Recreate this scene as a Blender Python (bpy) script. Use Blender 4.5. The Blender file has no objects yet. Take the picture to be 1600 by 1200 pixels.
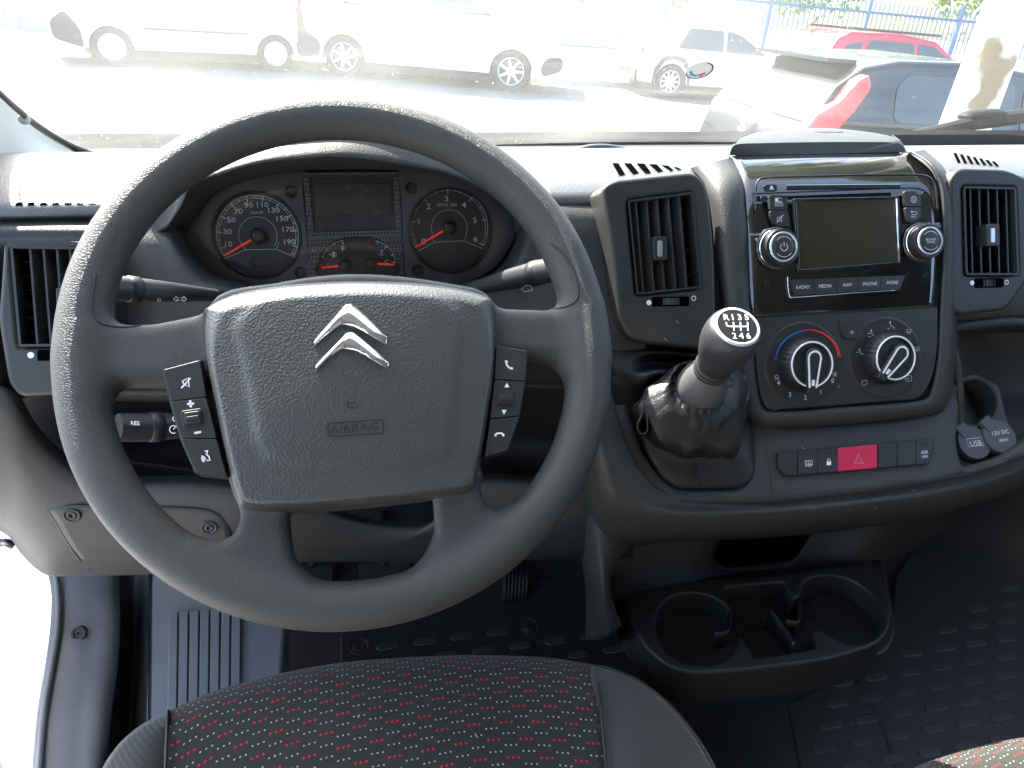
import bpy, bmesh, math, random
import numpy as np
from math import radians, sin, cos, pi, tau
from mathutils import Vector, Matrix
random.seed(7); rng = np.random.default_rng(7)
sc = bpy.context.scene
COL = sc.collection

# ------------------------------------------------------------------ camera
YAW, PITCH, ROLL, FPX = radians(12.937), radians(-30.869), radians(2.829), 1200.0
FW = np.array([sin(YAW)*cos(PITCH), cos(YAW)*cos(PITCH), sin(PITCH)])
_R0 = np.array([cos(YAW), -sin(YAW), 0.0]); _U0 = np.cross(_R0, FW)
RT = _R0*cos(ROLL) + _U0*sin(ROLL); UP = _U0*cos(ROLL) - _R0*sin(ROLL)
cam_data = bpy.data.cameras.new('camera'); cam = bpy.data.objects.new('camera', cam_data)
COL.objects.link(cam); sc.camera = cam
cam_data.sensor_width = 36.0; cam_data.lens = 27.0
cam_data.clip_start = 0.02; cam_data.clip_end = 3000
cam.matrix_world = Matrix(((RT[0], UP[0], -FW[0], 0), (RT[1], UP[1], -FW[1], 0), (RT[2], UP[2], -FW[2], 0), (0, 0, 0, 1)))

# ------------------------------------------------------------------ sun, sky, exposure
SUN_EL, SUN_AZ = radians(42.7), radians(-27)          # azimuth from straight ahead (+Y), negative to the left
w = bpy.data.worlds.new('World'); sc.world = w; w.use_nodes = True
nt = w.node_tree; nt.nodes.clear()
sky = nt.nodes.new('ShaderNodeTexSky'); sky.sky_type = 'NISHITA'; sky.sun_disc = False
sky.sun_elevation = SUN_EL; sky.sun_rotation = SUN_AZ; sky.air_density = 1.0; sky.dust_density = 2.0; sky.ozone_density = 0.6
bg = nt.nodes.new('ShaderNodeBackground'); bg.inputs[1].default_value = 0.15
wo = nt.nodes.new('ShaderNodeOutputWorld')
nt.links.new(sky.outputs[0], bg.inputs[0]); nt.links.new(bg.outputs[0], wo.inputs[0])
sl = bpy.data.lights.new('sun', 'SUN'); sl.energy = 5.0; sl.angle = radians(0.53); sl.color = (1.0, 0.95, 0.88)
so = bpy.data.objects.new('sun', sl); COL.objects.link(so)
sd = Vector((sin(SUN_AZ)*cos(SUN_EL), cos(SUN_AZ)*cos(SUN_EL), sin(SUN_EL)))
so.rotation_euler = sd.to_track_quat('Z', 'Y').to_euler()
sc.view_settings.view_transform = 'Standard'; sc.view_settings.look = 'None'
sc.view_settings.exposure = 2.75; sc.view_settings.gamma = 1.0
try:
    sc.cycles.use_denoising = True
    sc.cycles.max_bounces = 10; sc.cycles.transparent_max_bounces = 16; sc.cycles.diffuse_bounces = 5
    sc.cycles.caustics_reflective = False; sc.cycles.sample_clamp_indirect = 6
except Exception: pass

# ------------------------------------------------------------------ pixel rays and frames (the real camera solved from the photograph)
def ray(px, py): return FW + RT*((px-800)/FPX) + UP*((600-py)/FPX)
def onY(px, py, Y): d = ray(px, py); return d*(Y/d[1])
def onX(px, py, X): d = ray(px, py); return d*(X/d[0])
def onZ(px, py, Z): d = ray(px, py); return d*(Z/d[2])
def vn(v): v = np.asarray(v, float); return v/np.linalg.norm(v)
class Frame:
    def __init__(s, O, N, U=None):
        s.O = np.asarray(O, float); s.N = vn(N)
        if U is None: U = np.cross([0, 0, 1.0], s.N)
        U = np.asarray(U, float); s.U = vn(U - s.N*(U@s.N)); s.V = np.cross(s.N, s.U)
    def uv(s, px, py, w=0.0):
        d = ray(px, py); P = d*(((s.O + s.N*w)@s.N)/(d@s.N)) - s.O
        return (float(P@s.U), float(P@s.V))
    def p(s, u, v, w=0.0): return s.O + s.U*u + s.V*v + s.N*w
    def P(s, px, py, w=0.0): u, v = s.uv(px, py, w); return s.p(u, v, w)
def tilt_frame(O, el, az=0.0):
    return Frame(O, (sin(az)*cos(el), -cos(az)*cos(el), sin(el)))

# ------------------------------------------------------------------ mesh builder
class MB:
    def __init__(s): s.v = []; s.f = []
    def add(s, vs, fs):
        b = len(s.v); s.v.extend([tuple(map(float, q)) for q in vs]); s.f.extend([tuple(b+i for i in q) for q in fs])
    def build(s, name, mat, parent=None, smooth=False, local=False, angle=None):
        off = np.zeros(3)
        if parent is not None and not local:
            q = parent
            while q is not None: off += np.array(q.location); q = q.parent
        me = bpy.data.meshes.new(name)
        me.from_pydata([tuple(np.array(q)-off) for q in s.v] if off.any() else s.v, [], s.f)
        if isinstance(mat, (list, tuple)):
            for m in mat: me.materials.append(m)
        else: me.materials.append(mat)
        me.validate(verbose=False); me.update()
        if smooth:
            me.shade_smooth()
            if angle: 
                me.set_sharp_from_angle(angle=radians(angle))
        o = bpy.data.objects.new(name, me); COL.objects.link(o)
        if parent is not None: o.parent = parent
        return o
def thing(name, label, cat, loc=(0, 0, 0), group=None):
    o = bpy.data.objects.new(name, None); COL.objects.link(o); o.location = tuple(map(float, loc)); o.empty_display_size = 0.05
    return tag(o, label, cat, group)
def tag(o, label, cat, group=None):
    o['label'] = label; o['category'] = cat
    if group: o['group'] = group
    return o
def struct(o): o['kind'] = 'structure'; return o
def stuff(o): o['kind'] = 'stuff'; return o

def cr(P, t):                                        # catmull-rom through P at parameter t (0..n-1)
    n = len(P); i = min(int(t), n-2); f = t-i
    p1, p2 = P[i], P[i+1]; p0 = P[i-1] if i > 0 else 2*p1-p2; p3 = P[i+2] if i+2 < n else 2*p2-p1
    return 0.5*((2*p1) + (-p0+p2)*f + (2*p0-5*p1+4*p2-p3)*f*f + (-p0+3*p1-3*p2+p3)*f**3)
def crv(pts, n):
    P = [np.asarray(q, float) for q in pts]; return [cr(P, (len(P)-1)*k/(n-1)) for k in range(n)]
def crc(pts, n):                                     # closed
    P = [np.asarray(q, float) for q in pts]; m = len(P); out = []
    for k in range(n):
        t = m*k/n; i = int(t) % m; f = t-int(t)
        p0, p1, p2, p3 = P[(i-1) % m], P[i], P[(i+1) % m], P[(i+2) % m]
        out.append(0.5*((2*p1) + (-p0+p2)*f + (2*p0-5*p1+4*p2-p3)*f*f + (-p0+3*p1-3*p2+p3)*f**3))
    return out
def rp(pts, r, n=5):                                 # polygon with rounded corners; r one number or one per corner
    P = [np.asarray(q, float) for q in pts]; m = len(P); out = []
    R = r if isinstance(r, (list, tuple)) else [r]*m
    for i in range(m):
        a, b, c = P[i-1], P[i], P[(i+1) % m]; la, lc = np.linalg.norm(a-b), np.linalg.norm(c-b)
        k = min(R[i], la*.48, lc*.48)
        if k <= 0: out.append(b); continue
        s, e = b+(a-b)/la*k, b+(c-b)/lc*k
        for j in range(n+1):
            t = j/n; out.append(s*(1-t)**2 + 2*b*t*(1-t) + e*t*t)
    return out
def area(P): 
    x = np.array([q[0] for q in P]); y = np.array([q[1] for q in P]); return .5*float((x*np.roll(y, -1)-np.roll(x, -1)*y).sum())
def inset(P, d):                                     # ccw polygon, inset by d
    Q = [np.asarray(q[:2], float) for q in P]; m = len(Q); out = []
    for i in range(m):
        a = Q[i]-Q[i-1]; b = Q[(i+1) % m]-Q[i]
        la, lb = np.linalg.norm(a)+1e-12, np.linalg.norm(b)+1e-12
        na = np.array([-a[1], a[0]])/la; nb = np.array([-b[1], b[0]])/lb
        k = na+nb; l2 = k@k
        out.append(Q[i] + (k/l2*2*d if l2 > .3 else (na+nb)*d))
    return out
def plate_uv(mb, F, P, w1, depth, bev=0.0, seg=3, back=False, dome=0.0, draft=0.0):
    """solid slab: outline P in plane coords, top at w1, going back by depth, rounded top edge"""
    P = [np.asarray(q[:2], float) for q in P]
    if area(P) < 0: P = P[::-1]
    loops = [(inset(P, -draft) if draft else P, w1-depth)]
    if bev > 0:
        for k in range(seg+1):
            a = pi/2*k/seg; loops.append((inset(P, bev*(1-cos(a))), w1-bev+bev*sin(a)))
    else: loops.append((P, w1))
    if bev > 0: loops.append((inset(P, bev*1.18), w1))
    n = len(P); vs = []; fs = []
    for L, w in loops: vs += [F.p(q[0], q[1], w) for q in L]
    for k in range(len(loops)-1):
        for i in range(n):
            j = (i+1) % n; fs.append((k*n+i, k*n+j, (k+1)*n+j, (k+1)*n+i))
    if dome:
        c = np.mean(loops[-1][0], axis=0); b0 = (len(loops)-1)*n; prev = b0
        for s in (.8, .55, .28):
            vs += [F.p(*(c+(q-c)*s), w1+dome*(1-s*s)) for q in loops[-1][0]]
            nb = len(vs)-n
            for i in range(n): j = (i+1) % n; fs.append((prev+i, prev+j, nb+j, nb+i))
            prev = nb
        vs.append(F.p(c[0], c[1], w1+dome)); 
        for i in range(n): fs.append((prev+i, prev+(i+1) % n, len(vs)-1))
    else: fs.append(tuple((len(loops)-1)*n+i for i in range(n)))
    if back: fs.append(tuple(range(n))[::-1])
    mb.add(vs, fs)
def plate(mb, F, pts, w1, depth, bev=0.0, r=0, seg=3, dome=0.0, smooth=0, draft=0.0, back=False):
    if r and bev:
        a_, b_ = np.array(F.uv(*pts[0][:2], w1)), np.array(F.uv(pts[0][0]+10, pts[0][1], w1)); bev = min(bev, .34*r*float(np.linalg.norm(a_-b_))/10)
    pts = crc(pts, smooth) if smooth else (rp(pts, r) if r else pts)
    plate_uv(mb, F, [F.uv(q[0], q[1], w1) for q in pts], w1, depth, bev, seg, back, dome, draft)
def holed(mb, F, outer, holes, w1, depth, bev=0.0, res=2):
    """slab with holes (2D curve fill); outlines already rounded, in pixels"""
    cu = bpy.data.curves.new('tmp', 'CURVE'); cu.dimensions = '2D'; cu.fill_mode = 'BOTH'
    cu.extrude = max(depth/2-bev, 1e-5); cu.bevel_depth = bev; cu.bevel_resolution = res; cu.offset = -bev
    for L in [outer]+holes:
        P = [F.uv(q[0], q[1], w1) for q in L]; s = cu.splines.new('POLY'); s.points.add(len(P)-1)
        for i, q in enumerate(P): s.points[i].co = (q[0], q[1], 0, 1)
        s.use_cyclic_u = True
    o = bpy.data.objects.new('tmp', cu); COL.objects.link(o)
    me = o.to_mesh()
    vs = [F.p(v.co.x, v.co.y, w1-depth/2+v.co.z) for v in me.vertices]; fs = [tuple(p.vertices) for p in me.polygons]
    o.to_mesh_clear(); bpy.data.objects.remove(o); bpy.data.curves.remove(cu)
    mb.add(vs, fs)
def gridm(mb, G, flip=None, closed_u=False):
    """G[r][c] points -> quads; faces turned towards the camera at the origin"""
    R, Cc = len(G), len(G[0]); vs = [q for row in G for q in row]; fs = []
    for i in range(R-1):
        for j in range(Cc if closed_u else Cc-1):
            k = (j+1) % Cc; fs.append((i*Cc+j, (i+1)*Cc+j, (i+1)*Cc+k, i*Cc+k))
    if flip is None:
        s = 0
        for f in fs[::max(1, len(fs)//60)]:
            a, b, c = np.array(vs[f[0]]), np.array(vs[f[1]]), np.array(vs[f[2]]); s += np.cross(b-a, c-a)@(-(a))
        flip = s < 0
    if flip: fs = [q[::-1] for q in fs]
    mb.add(vs, fs)
def pt(q):
    if len(q) == 3 and not isinstance(q[2], (tuple, list)):
        return onY(q[0], q[1], q[2])
    F, w = q[2]; return F.P(q[0], q[1], w)
def dense(rows, nr, nc, raw=False):
    A = [[np.asarray(q, float) if raw else pt(q) for q in row] for row in rows]
    A = [crv(row, nc) for row in A]
    return [list(x) for x in zip(*[crv([A[i][j] for i in range(len(A))], nr) for j in range(nc)])]
def surf(name, rows, mat, parent, nr=24, nc=40, thick=0.004, raw=False):
    mb = MB(); gridm(mb, dense(rows, nr, nc, raw)); o = mb.build(name, mat, parent, smooth=True)
    if thick:
        m = o.modifiers.new('thickness', 'SOLIDIFY'); m.thickness = thick; m.offset = -1
    return o
def tube(mb, pts, rad, n=12, caps=True, flat=1.0, upv=None):
    P = [np.asarray(q, float) for q in pts]; m = len(P)
    R = rad if isinstance(rad, (list, tuple, np.ndarray)) else [rad]*m
    T = [vn(P[min(i+1, m-1)]-P[max(i-1, 0)]) for i in range(m)]
    a = np.array(upv if upv is not None else ([0, 0, 1.0] if abs(T[0][2]) < .9 else [1.0, 0, 0]), float)
    rings = []
    for i in range(m):
        a = a - T[i]*(a@T[i]); a = vn(a); b = np.cross(T[i], a)
        rings.append([P[i]+R[i]*(cos(tau*k/n)*b + flat*sin(tau*k/n)*a) for k in range(n)])
    vs = [q for r in rings for q in r]; fs = []
    for i in range(m-1):
        for k in range(n): l = (k+1) % n; fs.append((i*n+k, (i+1)*n+k, (i+1)*n+l, i*n+l))
    if caps: fs.append(tuple(range(n))); fs.append(tuple((m-1)*n+k for k in range(n))[::-1])
    mb.add(vs, [f[::-1] for f in fs])
def lathe(mb, O, A, prof, n=40, U=None, cap=True, ang0=0, ang1=tau):
    """profile [(radius, height)] about axis A at O"""
    A = vn(A); U = vn(np.cross(A, [0.3, 0.2, 1.0])) if U is None else vn(U); V = np.cross(A, U); O = np.asarray(O, float)
    vs = []; fs = []
    for r, h in prof:
        vs += [O + A*h + (U*cos(tau*k/n)+V*sin(tau*k/n))*r for k in range(n)]
    for i in range(len(prof)-1):
        for k in range(n): l = (k+1) % n; fs.append((i*n+k, i*n+l, (i+1)*n+l, (i+1)*n+k))
    if cap: fs.append(tuple((len(prof)-1)*n+k for k in range(n)))
    mb.add(vs, fs)
def box(mb, c, s, M=None):
    vs = [np.array([c[0]+s[0]*x/2, c[1]+s[1]*y/2, c[2]+s[2]*z/2]) for x in (-1, 1) for y in (-1, 1) for z in (-1, 1)]
    fs = [(0, 1, 3, 2), (4, 6, 7, 5), (0, 4, 5, 1), (2, 3, 7, 6), (0, 2, 6, 4), (1, 5, 7, 3)]
    mb.add(vs, fs)
def ribbon(mb, pts, wd, closed=False, h=0.0):
    """flat stroke: pts = (frame point function result u,v) list with F bound later"""
def stroke(mb, F, uv, wd, w=0.0005, closed=False):
    Q = [np.asarray(q, float) for q in uv]; m = len(Q); L = []; Rr = []
    for i in range(m):
        a = Q[i-1] if (i > 0 or closed) else Q[i]; b = Q[(i+1) % m] if (i < m-1 or closed) else Q[i]
        t = b-a; t = t/(np.linalg.norm(t)+1e-12); nn = np.array([-t[1], t[0]])*wd/2
        L.append(F.p(*(Q[i]+nn), w)); Rr.append(F.p(*(Q[i]-nn), w))
    vs = L+Rr; fs = [(i, m+i, m+(i+1) % m, (i+1) % m) for i in range(m if closed else m-1)]
    mb.add(vs, fs)
def spx(mb, F, pts, wd, w=0.0005, closed=False): stroke(mb, F, [F.uv(q[0], q[1], w) for q in pts], wd, w, closed)
def fillpx(mb, F, pts, w=0.0005):
    P = [F.uv(q[0], q[1], w) for q in pts]
    if area(P) < 0: P = P[::-1]
    mb.add([F.p(u, v, w) for u, v in P], [tuple(range(len(P)))])
def filluv(mb, F, P, w=0.0005):
    if area(P) < 0: P = P[::-1]
    mb.add([F.p(u, v, w) for u, v in P], [tuple(range(len(P)))])
def arc(c, r, a0, a1, n=24, ry=None): return [(c[0]+r*cos(radians(a0+(a1-a0)*k/(n-1))), c[1]+(ry or r)*sin(radians(a0+(a1-a0)*k/(n-1)))) for k in range(n)]
def circ(c, r, n=24, ry=None): return [(c[0]+r*cos(tau*k/n), c[1]+(ry or r)*sin(tau*k/n)) for k in range(n)]
def text(mb, F, uv, s, size, w=0.0006, rot=0.0, xs=1.0, bold=0.0, ext=0.0, shear=0.0, align='CENTER'):
    cu = bpy.data.curves.new('tmp', 'FONT'); cu.body = s; cu.size = size; cu.align_x = align; cu.align_y = 'CENTER'; cu.resolution_u = 2
    cu.offset = bold*size; cu.extrude = ext; cu.shear = shear
    o = bpy.data.objects.new('tmp', cu); COL.objects.link(o); me = o.to_mesh()
    c, si = cos(rot), sin(rot); vs = []
    for v in me.vertices:
        x, y = v.co.x*xs, v.co.y; vs.append(F.p(uv[0]+x*c-y*si, uv[1]+x*si+y*c, w+v.co.z))
    fs = [tuple(p.vertices) for p in me.polygons]
    o.to_mesh_clear(); bpy.data.objects.remove(o); bpy.data.curves.remove(cu); mb.add(vs, fs)
def tpx(mb, F, px, py, s, hpx, w=0.0006, **k):
    """text centred on pixel, capital height about hpx pixels"""
    a = np.array(F.uv(px, py-hpx/2, w)); b = np.array(F.uv(px, py+hpx/2, w))
    text(mb, F, F.uv(px, py, w), s, float(np.linalg.norm(a-b))/0.70, w, **k)

# ------------------------------------------------------------------ materials
def mat(name, col, rough=0.5, metal=0.0, spec=0.5, coat=0.0, grain=0.0, gscale=900.0, gdist=0.0003, wear=0.0, alpha=1.0, emit=None, sheen=0.0, leather=False, tint=None):
    m = bpy.data.materials.new(name); m.use_nodes = True; t = m.node_tree; b = t.nodes['Principled BSDF']
    b.inputs['Base Color'].default_value = (*col, 1); b.inputs['Roughness'].default_value = rough
    b.inputs['Metallic'].default_value = metal; b.inputs['Specular IOR Level'].default_value = spec
    b.inputs['Coat Weight'].default_value = coat; b.inputs['Coat Roughness'].default_value = 0.04
    b.inputs['Alpha'].default_value = alpha; b.inputs['Sheen Weight'].default_value = sheen
    tc = t.nodes.new('ShaderNodeTexCoord')
    if grain:
        v = t.nodes.new('ShaderNodeTexVoronoi'); v.inputs['Scale'].default_value = gscale; v.feature = 'F1' if not leather else 'DISTANCE_TO_EDGE'
        bu = t.nodes.new('ShaderNodeBump'); bu.inputs['Strength'].default_value = grain; bu.inputs['Distance'].default_value = gdist
        nz = t.nodes.new('ShaderNodeTexNoise'); nz.inputs['Scale'].default_value = gscale*.8; nz.inputs['Detail'].default_value = 2
        mx = t.nodes.new('ShaderNodeMath'); mx.operation = 'MULTIPLY_ADD'; mx.inputs[1].default_value = .35
        t.links.new(tc.outputs['Object'], v.inputs['Vector']); t.links.new(tc.outputs['Object'], nz.inputs['Vector'])
        t.links.new(nz.outputs[0], mx.inputs[0])
        if leather:
            mn = t.nodes.new('ShaderNodeMath'); mn.operation = 'MINIMUM'; mn.inputs[1].default_value = .12
            t.links.new(v.outputs['Distance'], mn.inputs[0]); ml = t.nodes.new('ShaderNodeMath'); ml.operation = 'MULTIPLY'; ml.inputs[1].default_value = 5
            t.links.new(mn.outputs[0], ml.inputs[0]); t.links.new(ml.outputs[0], mx.inputs[2])
        else: t.links.new(v.outputs['Distance'], mx.inputs[2])
        t.links.new(mx.outputs[0], bu.inputs['Height']); t.links.new(bu.outputs[0], b.inputs['Normal'])
    if wear:
        n2 = t.nodes.new('ShaderNodeTexNoise'); n2.inputs['Scale'].default_value = 9; n2.inputs['Detail'].default_value = 6; n2.inputs['Roughness'].default_value = .65
        t.links.new(tc.outputs['Object'], n2.inputs['Vector'])
        mr = t.nodes.new('ShaderNodeMapRange'); mr.inputs[1].default_value = .3; mr.inputs[2].default_value = .75
        mr.inputs[3].default_value = max(0, rough-wear); mr.inputs[4].default_value = min(1, rough+wear)
        t.links.new(n2.outputs[0], mr.inputs[0]); t.links.new(mr.outputs[0], b.inputs['Roughness'])
        mc = t.nodes.new('ShaderNodeMixRGB'); mc.inputs[1].default_value = (*[c*.86 for c in col], 1); mc.inputs[2].default_value = (*[min(1, c*1.16) for c in col], 1)
        n3 = t.nodes.new('ShaderNodeTexNoise'); n3.inputs['Scale'].default_value = 23; n3.inputs['Detail'].default_value = 8
        t.links.new(tc.outputs['Object'], n3.inputs['Vector']); t.links.new(n3.outputs[0], mc.inputs[0]); t.links.new(mc.outputs[0], b.inputs['Base Color'])
    if emit: b.inputs['Emission Color'].default_value = (*emit[:3], 1); b.inputs['Emission Strength'].default_value = emit[3]
    return m
M = {}
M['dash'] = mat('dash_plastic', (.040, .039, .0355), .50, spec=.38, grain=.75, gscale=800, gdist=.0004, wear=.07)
M['pad'] = mat('sunlit_dash_top', (.085, .084, .081), .36, spec=.8, grain=.8, gscale=800, gdist=.0004, wear=.06)  # dash plastic made paler and shinier to paint in the sun glare on top
M['deep_shade'] = mat('deep_shade', (.002, .002, .002), 1.0, spec=0.0)  # near-black that paints the shade inside openings
M['dash_lo'] = mat('lower_dash_plastic', (.050, .049, .046), .55, grain=.45, gscale=900, wear=.06)
M['smooth'] = mat('smooth_dark_plastic', (.021, .0205, .019), .42, grain=.12, gscale=1500, wear=.05)
M['bezel'] = mat('bezel_plastic', (.024, .0235, .0215), .45, grain=.25, gscale=1300, gdist=.0002, wear=.05)
M['black'] = mat('black_plastic', (.012, .012, .013), .5)
M['gloss'] = mat('gloss_black', (.006, .006, .006), .08, coat=1.0, wear=.03)
M['rubber'] = mat('wheel_rim_skin', (.042, .041, .037), .50, spec=.45, grain=.6, gscale=640, gdist=.0005, leather=True, wear=.06)
M['airbag'] = mat('airbag_skin', (.041, .041, .038), .40, spec=.7, grain=.55, gscale=620, gdist=.0005, wear=.04)
M['chrome'] = mat('chrome', (.80, .80, .80), .12, metal=1.0)
M['satin'] = mat('satin_silver', (.55, .55, .55), .32, metal=.9)
M['white'] = mat('white_print', (.80, .80, .80), .5)
M['grey'] = mat('grey_print', (.62, .62, .62), .5)
M['red'] = mat('red_print', (.75, .03, .03), .5)
M['needle'] = mat('needle_red', (.95, .05, .03), .4, emit=(.9, .05, .03, .05))  # faint glow added to the needle colour
M['blue'] = mat('blue_print', (.03, .16, .55), .5)
M['hazard'] = mat('hazard_red', (.52, .010, .055), .42, grain=.08, gscale=1500)
M['hazardlt'] = mat('hazard_pink', (.75, .25, .30), .5)
M['leather'] = mat('boot_leather', (.009, .009, .009), .40, grain=.5, gscale=520, gdist=.0004, leather=True, wear=.07)
M['mat_rubber'] = mat('floor_rubber', (.040, .041, .042), .5, grain=.35, gscale=600, wear=.1)
M['sill'] = mat('sill_plastic', (.20, .20, .205), .42, grain=.3, gscale=900, wear=.08)
M['screen'] = mat('dark_screen', (.030, .026, .014), .16, coat=.4)
M['lcd'] = mat('grey_lcd', (.030, .034, .042), .28, wear=.03)
M['dial'] = mat('dial_face', (.030, .030, .032), .45)
M['metal'] = mat('dark_metal', (.30, .30, .31), .35, metal=1.0)
# ------------------------------------------------------------------ frames of the cab
FWH = tilt_frame(np.array([-.0071, .5069, -.2677]), radians(43.77))            # steering wheel plane
FK = tilt_frame((.49, .72, -.19), radians(27.8))                             # radio / heater face
FC = tilt_frame((.005, .765, -.26), radians(18.8))                             # instrument cluster face
NOFLOOR = True

# ------------------------------------------------------------------ steering wheel: one organic body from a signed distance field
def sd_poly(X, Y, P):
    P = np.asarray(P, float); d = np.full(X.shape, 1e9); s = np.ones(X.shape)
    n = len(P); j = n-1
    for i in range(n):
        ex, ey = P[j][0]-P[i][0], P[j][1]-P[i][1]; wx, wy = X-P[i][0], Y-P[i][1]
        t = np.clip((wx*ex+wy*ey)/(ex*ex+ey*ey), 0, 1); bx, by = wx-ex*t, wy-ey*t
        d = np.minimum(d, bx*bx+by*by)
        c1, c2, c3 = Y >= P[i][1], Y < P[j][1], ex*wy > ey*wx
        s = np.where((c1 & c2 & c3) | (~c1 & ~c2 & ~c3), -s, s); j = i
    return s*np.sqrt(d)
def smin(a, b, k):
    h = np.clip(.5+.5*(b-a)/k, 0, 1); return b*(1-h)+a*h-k*h*(1-h)
def vdb_mesh(D, org, vox, F):
    import openvdb
    g = openvdb.FloatGrid(0.05); g.copyFromArray(D.astype(np.float32))
    pts, tri, quad = g.convertToPolygons(0.0)[0:3] if len(g.convertToPolygons(0.0)) == 3 else (*g.convertToPolygons(0.0), [])
    if len(np.asarray(quad).shape) == 1 or np.asarray(tri).shape[-1:] == (4,): tri, quad = quad, tri
    L = np.asarray(pts)*vox + np.asarray(org)
    W = F.O + L[:, :1]*F.U + L[:, 1:2]*F.V + L[:, 2:3]*F.N
    return W, [tuple(int(i) for i in q) for q in list(tri)+list(quad)]
def wuv(pts, w=0.0): return [FWH.uv(q[0], q[1], w) for q in pts]
def build_wheel():
    vox = .0022; hu = .212; hw = .040
    us = np.arange(-hu, hu, vox); ws = np.arange(-hw, hw, vox)
    U2, V2 = np.meshgrid(us, us, indexing='ij'); ang = np.arctan2(V2, U2)
    rho = np.hypot(U2, V2)
    side = np.exp(-((np.abs(ang)-0)/.42)**2) + np.exp(-((pi-np.abs(ang))/.42)**2)     # grips thicken at 9 and 3 o'clock
    R = .1837 - .0035*side
    spokes = []
    L = rp(wuv([(120, 505), (158, 507), (240, 506), (330, 488), (345, 520), (345, 603), (262, 603), (185, 602), (130, 640), (100, 560)]), .006)
    Rr = rp(wuv([(752, 480), (850, 484), (880, 484), (930, 470), (945, 560), (905, 600), (868, 568), (760, 566)]), .006)
    Lo = rp(wuv([(366, 740), (450, 760), (452, 815), (459, 870), (480, 902), (500, 935), (380, 920), (300, 850), (339, 846), (364, 838), (377, 810)]), .004)
    Ro = rp(wuv([(676, 760), (747, 740), (752, 772), (762, 792), (780, 801), (800, 796), (850, 790), (780, 880), (690, 925), (655, 895), (665, 868), (680, 830)]), .004)
    web = crc(wuv([(130, 480), (190, 520), (180, 600), (120, 640), (92, 560)]), 24)
    webr = crc(wuv([(905, 470), (935, 520), (925, 600), (885, 590), (868, 540), (880, 490)]), 24)
    D2 = None
    for P in (L, Rr): 
        d = sd_poly(U2, V2, P); D2 = d if D2 is None else np.minimum(D2, d)
    D3 = np.minimum(sd_poly(U2, V2, Lo), sd_poly(U2, V2, Ro))
    hub = crc(wuv([(330, 480), (440, 445), (560, 432), (690, 445), (765, 470), (768, 560), (750, 720), (735, 752), (560, 780), (385, 785), (345, 640)], .0), 60)
    DH = sd_poly(U2, V2, hub)
    W = ws[None, None, :]
    rim = np.sqrt((rho-R)[..., None]**2 + (W/1.0)**2) - (.0166+.0006*side[..., None])
    def ext(D, wc, hh, r=.006):
        q1 = D[..., None]+r; q2 = np.abs(W-wc)-hh+r
        return np.minimum(np.maximum(q1, q2), 0)+np.hypot(np.maximum(q1, 0), np.maximum(q2, 0))-r
    d = smin(rim, ext(D2, -.006, .0145, .0125), .014)
    d = smin(d, ext(D3, -.004, .011, .008), .013)
    d = smin(d, ext(DH, -.008, .020, .008), .010)
    # grooves: the recessed window beside each side spoke
    V, Fc = vdb_mesh(d, (us[0], us[0], ws[0]), vox, FWH)
    mb = MB(); mb.v = [tuple(q) for q in V]; mb.f = Fc
    root = thing('steering_wheel', 'black four-spoke steering wheel with grained rim and chevron badge on its hub', 'steering wheel', FWH.O)
    o = mb.build('rim', M['rubber'], root, smooth=True)
    # check orientation
    me = o.data; s = 0
    for p in list(me.polygons)[::997]: s += (Vector(p.center)-Vector(tuple(FWH.N*.0))).dot(p.normal)
    if s < 0: me.flip_normals()
    sm = o.modifiers.new('smooth', 'SMOOTH'); sm.factor = .5; sm.iterations = 3
    return root
WHEEL = build_wheel()

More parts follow.
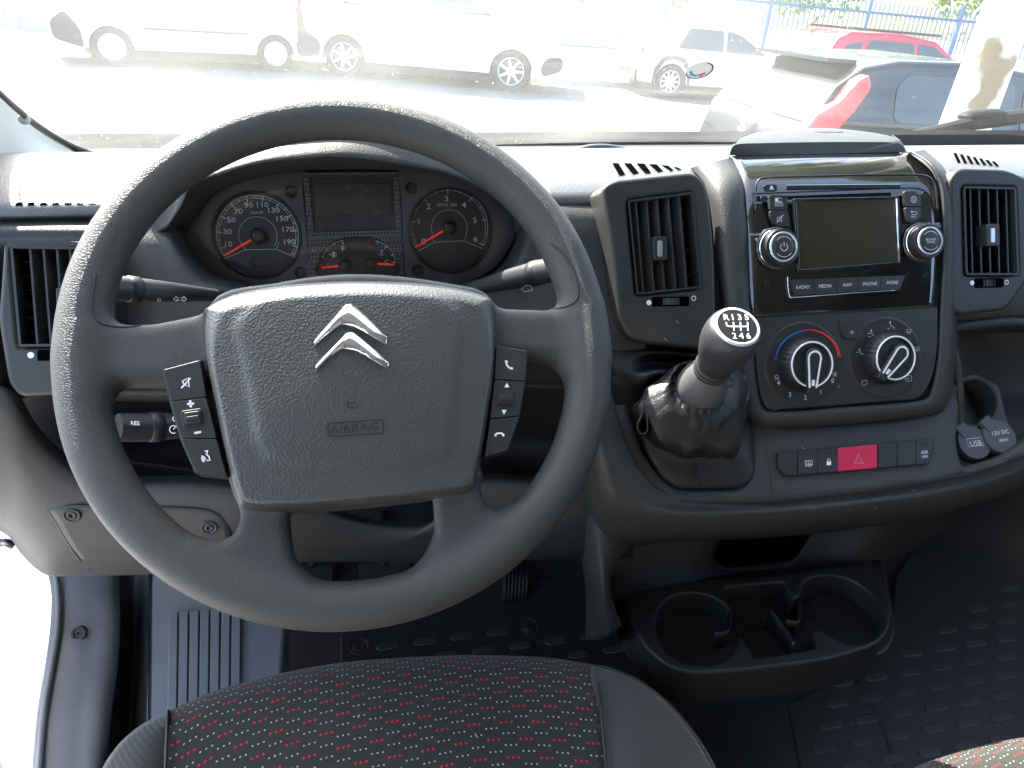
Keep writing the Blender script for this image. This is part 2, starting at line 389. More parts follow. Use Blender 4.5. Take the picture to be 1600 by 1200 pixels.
# airbag cover: a pillow over the hub
AB = crc([(313, 492), (324, 474), (362, 452), (430, 437), (500, 430), (560, 428), (640, 432), (710, 442), (760, 458), (774, 474),
          (777, 520), (771, 600), (757, 690), (746, 750), (736, 768), (690, 777), (600, 788), (500, 797), (420, 800), (384, 795), (370, 778), (352, 712), (334, 622), (319, 550)], 220)
def airbag():
    root = WHEEL; top = .026
    P = [np.array(FWH.uv(q[0], q[1], .010)) for q in AB]
    if area(P) < 0: P = P[::-1]
    inner = crc([FWH.uv(x, y, top) for x, y in [(372, 500), (380, 560), (394, 640), (408, 700), (440, 722), (560, 727), (680, 716), (702, 700), (712, 600), (720, 490), (640, 455), (450, 455)]], 50)
    c = np.mean(P, axis=0); N = 90; vmax = max(q[1] for q in P); vmin = min(q[1] for q in P)
    S = [1-(1-k/N)**1.0 for k in range(N+1)]
    rows = []; pin = np.asarray(inner)
    Q = np.array(P)
    for k in range(N+1):
        s = (k/N)**.75; rows.append(c+(Q-c)*s)
    A = np.array(rows)                                 # ring, point, 2
    dE = -sd_poly(A[..., 0], A[..., 1], Q[::3]); dE = np.maximum(dE, 0)
    dI = sd_poly(A[..., 0], A[..., 1], pin)
    up = np.clip((A[..., 1]-c[1])/(vmax-c[1]), 0, 1)
    rad = .007+.040*up**2.5                             # the top edge rolls over in a wide radius
    h = rad*0 + np.sqrt(np.clip(1-(1-np.clip(dE/rad, 0, 1))**2, 0, 1))
    Wd = .004 + (.020)*h - .010*up**3*(1-h) 
    x = (A[..., 0]-c[0])/.12; y = (A[..., 1]-c[1])/.1
    Wd = Wd + .004*(1-x*x)*(1-y*y*.5)*h
    Wd = Wd - .0014*(1/(1+np.exp(-dI/.0016)))*h
    G = [[FWH.p(A[k, i, 0], A[k, i, 1], Wd[k, i]) for i in range(len(Q))] for k in range(1, N+1)]
    G.append([FWH.p(Q[i, 0], Q[i, 1], -.012) for i in range(len(Q))])
    mb = MB(); gridm(mb, G, closed_u=True)
    b = len(mb.v); mb.v.append(tuple(FWH.p(c[0], c[1], float(Wd[0, 0]))))
    n = len(Q); mb.f += [(b, i, (i+1) % n) if True else () for i in range(n)]
    o = mb.build('airbag_cover', M['airbag'], root, smooth=True)
    bm = bmesh.new(); bm.from_mesh(o.data); bmesh.ops.recalc_face_normals(bm, faces=bm.faces); bm.to_mesh(o.data); bm.free()
    fl = sum(p.normal.dot(Vector(tuple(FWH.N))) for p in o.data.polygons) < 0
    if fl: o.data.flip_normals()
    return top+.0035
wt = airbag()
FA = Frame(FWH.p(0, 0, .0275), FWH.N)
def badge():
    # two upturned chevrons, bright metal
    z5 = lambda x, y: (240+x/2.6667, 420+y/2.6667)
    ups = [[(672, 325), (668, 300), (684, 278), (740, 215), (790, 158), (812, 146), (836, 150), (905, 212), (960, 270), (972, 284), (970, 308), (962, 312), (900, 262), (845, 234), (815, 229), (785, 234), (735, 268)],
           [(678, 428), (674, 402), (690, 382), (745, 320), (795, 268), (818, 257), (842, 261), (912, 320), (966, 375), (979, 390), (977, 410), (968, 412), (910, 362), (850, 333), (822, 328), (790, 334), (742, 368)]]
    for P in ups:
        n_ = 10; T_ = crv([z5(*q) for q in P[1:14]], 60); B_ = crv([z5(*q) for q in ([P[0]]+P[:13:-1]+[P[13]])], 60)
        mb = MB(); G = []
        for s, h in ((0, -.004), (0, .0012), (.10, .0030), (.42, .0050), (.58, .0050), (.9, .0030), (1, .0012), (1, -.004)):
            G.append([FA.P(*(a*(1-s)+b*s), h*(.55+.45*sin(pi*k/59))) for k, (a, b) in enumerate(zip(T_, B_))])
        gridm(mb, G)
        o = mb.build('badge_chevron', M['chrome'], WHEEL, smooth=True, angle=50)
        o['label'] = 'bright metal upturned chevron'
badge()
mb = MB()
tpx(mb, FA, 554, 669.5, 'AIRBAG', 12.5, w=.0012, xs=1.22, bold=.002, rot=radians(.5))
q = rp([(512, 662), (598, 655), (599, 677), (513, 682)], 4)
for dd in (.0010,): spx(mb, FA, q, .0009, dd-.0002, closed=True)
spx(mb, FA, [(543, 626), (543, 638)], .0010, .0010); spx(mb, FA, [(543, 631), (556, 629), (560, 635), (550, 637), (543, 636)], .0008, .0010)
mb.build('dark_lettering', M['black'], WHEEL)  # flat black letters painting the shade of the embossing

from mathutils.bvhtree import BVHTree
_rim = [c for c in WHEEL.children if c.name.startswith('rim')][0]; _bv = BVHTree.FromPolygons([v.co+WHEEL.location for v in _rim.data.vertices], [tuple(p.vertices) for p in _rim.data.polygons])
for L_ in ([(149, 428), (146, 455), (144, 480), (150, 498), (164, 507), (196, 511), (242, 505), (290, 492), (316, 486)], [(858, 378), (880, 396), (895, 420), (903, 450), (901, 468), (888, 477), (868, 482), (840, 484), (790, 482)]):
    P_ = []
    for q in crv(L_, 40):
        d_ = Vector(tuple(ray(q[0], q[1]))); h_ = _bv.ray_cast(Vector((0, 0, 0)), d_)
        if h_[0] is not None: P_.append(np.array(h_[0])-vn(d_)*.0002)
    mb = MB(); tube(mb, P_, .0007, 6); mb.build('crease', M['black'], WHEEL, smooth=True)
# finger switches on the spokes
def pods():
    zx = lambda x, y: (x/2.1825, 350+y/2.1825)
    E0 = [zx(555, 495), zx(580, 605), zx(615, 730), zx(668, 850)]; E1 = [zx(683, 462), zx(705, 590), zx(740, 732), zx(775, 862)]
    F0 = [(775, 539), (772, 593), (765, 655), (757, 714)]; F1 = [(824, 547), (821, 596), (812, 650), (794, 704)]
    B = MB()
    plate(B, FWH, [(x-2, y) for x, y in E0]+[(x+2, y) for x, y in E1[::-1]], .0135, .022, .002); B.build('switch_housing', M['black'], WHEEL); B = MB()
    plate(B, FWH, [(x-1, y) for x, y in F0]+[(x+1, y) for x, y in F1[::-1]], .0135, .022, .002)
    B.build('switch_housing', M['black'], WHEEL)
    for k in range(3):
        for (A0, A1, sgn) in ((E0, E1, 1), (F0, F1, -1)):
            a, b, c, d = A0[k], A1[k], A1[k+1], A0[k+1]; g = .9
            mb = MB(); P = [(a[0]+g, a[1]+g), (b[0]-g, b[1]+g), (c[0]-g, c[1]-g), (d[0]+g, d[1]-g)]
            plate(mb, FWH, P, .0185, .013, .0010, r=3)
            o = mb.build('switch_button', M['smooth'], WHEEL, smooth=True, angle=35)
    FS = Frame(FWH.p(0, 0, .0185), FWH.N)
    pr = MB()
    # left icons: crossed loudspeaker, plus, minus, talking head
    def P(x, y): return zx(x, y)
    spx(pr, FS, [P(618, 560), P(650, 525)], .0009); spx(pr, FS, [P(628, 548), P(622, 535), P(630, 532), P(642, 524), P(645, 556), P(631, 548)], .0008, closed=True)
    spx(pr, FS, [P(638, 614), P(662, 612)], .0015); spx(pr, FS, [P(648, 601), P(651, 625)], .0015); spx(pr, FS, [P(662, 713), P(686, 709)], .0015)
    spx(pr, FS, [P(698, 775), P(708, 772), P(704, 786), P(712, 792), P(716, 806), P(704, 806)], .0009)
    for r in (6, 11, 16): spx(pr, FS, [P(*q) for q in arc((704, 798), r, 120, 215, 7)], .0007)
    # right icons: handset up, arrows, handset down
    z = lambda x, y: (240+x/2.6667, 420+y/2.6667)
    spx(pr, FS, [z(1468, 385), z(1472, 402), z(1484, 414), z(1496, 417)], .0012); fillpx(pr, FS, [z(1463, 383), z(1475, 382), z(1476, 392), z(1466, 392)]); fillpx(pr, FS, [z(1488, 409), z(1498, 412), z(1497, 420), z(1487, 417)])
    spx(pr, FS, [z(1424, 692), z(1432, 685), z(1450, 685), z(1459, 692)], .0012); fillpx(pr, FS, [z(1420, 690), z(1429, 690), z(1429, 698), z(1420, 698)]); fillpx(pr, FS, [z(1453, 690), z(1462, 690), z(1462, 698), z(1453, 698)])
    fillpx(pr, FS, [z(1472, 474), z(1482, 494), z(1462, 494)]); fillpx(pr, FS, [z(1450, 588), z(1471, 588), z(1460, 608)])
    pr.build('switch_symbols', M['white'], WHEEL)
    for (cx, cy, wx, wy, rot) in ((300.5, 652.5, 33, 26, -8), (791, 622, 26, 22, 3)):
        c_, s_ = cos(radians(rot)), sin(radians(rot))
        R = lambda x, y: (cx+x*c_-y*s_, cy+x*s_+y*c_)
        mb = MB(); plate(mb, FS, [R(-wx/2, -wy/2), R(wx/2, -wy/2), R(wx/2, wy/2), R(-wx/2, wy/2)], .0008, .006, .0006, r=4)
        f = mb.build('rocker_frame', M['black'], WHEEL)
        mb = MB(); plate(mb, FS, [R(-wx*.38, -wy*.36), R(wx*.38, -wy*.36), R(wx*.38, wy*.36), R(-wx*.38, wy*.36)], .0040, .006, .0022, r=3, seg=4)
        plate(mb, FS, [R(-wx*.3, -wy*.1), R(wx*.3, -wy*.1), R(wx*.3, wy*.12), R(-wx*.3, wy*.12)], .0052, .003, .0008, r=2, seg=3)
        mb.build('rocker_switch', M['smooth'], WHEEL, smooth=True, angle=40)
pods()

# ------------------------------------------------------------------ dashboard
DASH = thing('dashboard', 'grey grained plastic dashboard running the width of the cab under the windscreen', 'dashboard', (.3, .8, -.3))
def ztop(X, Y):
    ys = [.70, .72, .74, .76, .80, .86, .92, 1.0, 1.1, 1.2, 1.32]; zs = [-.275, -.250, -.2365, -.2285, -.2215, -.2225, -.232, -.2525, -.281, -.312, -.352]
    return float(np.interp(Y, ys, zs))
mb = MB(); G = []
Ys = [.735, .75, .765, .78, .80, .83, .86, .90, .95, 1.0, 1.06, 1.12, 1.2, 1.25]
Xs = np.linspace(-.62, 1.75, 240)
def padY(X, Y):
    e = .735+.095*math.exp(-(max(0, abs(X-.012)-.165)/.012)**4); return max(Y, e)
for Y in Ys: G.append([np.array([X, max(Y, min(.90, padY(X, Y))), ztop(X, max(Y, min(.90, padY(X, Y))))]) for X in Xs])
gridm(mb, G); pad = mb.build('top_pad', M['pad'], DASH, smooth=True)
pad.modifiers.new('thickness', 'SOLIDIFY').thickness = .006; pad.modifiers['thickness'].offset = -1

# fascia to the right of the wheel, between instruments and centre vent
surf('fascia', [[(810, 272, .80), (825, 274, .80), (870, 277, .80), (930, 280, .80), (1010, 283, .80)],
                [(812, 310, .765), (826, 312, .744), (870, 315, .74), (930, 318, .738), (1010, 318, .735)],
                [(806, 350, .765), (824, 350, .722), (870, 351, .716), (930, 352, .715), (1010, 350, .712)],
                [(794, 392, .765), (812, 394, .708), (860, 396, .703), (930, 397, .70), (1010, 397, .698)],
                [(762, 426, .765), (786, 430, .698), (850, 434, .692), (930, 436, .688), (1010, 436, .686)],
                [(700, 452, .765), (724, 460, .690), (830, 465, .682), (930, 468, .676), (1010, 468, .676)],
                [(690, 560, .68), (740, 560, .66), (850, 560, .65), (930, 560, .645), (1010, 560, .645)],
                [(690, 600, .72), (740, 600, .70), (850, 600, .70), (930, 600, .70), (1010, 600, .70)]], M['dash'], DASH, nr=60, nc=60)
# fascia to the left of the instruments
surf('fascia', [[(150, 300, .80), (200, 298, .80), (240, 296, .80), (268, 296, .80), (282, 296, .80)],
                [(150, 330, .74), (200, 330, .737), (240, 330, .736), (270, 330, .742), (284, 330, .766)],
                [(150, 366, .718), (200, 366, .715), (240, 366, .712), (272, 364, .716), (290, 362, .766)],
                [(150, 400, .706), (200, 400, .702), (250, 398, .698), (286, 396, .703), (304, 392, .766)],
                [(150, 440, .692), (200, 440, .688), (260, 438, .684), (322, 434, .692), (342, 428, .766)],
                [(150, 470, .684), (200, 470, .680), (280, 468, .676), (380, 462, .684), (410, 452, .766)],
                [(150, 560, .66), (220, 560, .656), (300, 560, .66), (390, 560, .67), (420, 560, .68)],
                [(150, 600, .70), (220, 600, .70), (300, 600, .70), (390, 600, .71), (420, 600, .72)]], M['dash'], DASH, nr=60, nc=60)
surf('fascia', [[(-160, 330, .80), (-40, 330, .80), (60, 328, .80), (150, 326, .80), (190, 326, .80)],
                [(-160, 352, .735), (-40, 352, .733), (60, 350, .732), (150, 350, .73), (190, 350, .73)],
                [(-160, 374, .722), (-40, 374, .720), (60, 372, .718), (150, 372, .716), (190, 372, .716)],
                [(-160, 392, .715), (-40, 392, .714), (60, 390, .712), (150, 390, .712), (190, 390, .712)]], M['dash'], DASH, nr=24, nc=20)
surf('fascia', [[(-160, 370, .70), (-60, 372, .70), (-10, 375, .695), (8, 385, .72)],
                [(-160, 480, .67), (-60, 480, .665), (-12, 480, .662), (6, 480, .70)],
                [(-160, 560, .645), (-60, 562, .64), (0, 570, .635), (20, 575, .68)],
                [(-160, 600, .63), (-60, 605, .628), (10, 618, .63), (40, 622, .67)]], M['dash'], DASH, nr=24, nc=20)
# hood over the instruments
lip = crv([(262, 352), (282, 322), (301, 288), (350, 268), (410, 252), (476, 245), (530, 242), (585, 247), (645, 257), (707, 271), (765, 300), (812, 334), (838, 362)], 60)
crest = crv([(225, 372), (238, 330), (262, 285), (320, 248), (390, 224), (470, 210), (545, 207), (620, 212), (690, 226), (760, 252), (825, 292), (868, 330), (888, 372)], 60)
lens = crv([(290, 362), (310, 332), (345, 298), (400, 278), (466, 267), (520, 265), (580, 265), (640, 267), (700, 276), (755, 300), (790, 330), (800, 345), (802, 362)], 60)
rowsH = []
for k in range(60):
    a, b = lip[k], crest[k]
    A = onY(a[0], a[1], .706); B = onY(b[0], b[1], .730)
    e = abs(k-29.5)/29.5
    Bk = np.array([B[0]*1.02, .93, ztop(0, .93)-.012]); Md = (A*.6+B*.4)+np.array([0, -.003, .002*(1-e)])
    Nl = onY(a[0], a[1], .705)+np.array([0, 0, .0])
    In = FC.P(lens[k][0], lens[k][1], .012)
    rowsH.append([In, A*.45+In*.55, A+np.array([0, .004, -.004]), A+np.array([0, -.003, .0005]), Md, B*.85+Md*.15, B, B*.5+Bk*.5+np.array([0, 0, .004*(1-e)]), Bk])
H = MB(); Gh = [[r[i] for r in rowsH] for i in range(9)]
# densify
Gd = []
for i in range(8):
    for s in range(4):
        t = i+s/4; Gd.append([cr([np.asarray(Gh[q][k]) for q in range(9)], t) for k in range(60)])
Gd.append(Gh[8]); gridm(H, Gd)
hood = H.build('instrument_hood', M['dash'], DASH, smooth=True); sm = hood.modifiers.new('thickness', 'SOLIDIFY'); sm.thickness = .003; sm.offset = -1

# ------------------------------------------------------------------ instrument cluster
CL = thing('instrument_cluster', 'instrument cluster with speedometer, rev counter, fuel and temperature gauges behind the steering wheel', 'instrument cluster', FC.O)
eye = crc([(287, 350), (308, 322), (345, 296), (400, 276), (466, 265), (550, 262), (640, 265), (700, 274), (755, 298), (790, 328), (806, 352), (790, 392), (760, 425), (700, 450), (560, 470), (420, 455), (340, 428), (300, 390)], 70)
mb = MB(); plate(mb, FC, [(q[0], q[1]) for q in eye], -.010, .02, 0); mb.build('backplate', M['black'], CL)
M['clpanel'] = mat('cluster_panel', (.095, .095, .10), .38, wear=.04)  # grey lifted to paint in the pale veil over the cluster
def zc(x, y): return (270+x/2.857, 220+y/2.857)
mb = MB()
spd_c, tac_c = (403, 368), (702, 356.5)
def uvc(F, c, rx): 
    a = F.uv(c[0]-rx, c[1]); b = F.uv(c[0]+rx, c[1]); return abs(b[0]-a[0])/2
sp_r = uvc(FC, (402, 368), 71); ta_r = uvc(FC, (704, 361), 66)
def circle_px(F, c, R, n=48, w=0.0):
    u, v = F.uv(*c, w); return [(u+R*cos(tau*k/n), v+R*sin(tau*k/n)) for k in range(n)]
# raised silver-grey panels either side of the middle screen, with the round dial wells cut out
def holed_uv(mb, F, outer, holes, w1, depth, bev):
    cu = bpy.data.curves.new('tmp', 'CURVE'); cu.dimensions = '2D'; cu.fill_mode = 'BOTH'; cu.extrude = max(depth/2-bev, 1e-5); cu.bevel_depth = bev; cu.offset = -bev; cu.bevel_resolution = 2
    for L in [outer]+holes:
        s = cu.splines.new('POLY'); s.points.add(len(L)-1)
        for i, q in enumerate(L): s.points[i].co = (q[0], q[1], 0, 1)
        s.use_cyclic_u = True
    o = bpy.data.objects.new('tmp', cu); COL.objects.link(o); me = o.to_mesh()
    mb.add([F.p(v.co.x, v.co.y, w1-depth/2+v.co.z) for v in me.vertices], [tuple(p.vertices) for p in me.polygons])
    o.to_mesh_clear(); bpy.data.objects.remove(o); bpy.data.curves.remove(cu)
eyeuv = [FC.uv(*q) for q in eye]
left = [q for q in [FC.uv(*p) for p in crc([(283, 352), (310, 320), (345, 294), (400, 274), (472, 264), (474, 300), (480, 360), (484, 455), (420, 452), (340, 430), (298, 390)], 60)]]
right = [FC.uv(*p) for p in crc([(625, 262), (700, 272), (757, 296), (792, 326), (808, 352), (792, 392), (760, 426), (700, 450), (640, 460), (632, 420), (627, 330)], 60)]
holed_uv(mb, FC, left, [circle_px(FC, (402.5, 368), sp_r)], .004, .012, .0012); mb.build('panel', M['clpanel'], CL, smooth=True, angle=30); mb = MB()
holed_uv(mb, FC, right, [circle_px(FC, (704, 361), ta_r)], .004, .012, .0012)
mb.build('panel', M['clpanel'], CL, smooth=True, angle=30)
# carbon-weave centre frame
M['weave'] = mat('weave_trim', (.05, .05, .053), .4)
_t = M['weave'].node_tree; _tc = _t.nodes['Texture Coordinate']; _ch = _t.nodes.new('ShaderNodeTexChecker'); _ch.inputs['Scale'].default_value = 420
_mp = _t.nodes.new('ShaderNodeMapping'); _mp.inputs['Rotation'].default_value = (0, radians(45), 0); _t.links.new(_tc.outputs['Object'], _mp.inputs[0]); _t.links.new(_mp.outputs[0], _ch.inputs['Vector'])
_ch.inputs[1].default_value = (.16, .16, .165, 1); _ch.inputs[2].default_value = (.015, .015, .016, 1); _t.links.new(_ch.outputs[0], _t.nodes['Principled BSDF'].inputs['Base Color'])
mb = MB()
ctr = [(474, 270), (622, 269), (626, 330), (633, 460), (486, 460), (480, 350)]
scr = [(483.5, 277), (614, 276), (619, 359), (491, 363)]
lob = crc([(497, 430), (500, 405), (512, 385), (532, 373), (560, 369), (590, 373), (608, 386), (618, 404), (622, 430), (560, 450)], 30)
holed_uv(mb, FC, [FC.uv(*p) for p in rp(ctr, 3)], [[FC.uv(*p) for p in rp(scr, 3)], [FC.uv(*p) for p in lob]], .006, .012, .0008)
mb.build('woven_trim', M['weave'], CL)
mb = MB(); plate(mb, FC, scr, .001, .004, 0); sc_ = mb.build('display_surround', M['dial'], CL)
mb = MB(); plate(mb, FC, [(489, 287), (611, 286), (614, 336), (493, 338)], .0025, .003, .0004, r=2); mb.build('display', M['lcd'], CL)
for c, r, cw in (((402.5, 368), sp_r, 0), ((704, 361), ta_r, 0)):
    mb = MB(); u, v = FC.uv(*c); lathe(mb, FC.p(u, v, 0), FC.N, [(r*1.0, .0045), (r*.985, .0052), (r*.965, .004), (r*.955, -.004)], 64, cap=False)
    mb.build('bezel_ring', M['bezel'], CL, smooth=True)
mb = MB()
for c, r in (((402.5, 368), sp_r*.97), ((704, 361), ta_r*.97)):
    filluv(mb, FC, circle_px(FC, c, r), -.003); mb.build('dial', M['dial'], CL); mb = MB()
fillpx(mb, FC, lob, -.001)
mb.build('dial', M['dial'], CL)
for (x, y) in ((455, 299), (642, 294), (470, 426), (652, 422)):
    mb = MB(); u, v = FC.uv(x, y); lathe(mb, FC.p(u, v, .004), FC.N, [(.0062, 0), (.0060, .0012), (.0050, .0014), (.0046, .0004), (.0030, .0002), (.001, .0002)], 24); mb.build('push_button', M['bezel'], CL, smooth=True)
def dial_marks():
    pr = MB(); w = -.002
    # speedometer, centre and scale in plane units
    u0, v0 = FC.uv(*spd_c, w); R = sp_r*.90
    def ang_px(c0, x, y): u, v = FC.uv(x, y, w); return math.atan2(v-c0[1], u-c0[0])
    c0 = (u0, v0)
    a0 = ang_px(c0, *zc(228, 515)); a1 = ang_px(c0, *zc(552, 520))
    if a0 > 0: a0 -= 0
    A0 = a0 if a0 > 0 else a0+tau            # start (0) lower left, going clockwise to a1 lower right
    A1 = a1
    def pa(c, r, a): return (c[0]+r*cos(a), c[1]+r*sin(a))
    stroke(pr, FC, [pa(c0, R, A0+(A1-A0)*k/60) for k in range(61)], .0006, w)
    stroke(pr, FC, [pa(c0, R*.94, A0+(A1-A0)*k/60) for k in range(4, 61)], .0004, w)
    nums = [(10, 246, 462), (30, 244, 407), (50, 261, 354), (70, 292, 316), (90, 338, 288), (110, 398, 286), (130, 448, 311), (150, 486, 348), (170, 512, 397), (190, 519, 452)]
    for k in range(21):
        a = A0+(A1-A0)*(k*10)/202
        stroke(pr, FC, [pa(c0, R, a), pa(c0, R*(.86 if k % 2 else .92), a)], .0008 if k % 2 else .0005, w+.0001)
    for n, x, y in nums: tpx(pr, FC, *zc(x, y), str(n), 8.2, w=w, xs=1.18, bold=.006, rot=0)
    tpx(pr, FC, *zc(375, 320), 'km/h', 5, w=w, xs=1.3, shear=.3)
    stroke(pr, FC, [pa(c0, R*.47, radians(215)-radians(250)*k/40) for k in range(41)], .0004, w)
    spx(pr, FC, [zc(228, 528), zc(325, 486), zc(462, 484), zc(548, 520)], .0005, w)
    spx(pr, FC, [zc(325, 486), zc(302, 455)], .0004, w); spx(pr, FC, [zc(462, 484), zc(474, 450)], .0004, w)
    # rev counter
    u1, v1 = FC.uv(*tac_c, w); c1 = (u1, v1); R = ta_r*.92
    B0 = ang_px(c1, *zc(1088, 475)); B0 = B0 if B0 > 0 else B0+tau; B1 = ang_px(c1, *zc(1383, 465))
    stroke(pr, FC, [pa(c1, R, B0+(B1-B0)*k/60) for k in range(61)], .0006, w)
    stroke(pr, FC, [pa(c1, R*.94, B0+(B1-B0)*k/60) for k in range(61)], .0004, w)
    for k in range(13):
        a = B0+(B1-B0)*k/12; stroke(pr, FC, [pa(c1, R, a), pa(c1, R*(.86 if k % 2 == 0 else .92), a)], .0008 if k % 2 == 0 else .0005, w+.0001)
    for n, x, y in [(0, 1120, 450), (1, 1098, 362), (2, 1142, 294), (3, 1222, 260), (4, 1300, 288), (5, 1349, 355), (6, 1351, 440)]:
        tpx(pr, FC, *zc(x, y), str(n), 8.8, w=w, xs=1.25, bold=.006)
    tpx(pr, FC, *zc(1224, 287), 'RPM X 1000', 4.4, w=w, xs=1.0)
    stroke(pr, FC, [pa(c1, R*.46, radians(205)-radians(230)*k/40) for k in range(41)], .0004, w)
    spx(pr, FC, [zc(1092, 494), zc(1170, 452), zc(1298, 446), zc(1385, 482)], .0005, w)
    spx(pr, FC, [zc(1170, 452), zc(1152, 425)], .0004, w); spx(pr, FC, [zc(1298, 446), zc(1312, 420)], .0004, w)
    # fuel and temperature
    w2 = .0002
    spx(pr, FC, [zc(*q) for q in crv([(668, 520), (685, 485), (715, 460), (757, 444)], 14)], .0006, w2)
    for a, b in (((664, 517), (676, 521)), ((682, 482), (694, 492)), ((716, 458), (724, 468)), ((757, 443), (761, 464))): spx(pr, FC, [zc(*a), zc(*b)], .0009, w2)
    spx(pr, FC, [zc(*q) for q in crv([(905, 445), (950, 465), (980, 495), (994, 540)], 14)], .0006, w2)
    for a, b in (((916, 450), (912, 460)), ((956, 470), (945, 480)), ((986, 508), (974, 514)), ((996, 542), (976, 543))): spx(pr, FC, [zc(*a), zc(*b)], .0009, w2)
    tpx(pr, FC, *zc(760, 483), 'F', 7, w=w2, xs=1.3, bold=.01); tpx(pr, FC, *zc(955, 541), 'C', 6, w=w2, xs=1.2)
    x, y = 718, 508; fillpx(pr, FC, [zc(x-6, y-12), zc(x+6, y-12), zc(x+6, y+13), zc(x-6, y+13)], w2); spx(pr, FC, [zc(x+8, y-10), zc(x+13, y-4), zc(x+12, y+8), zc(x+8, y+8)], .0005, w2); fillpx(pr, FC, [zc(x-20, y), zc(x-12, y-5), zc(x-12, y+5)], w2)
    spx(pr, FC, [zc(931, 486), zc(931, 505)], .0009, w2); spx(pr, FC, [zc(918, 510), zc(926, 507), zc(934, 511), zc(943, 508)], .0005, w2); spx(pr, FC, [zc(934, 490), zc(940, 490)], .0005, w2); spx(pr, FC, [zc(934, 497), zc(940, 497)], .0005, w2)
    pr.build('dial_marking', M['white'], CL)
    rd = MB(); tpx(rd, FC, *zc(880, 478), 'H', 6.5, w=w2, xs=1.3, bold=.01); tpx(rd, FC, *zc(695, 553), 'E', 5, w=w2, xs=1.6, bold=.01)
    spx(rd, FC, [zc(876, 455), zc(880, 438), zc(898, 442)], .0012, w2); spx(rd, FC, [zc(658, 545), zc(660, 558), zc(672, 560)], .0012, w2)
    spx(rd, FC, [pp for pp in [zc(1128, 462), zc(1102, 470)]], .0006, -.002)
    rd.build('red_marking', M['red'], CL)
    hub = MB()
    def needle(c, tip, r, w):
        mb = MB(); a = np.array(FC.uv(*c, w)); b = np.array(FC.uv(*tip, w)); t = (b-a)/np.linalg.norm(b-a); n = np.array([-t[1], t[0]])
        s = a+t*r*.6
        plate_uv(mb, FC, [s-n*.0012, b-n*.0006, b+n*.0006, s+n*.0012], w, .001, .0002, 1); mb.build('needle', M['needle'], CL)
        mb = MB(); lathe(mb, FC.p(a[0], a[1], w-.001), FC.N, [(r, 0), (r, .003), (r*.85, .0048), (r*.4, .0054)], 28); mb.build('needle_cap', M['bezel'], CL, smooth=True)
    needle(zc(380, 425), zc(228, 514), .0075, .001); needle(zc(1232, 388), zc(1086, 475), .0072, .001)
    needle(zc(767, 556), zc(664, 568), .0062, .003); needle(zc(885, 548), zc(990, 553), .0062, .003)
dial_marks()
# clear lens
def glassmat(name, tint=(1, 1, 1), refl=.06, rough=.02):
    m = bpy.data.materials.new(name); m.use_nodes = True; t = m.node_tree; t.nodes.clear()
    o = t.nodes.new('ShaderNodeOutputMaterial'); mx = t.nodes.new('ShaderNodeMixShader'); tr = t.nodes.new('ShaderNodeBsdfTransparent'); gl = t.nodes.new('ShaderNodeBsdfGlossy')
    tr.inputs[0].default_value = (*tint, 1); gl.inputs['Roughness'].default_value = rough
    fr = t.nodes.new('ShaderNodeFresnel'); fr.inputs[0].default_value = 1.45; mu = t.nodes.new('ShaderNodeMath'); mu.operation = 'MULTIPLY'; mu.inputs[1].default_value = refl/.04
    t.links.new(fr.outputs[0], mu.inputs[0]); t.links.new(mu.outputs[0], mx.inputs[0]); t.links.new(tr.outputs[0], mx.inputs[1]); t.links.new(gl.outputs[0], mx.inputs[2]); t.links.new(mx.outputs[0], o.inputs[0])
    return m
M['lens'] = glassmat('clear_lens', (.97, .97, .97), .035, .06)
mb = MB(); c = np.mean([FC.uv(*q, .02) for q in eye], axis=0)
E = [np.array(FC.uv(*q, .012)) for q in eye]; rings = []
for s in (1, .8, .6, .4, .2): rings.append([FC.p(*(c+(q-c)*s), .012+.006*(1-s*s)) for q in E])
gridm(mb, rings, closed_u=True); mb.build('lens', M['lens'], CL, smooth=True)
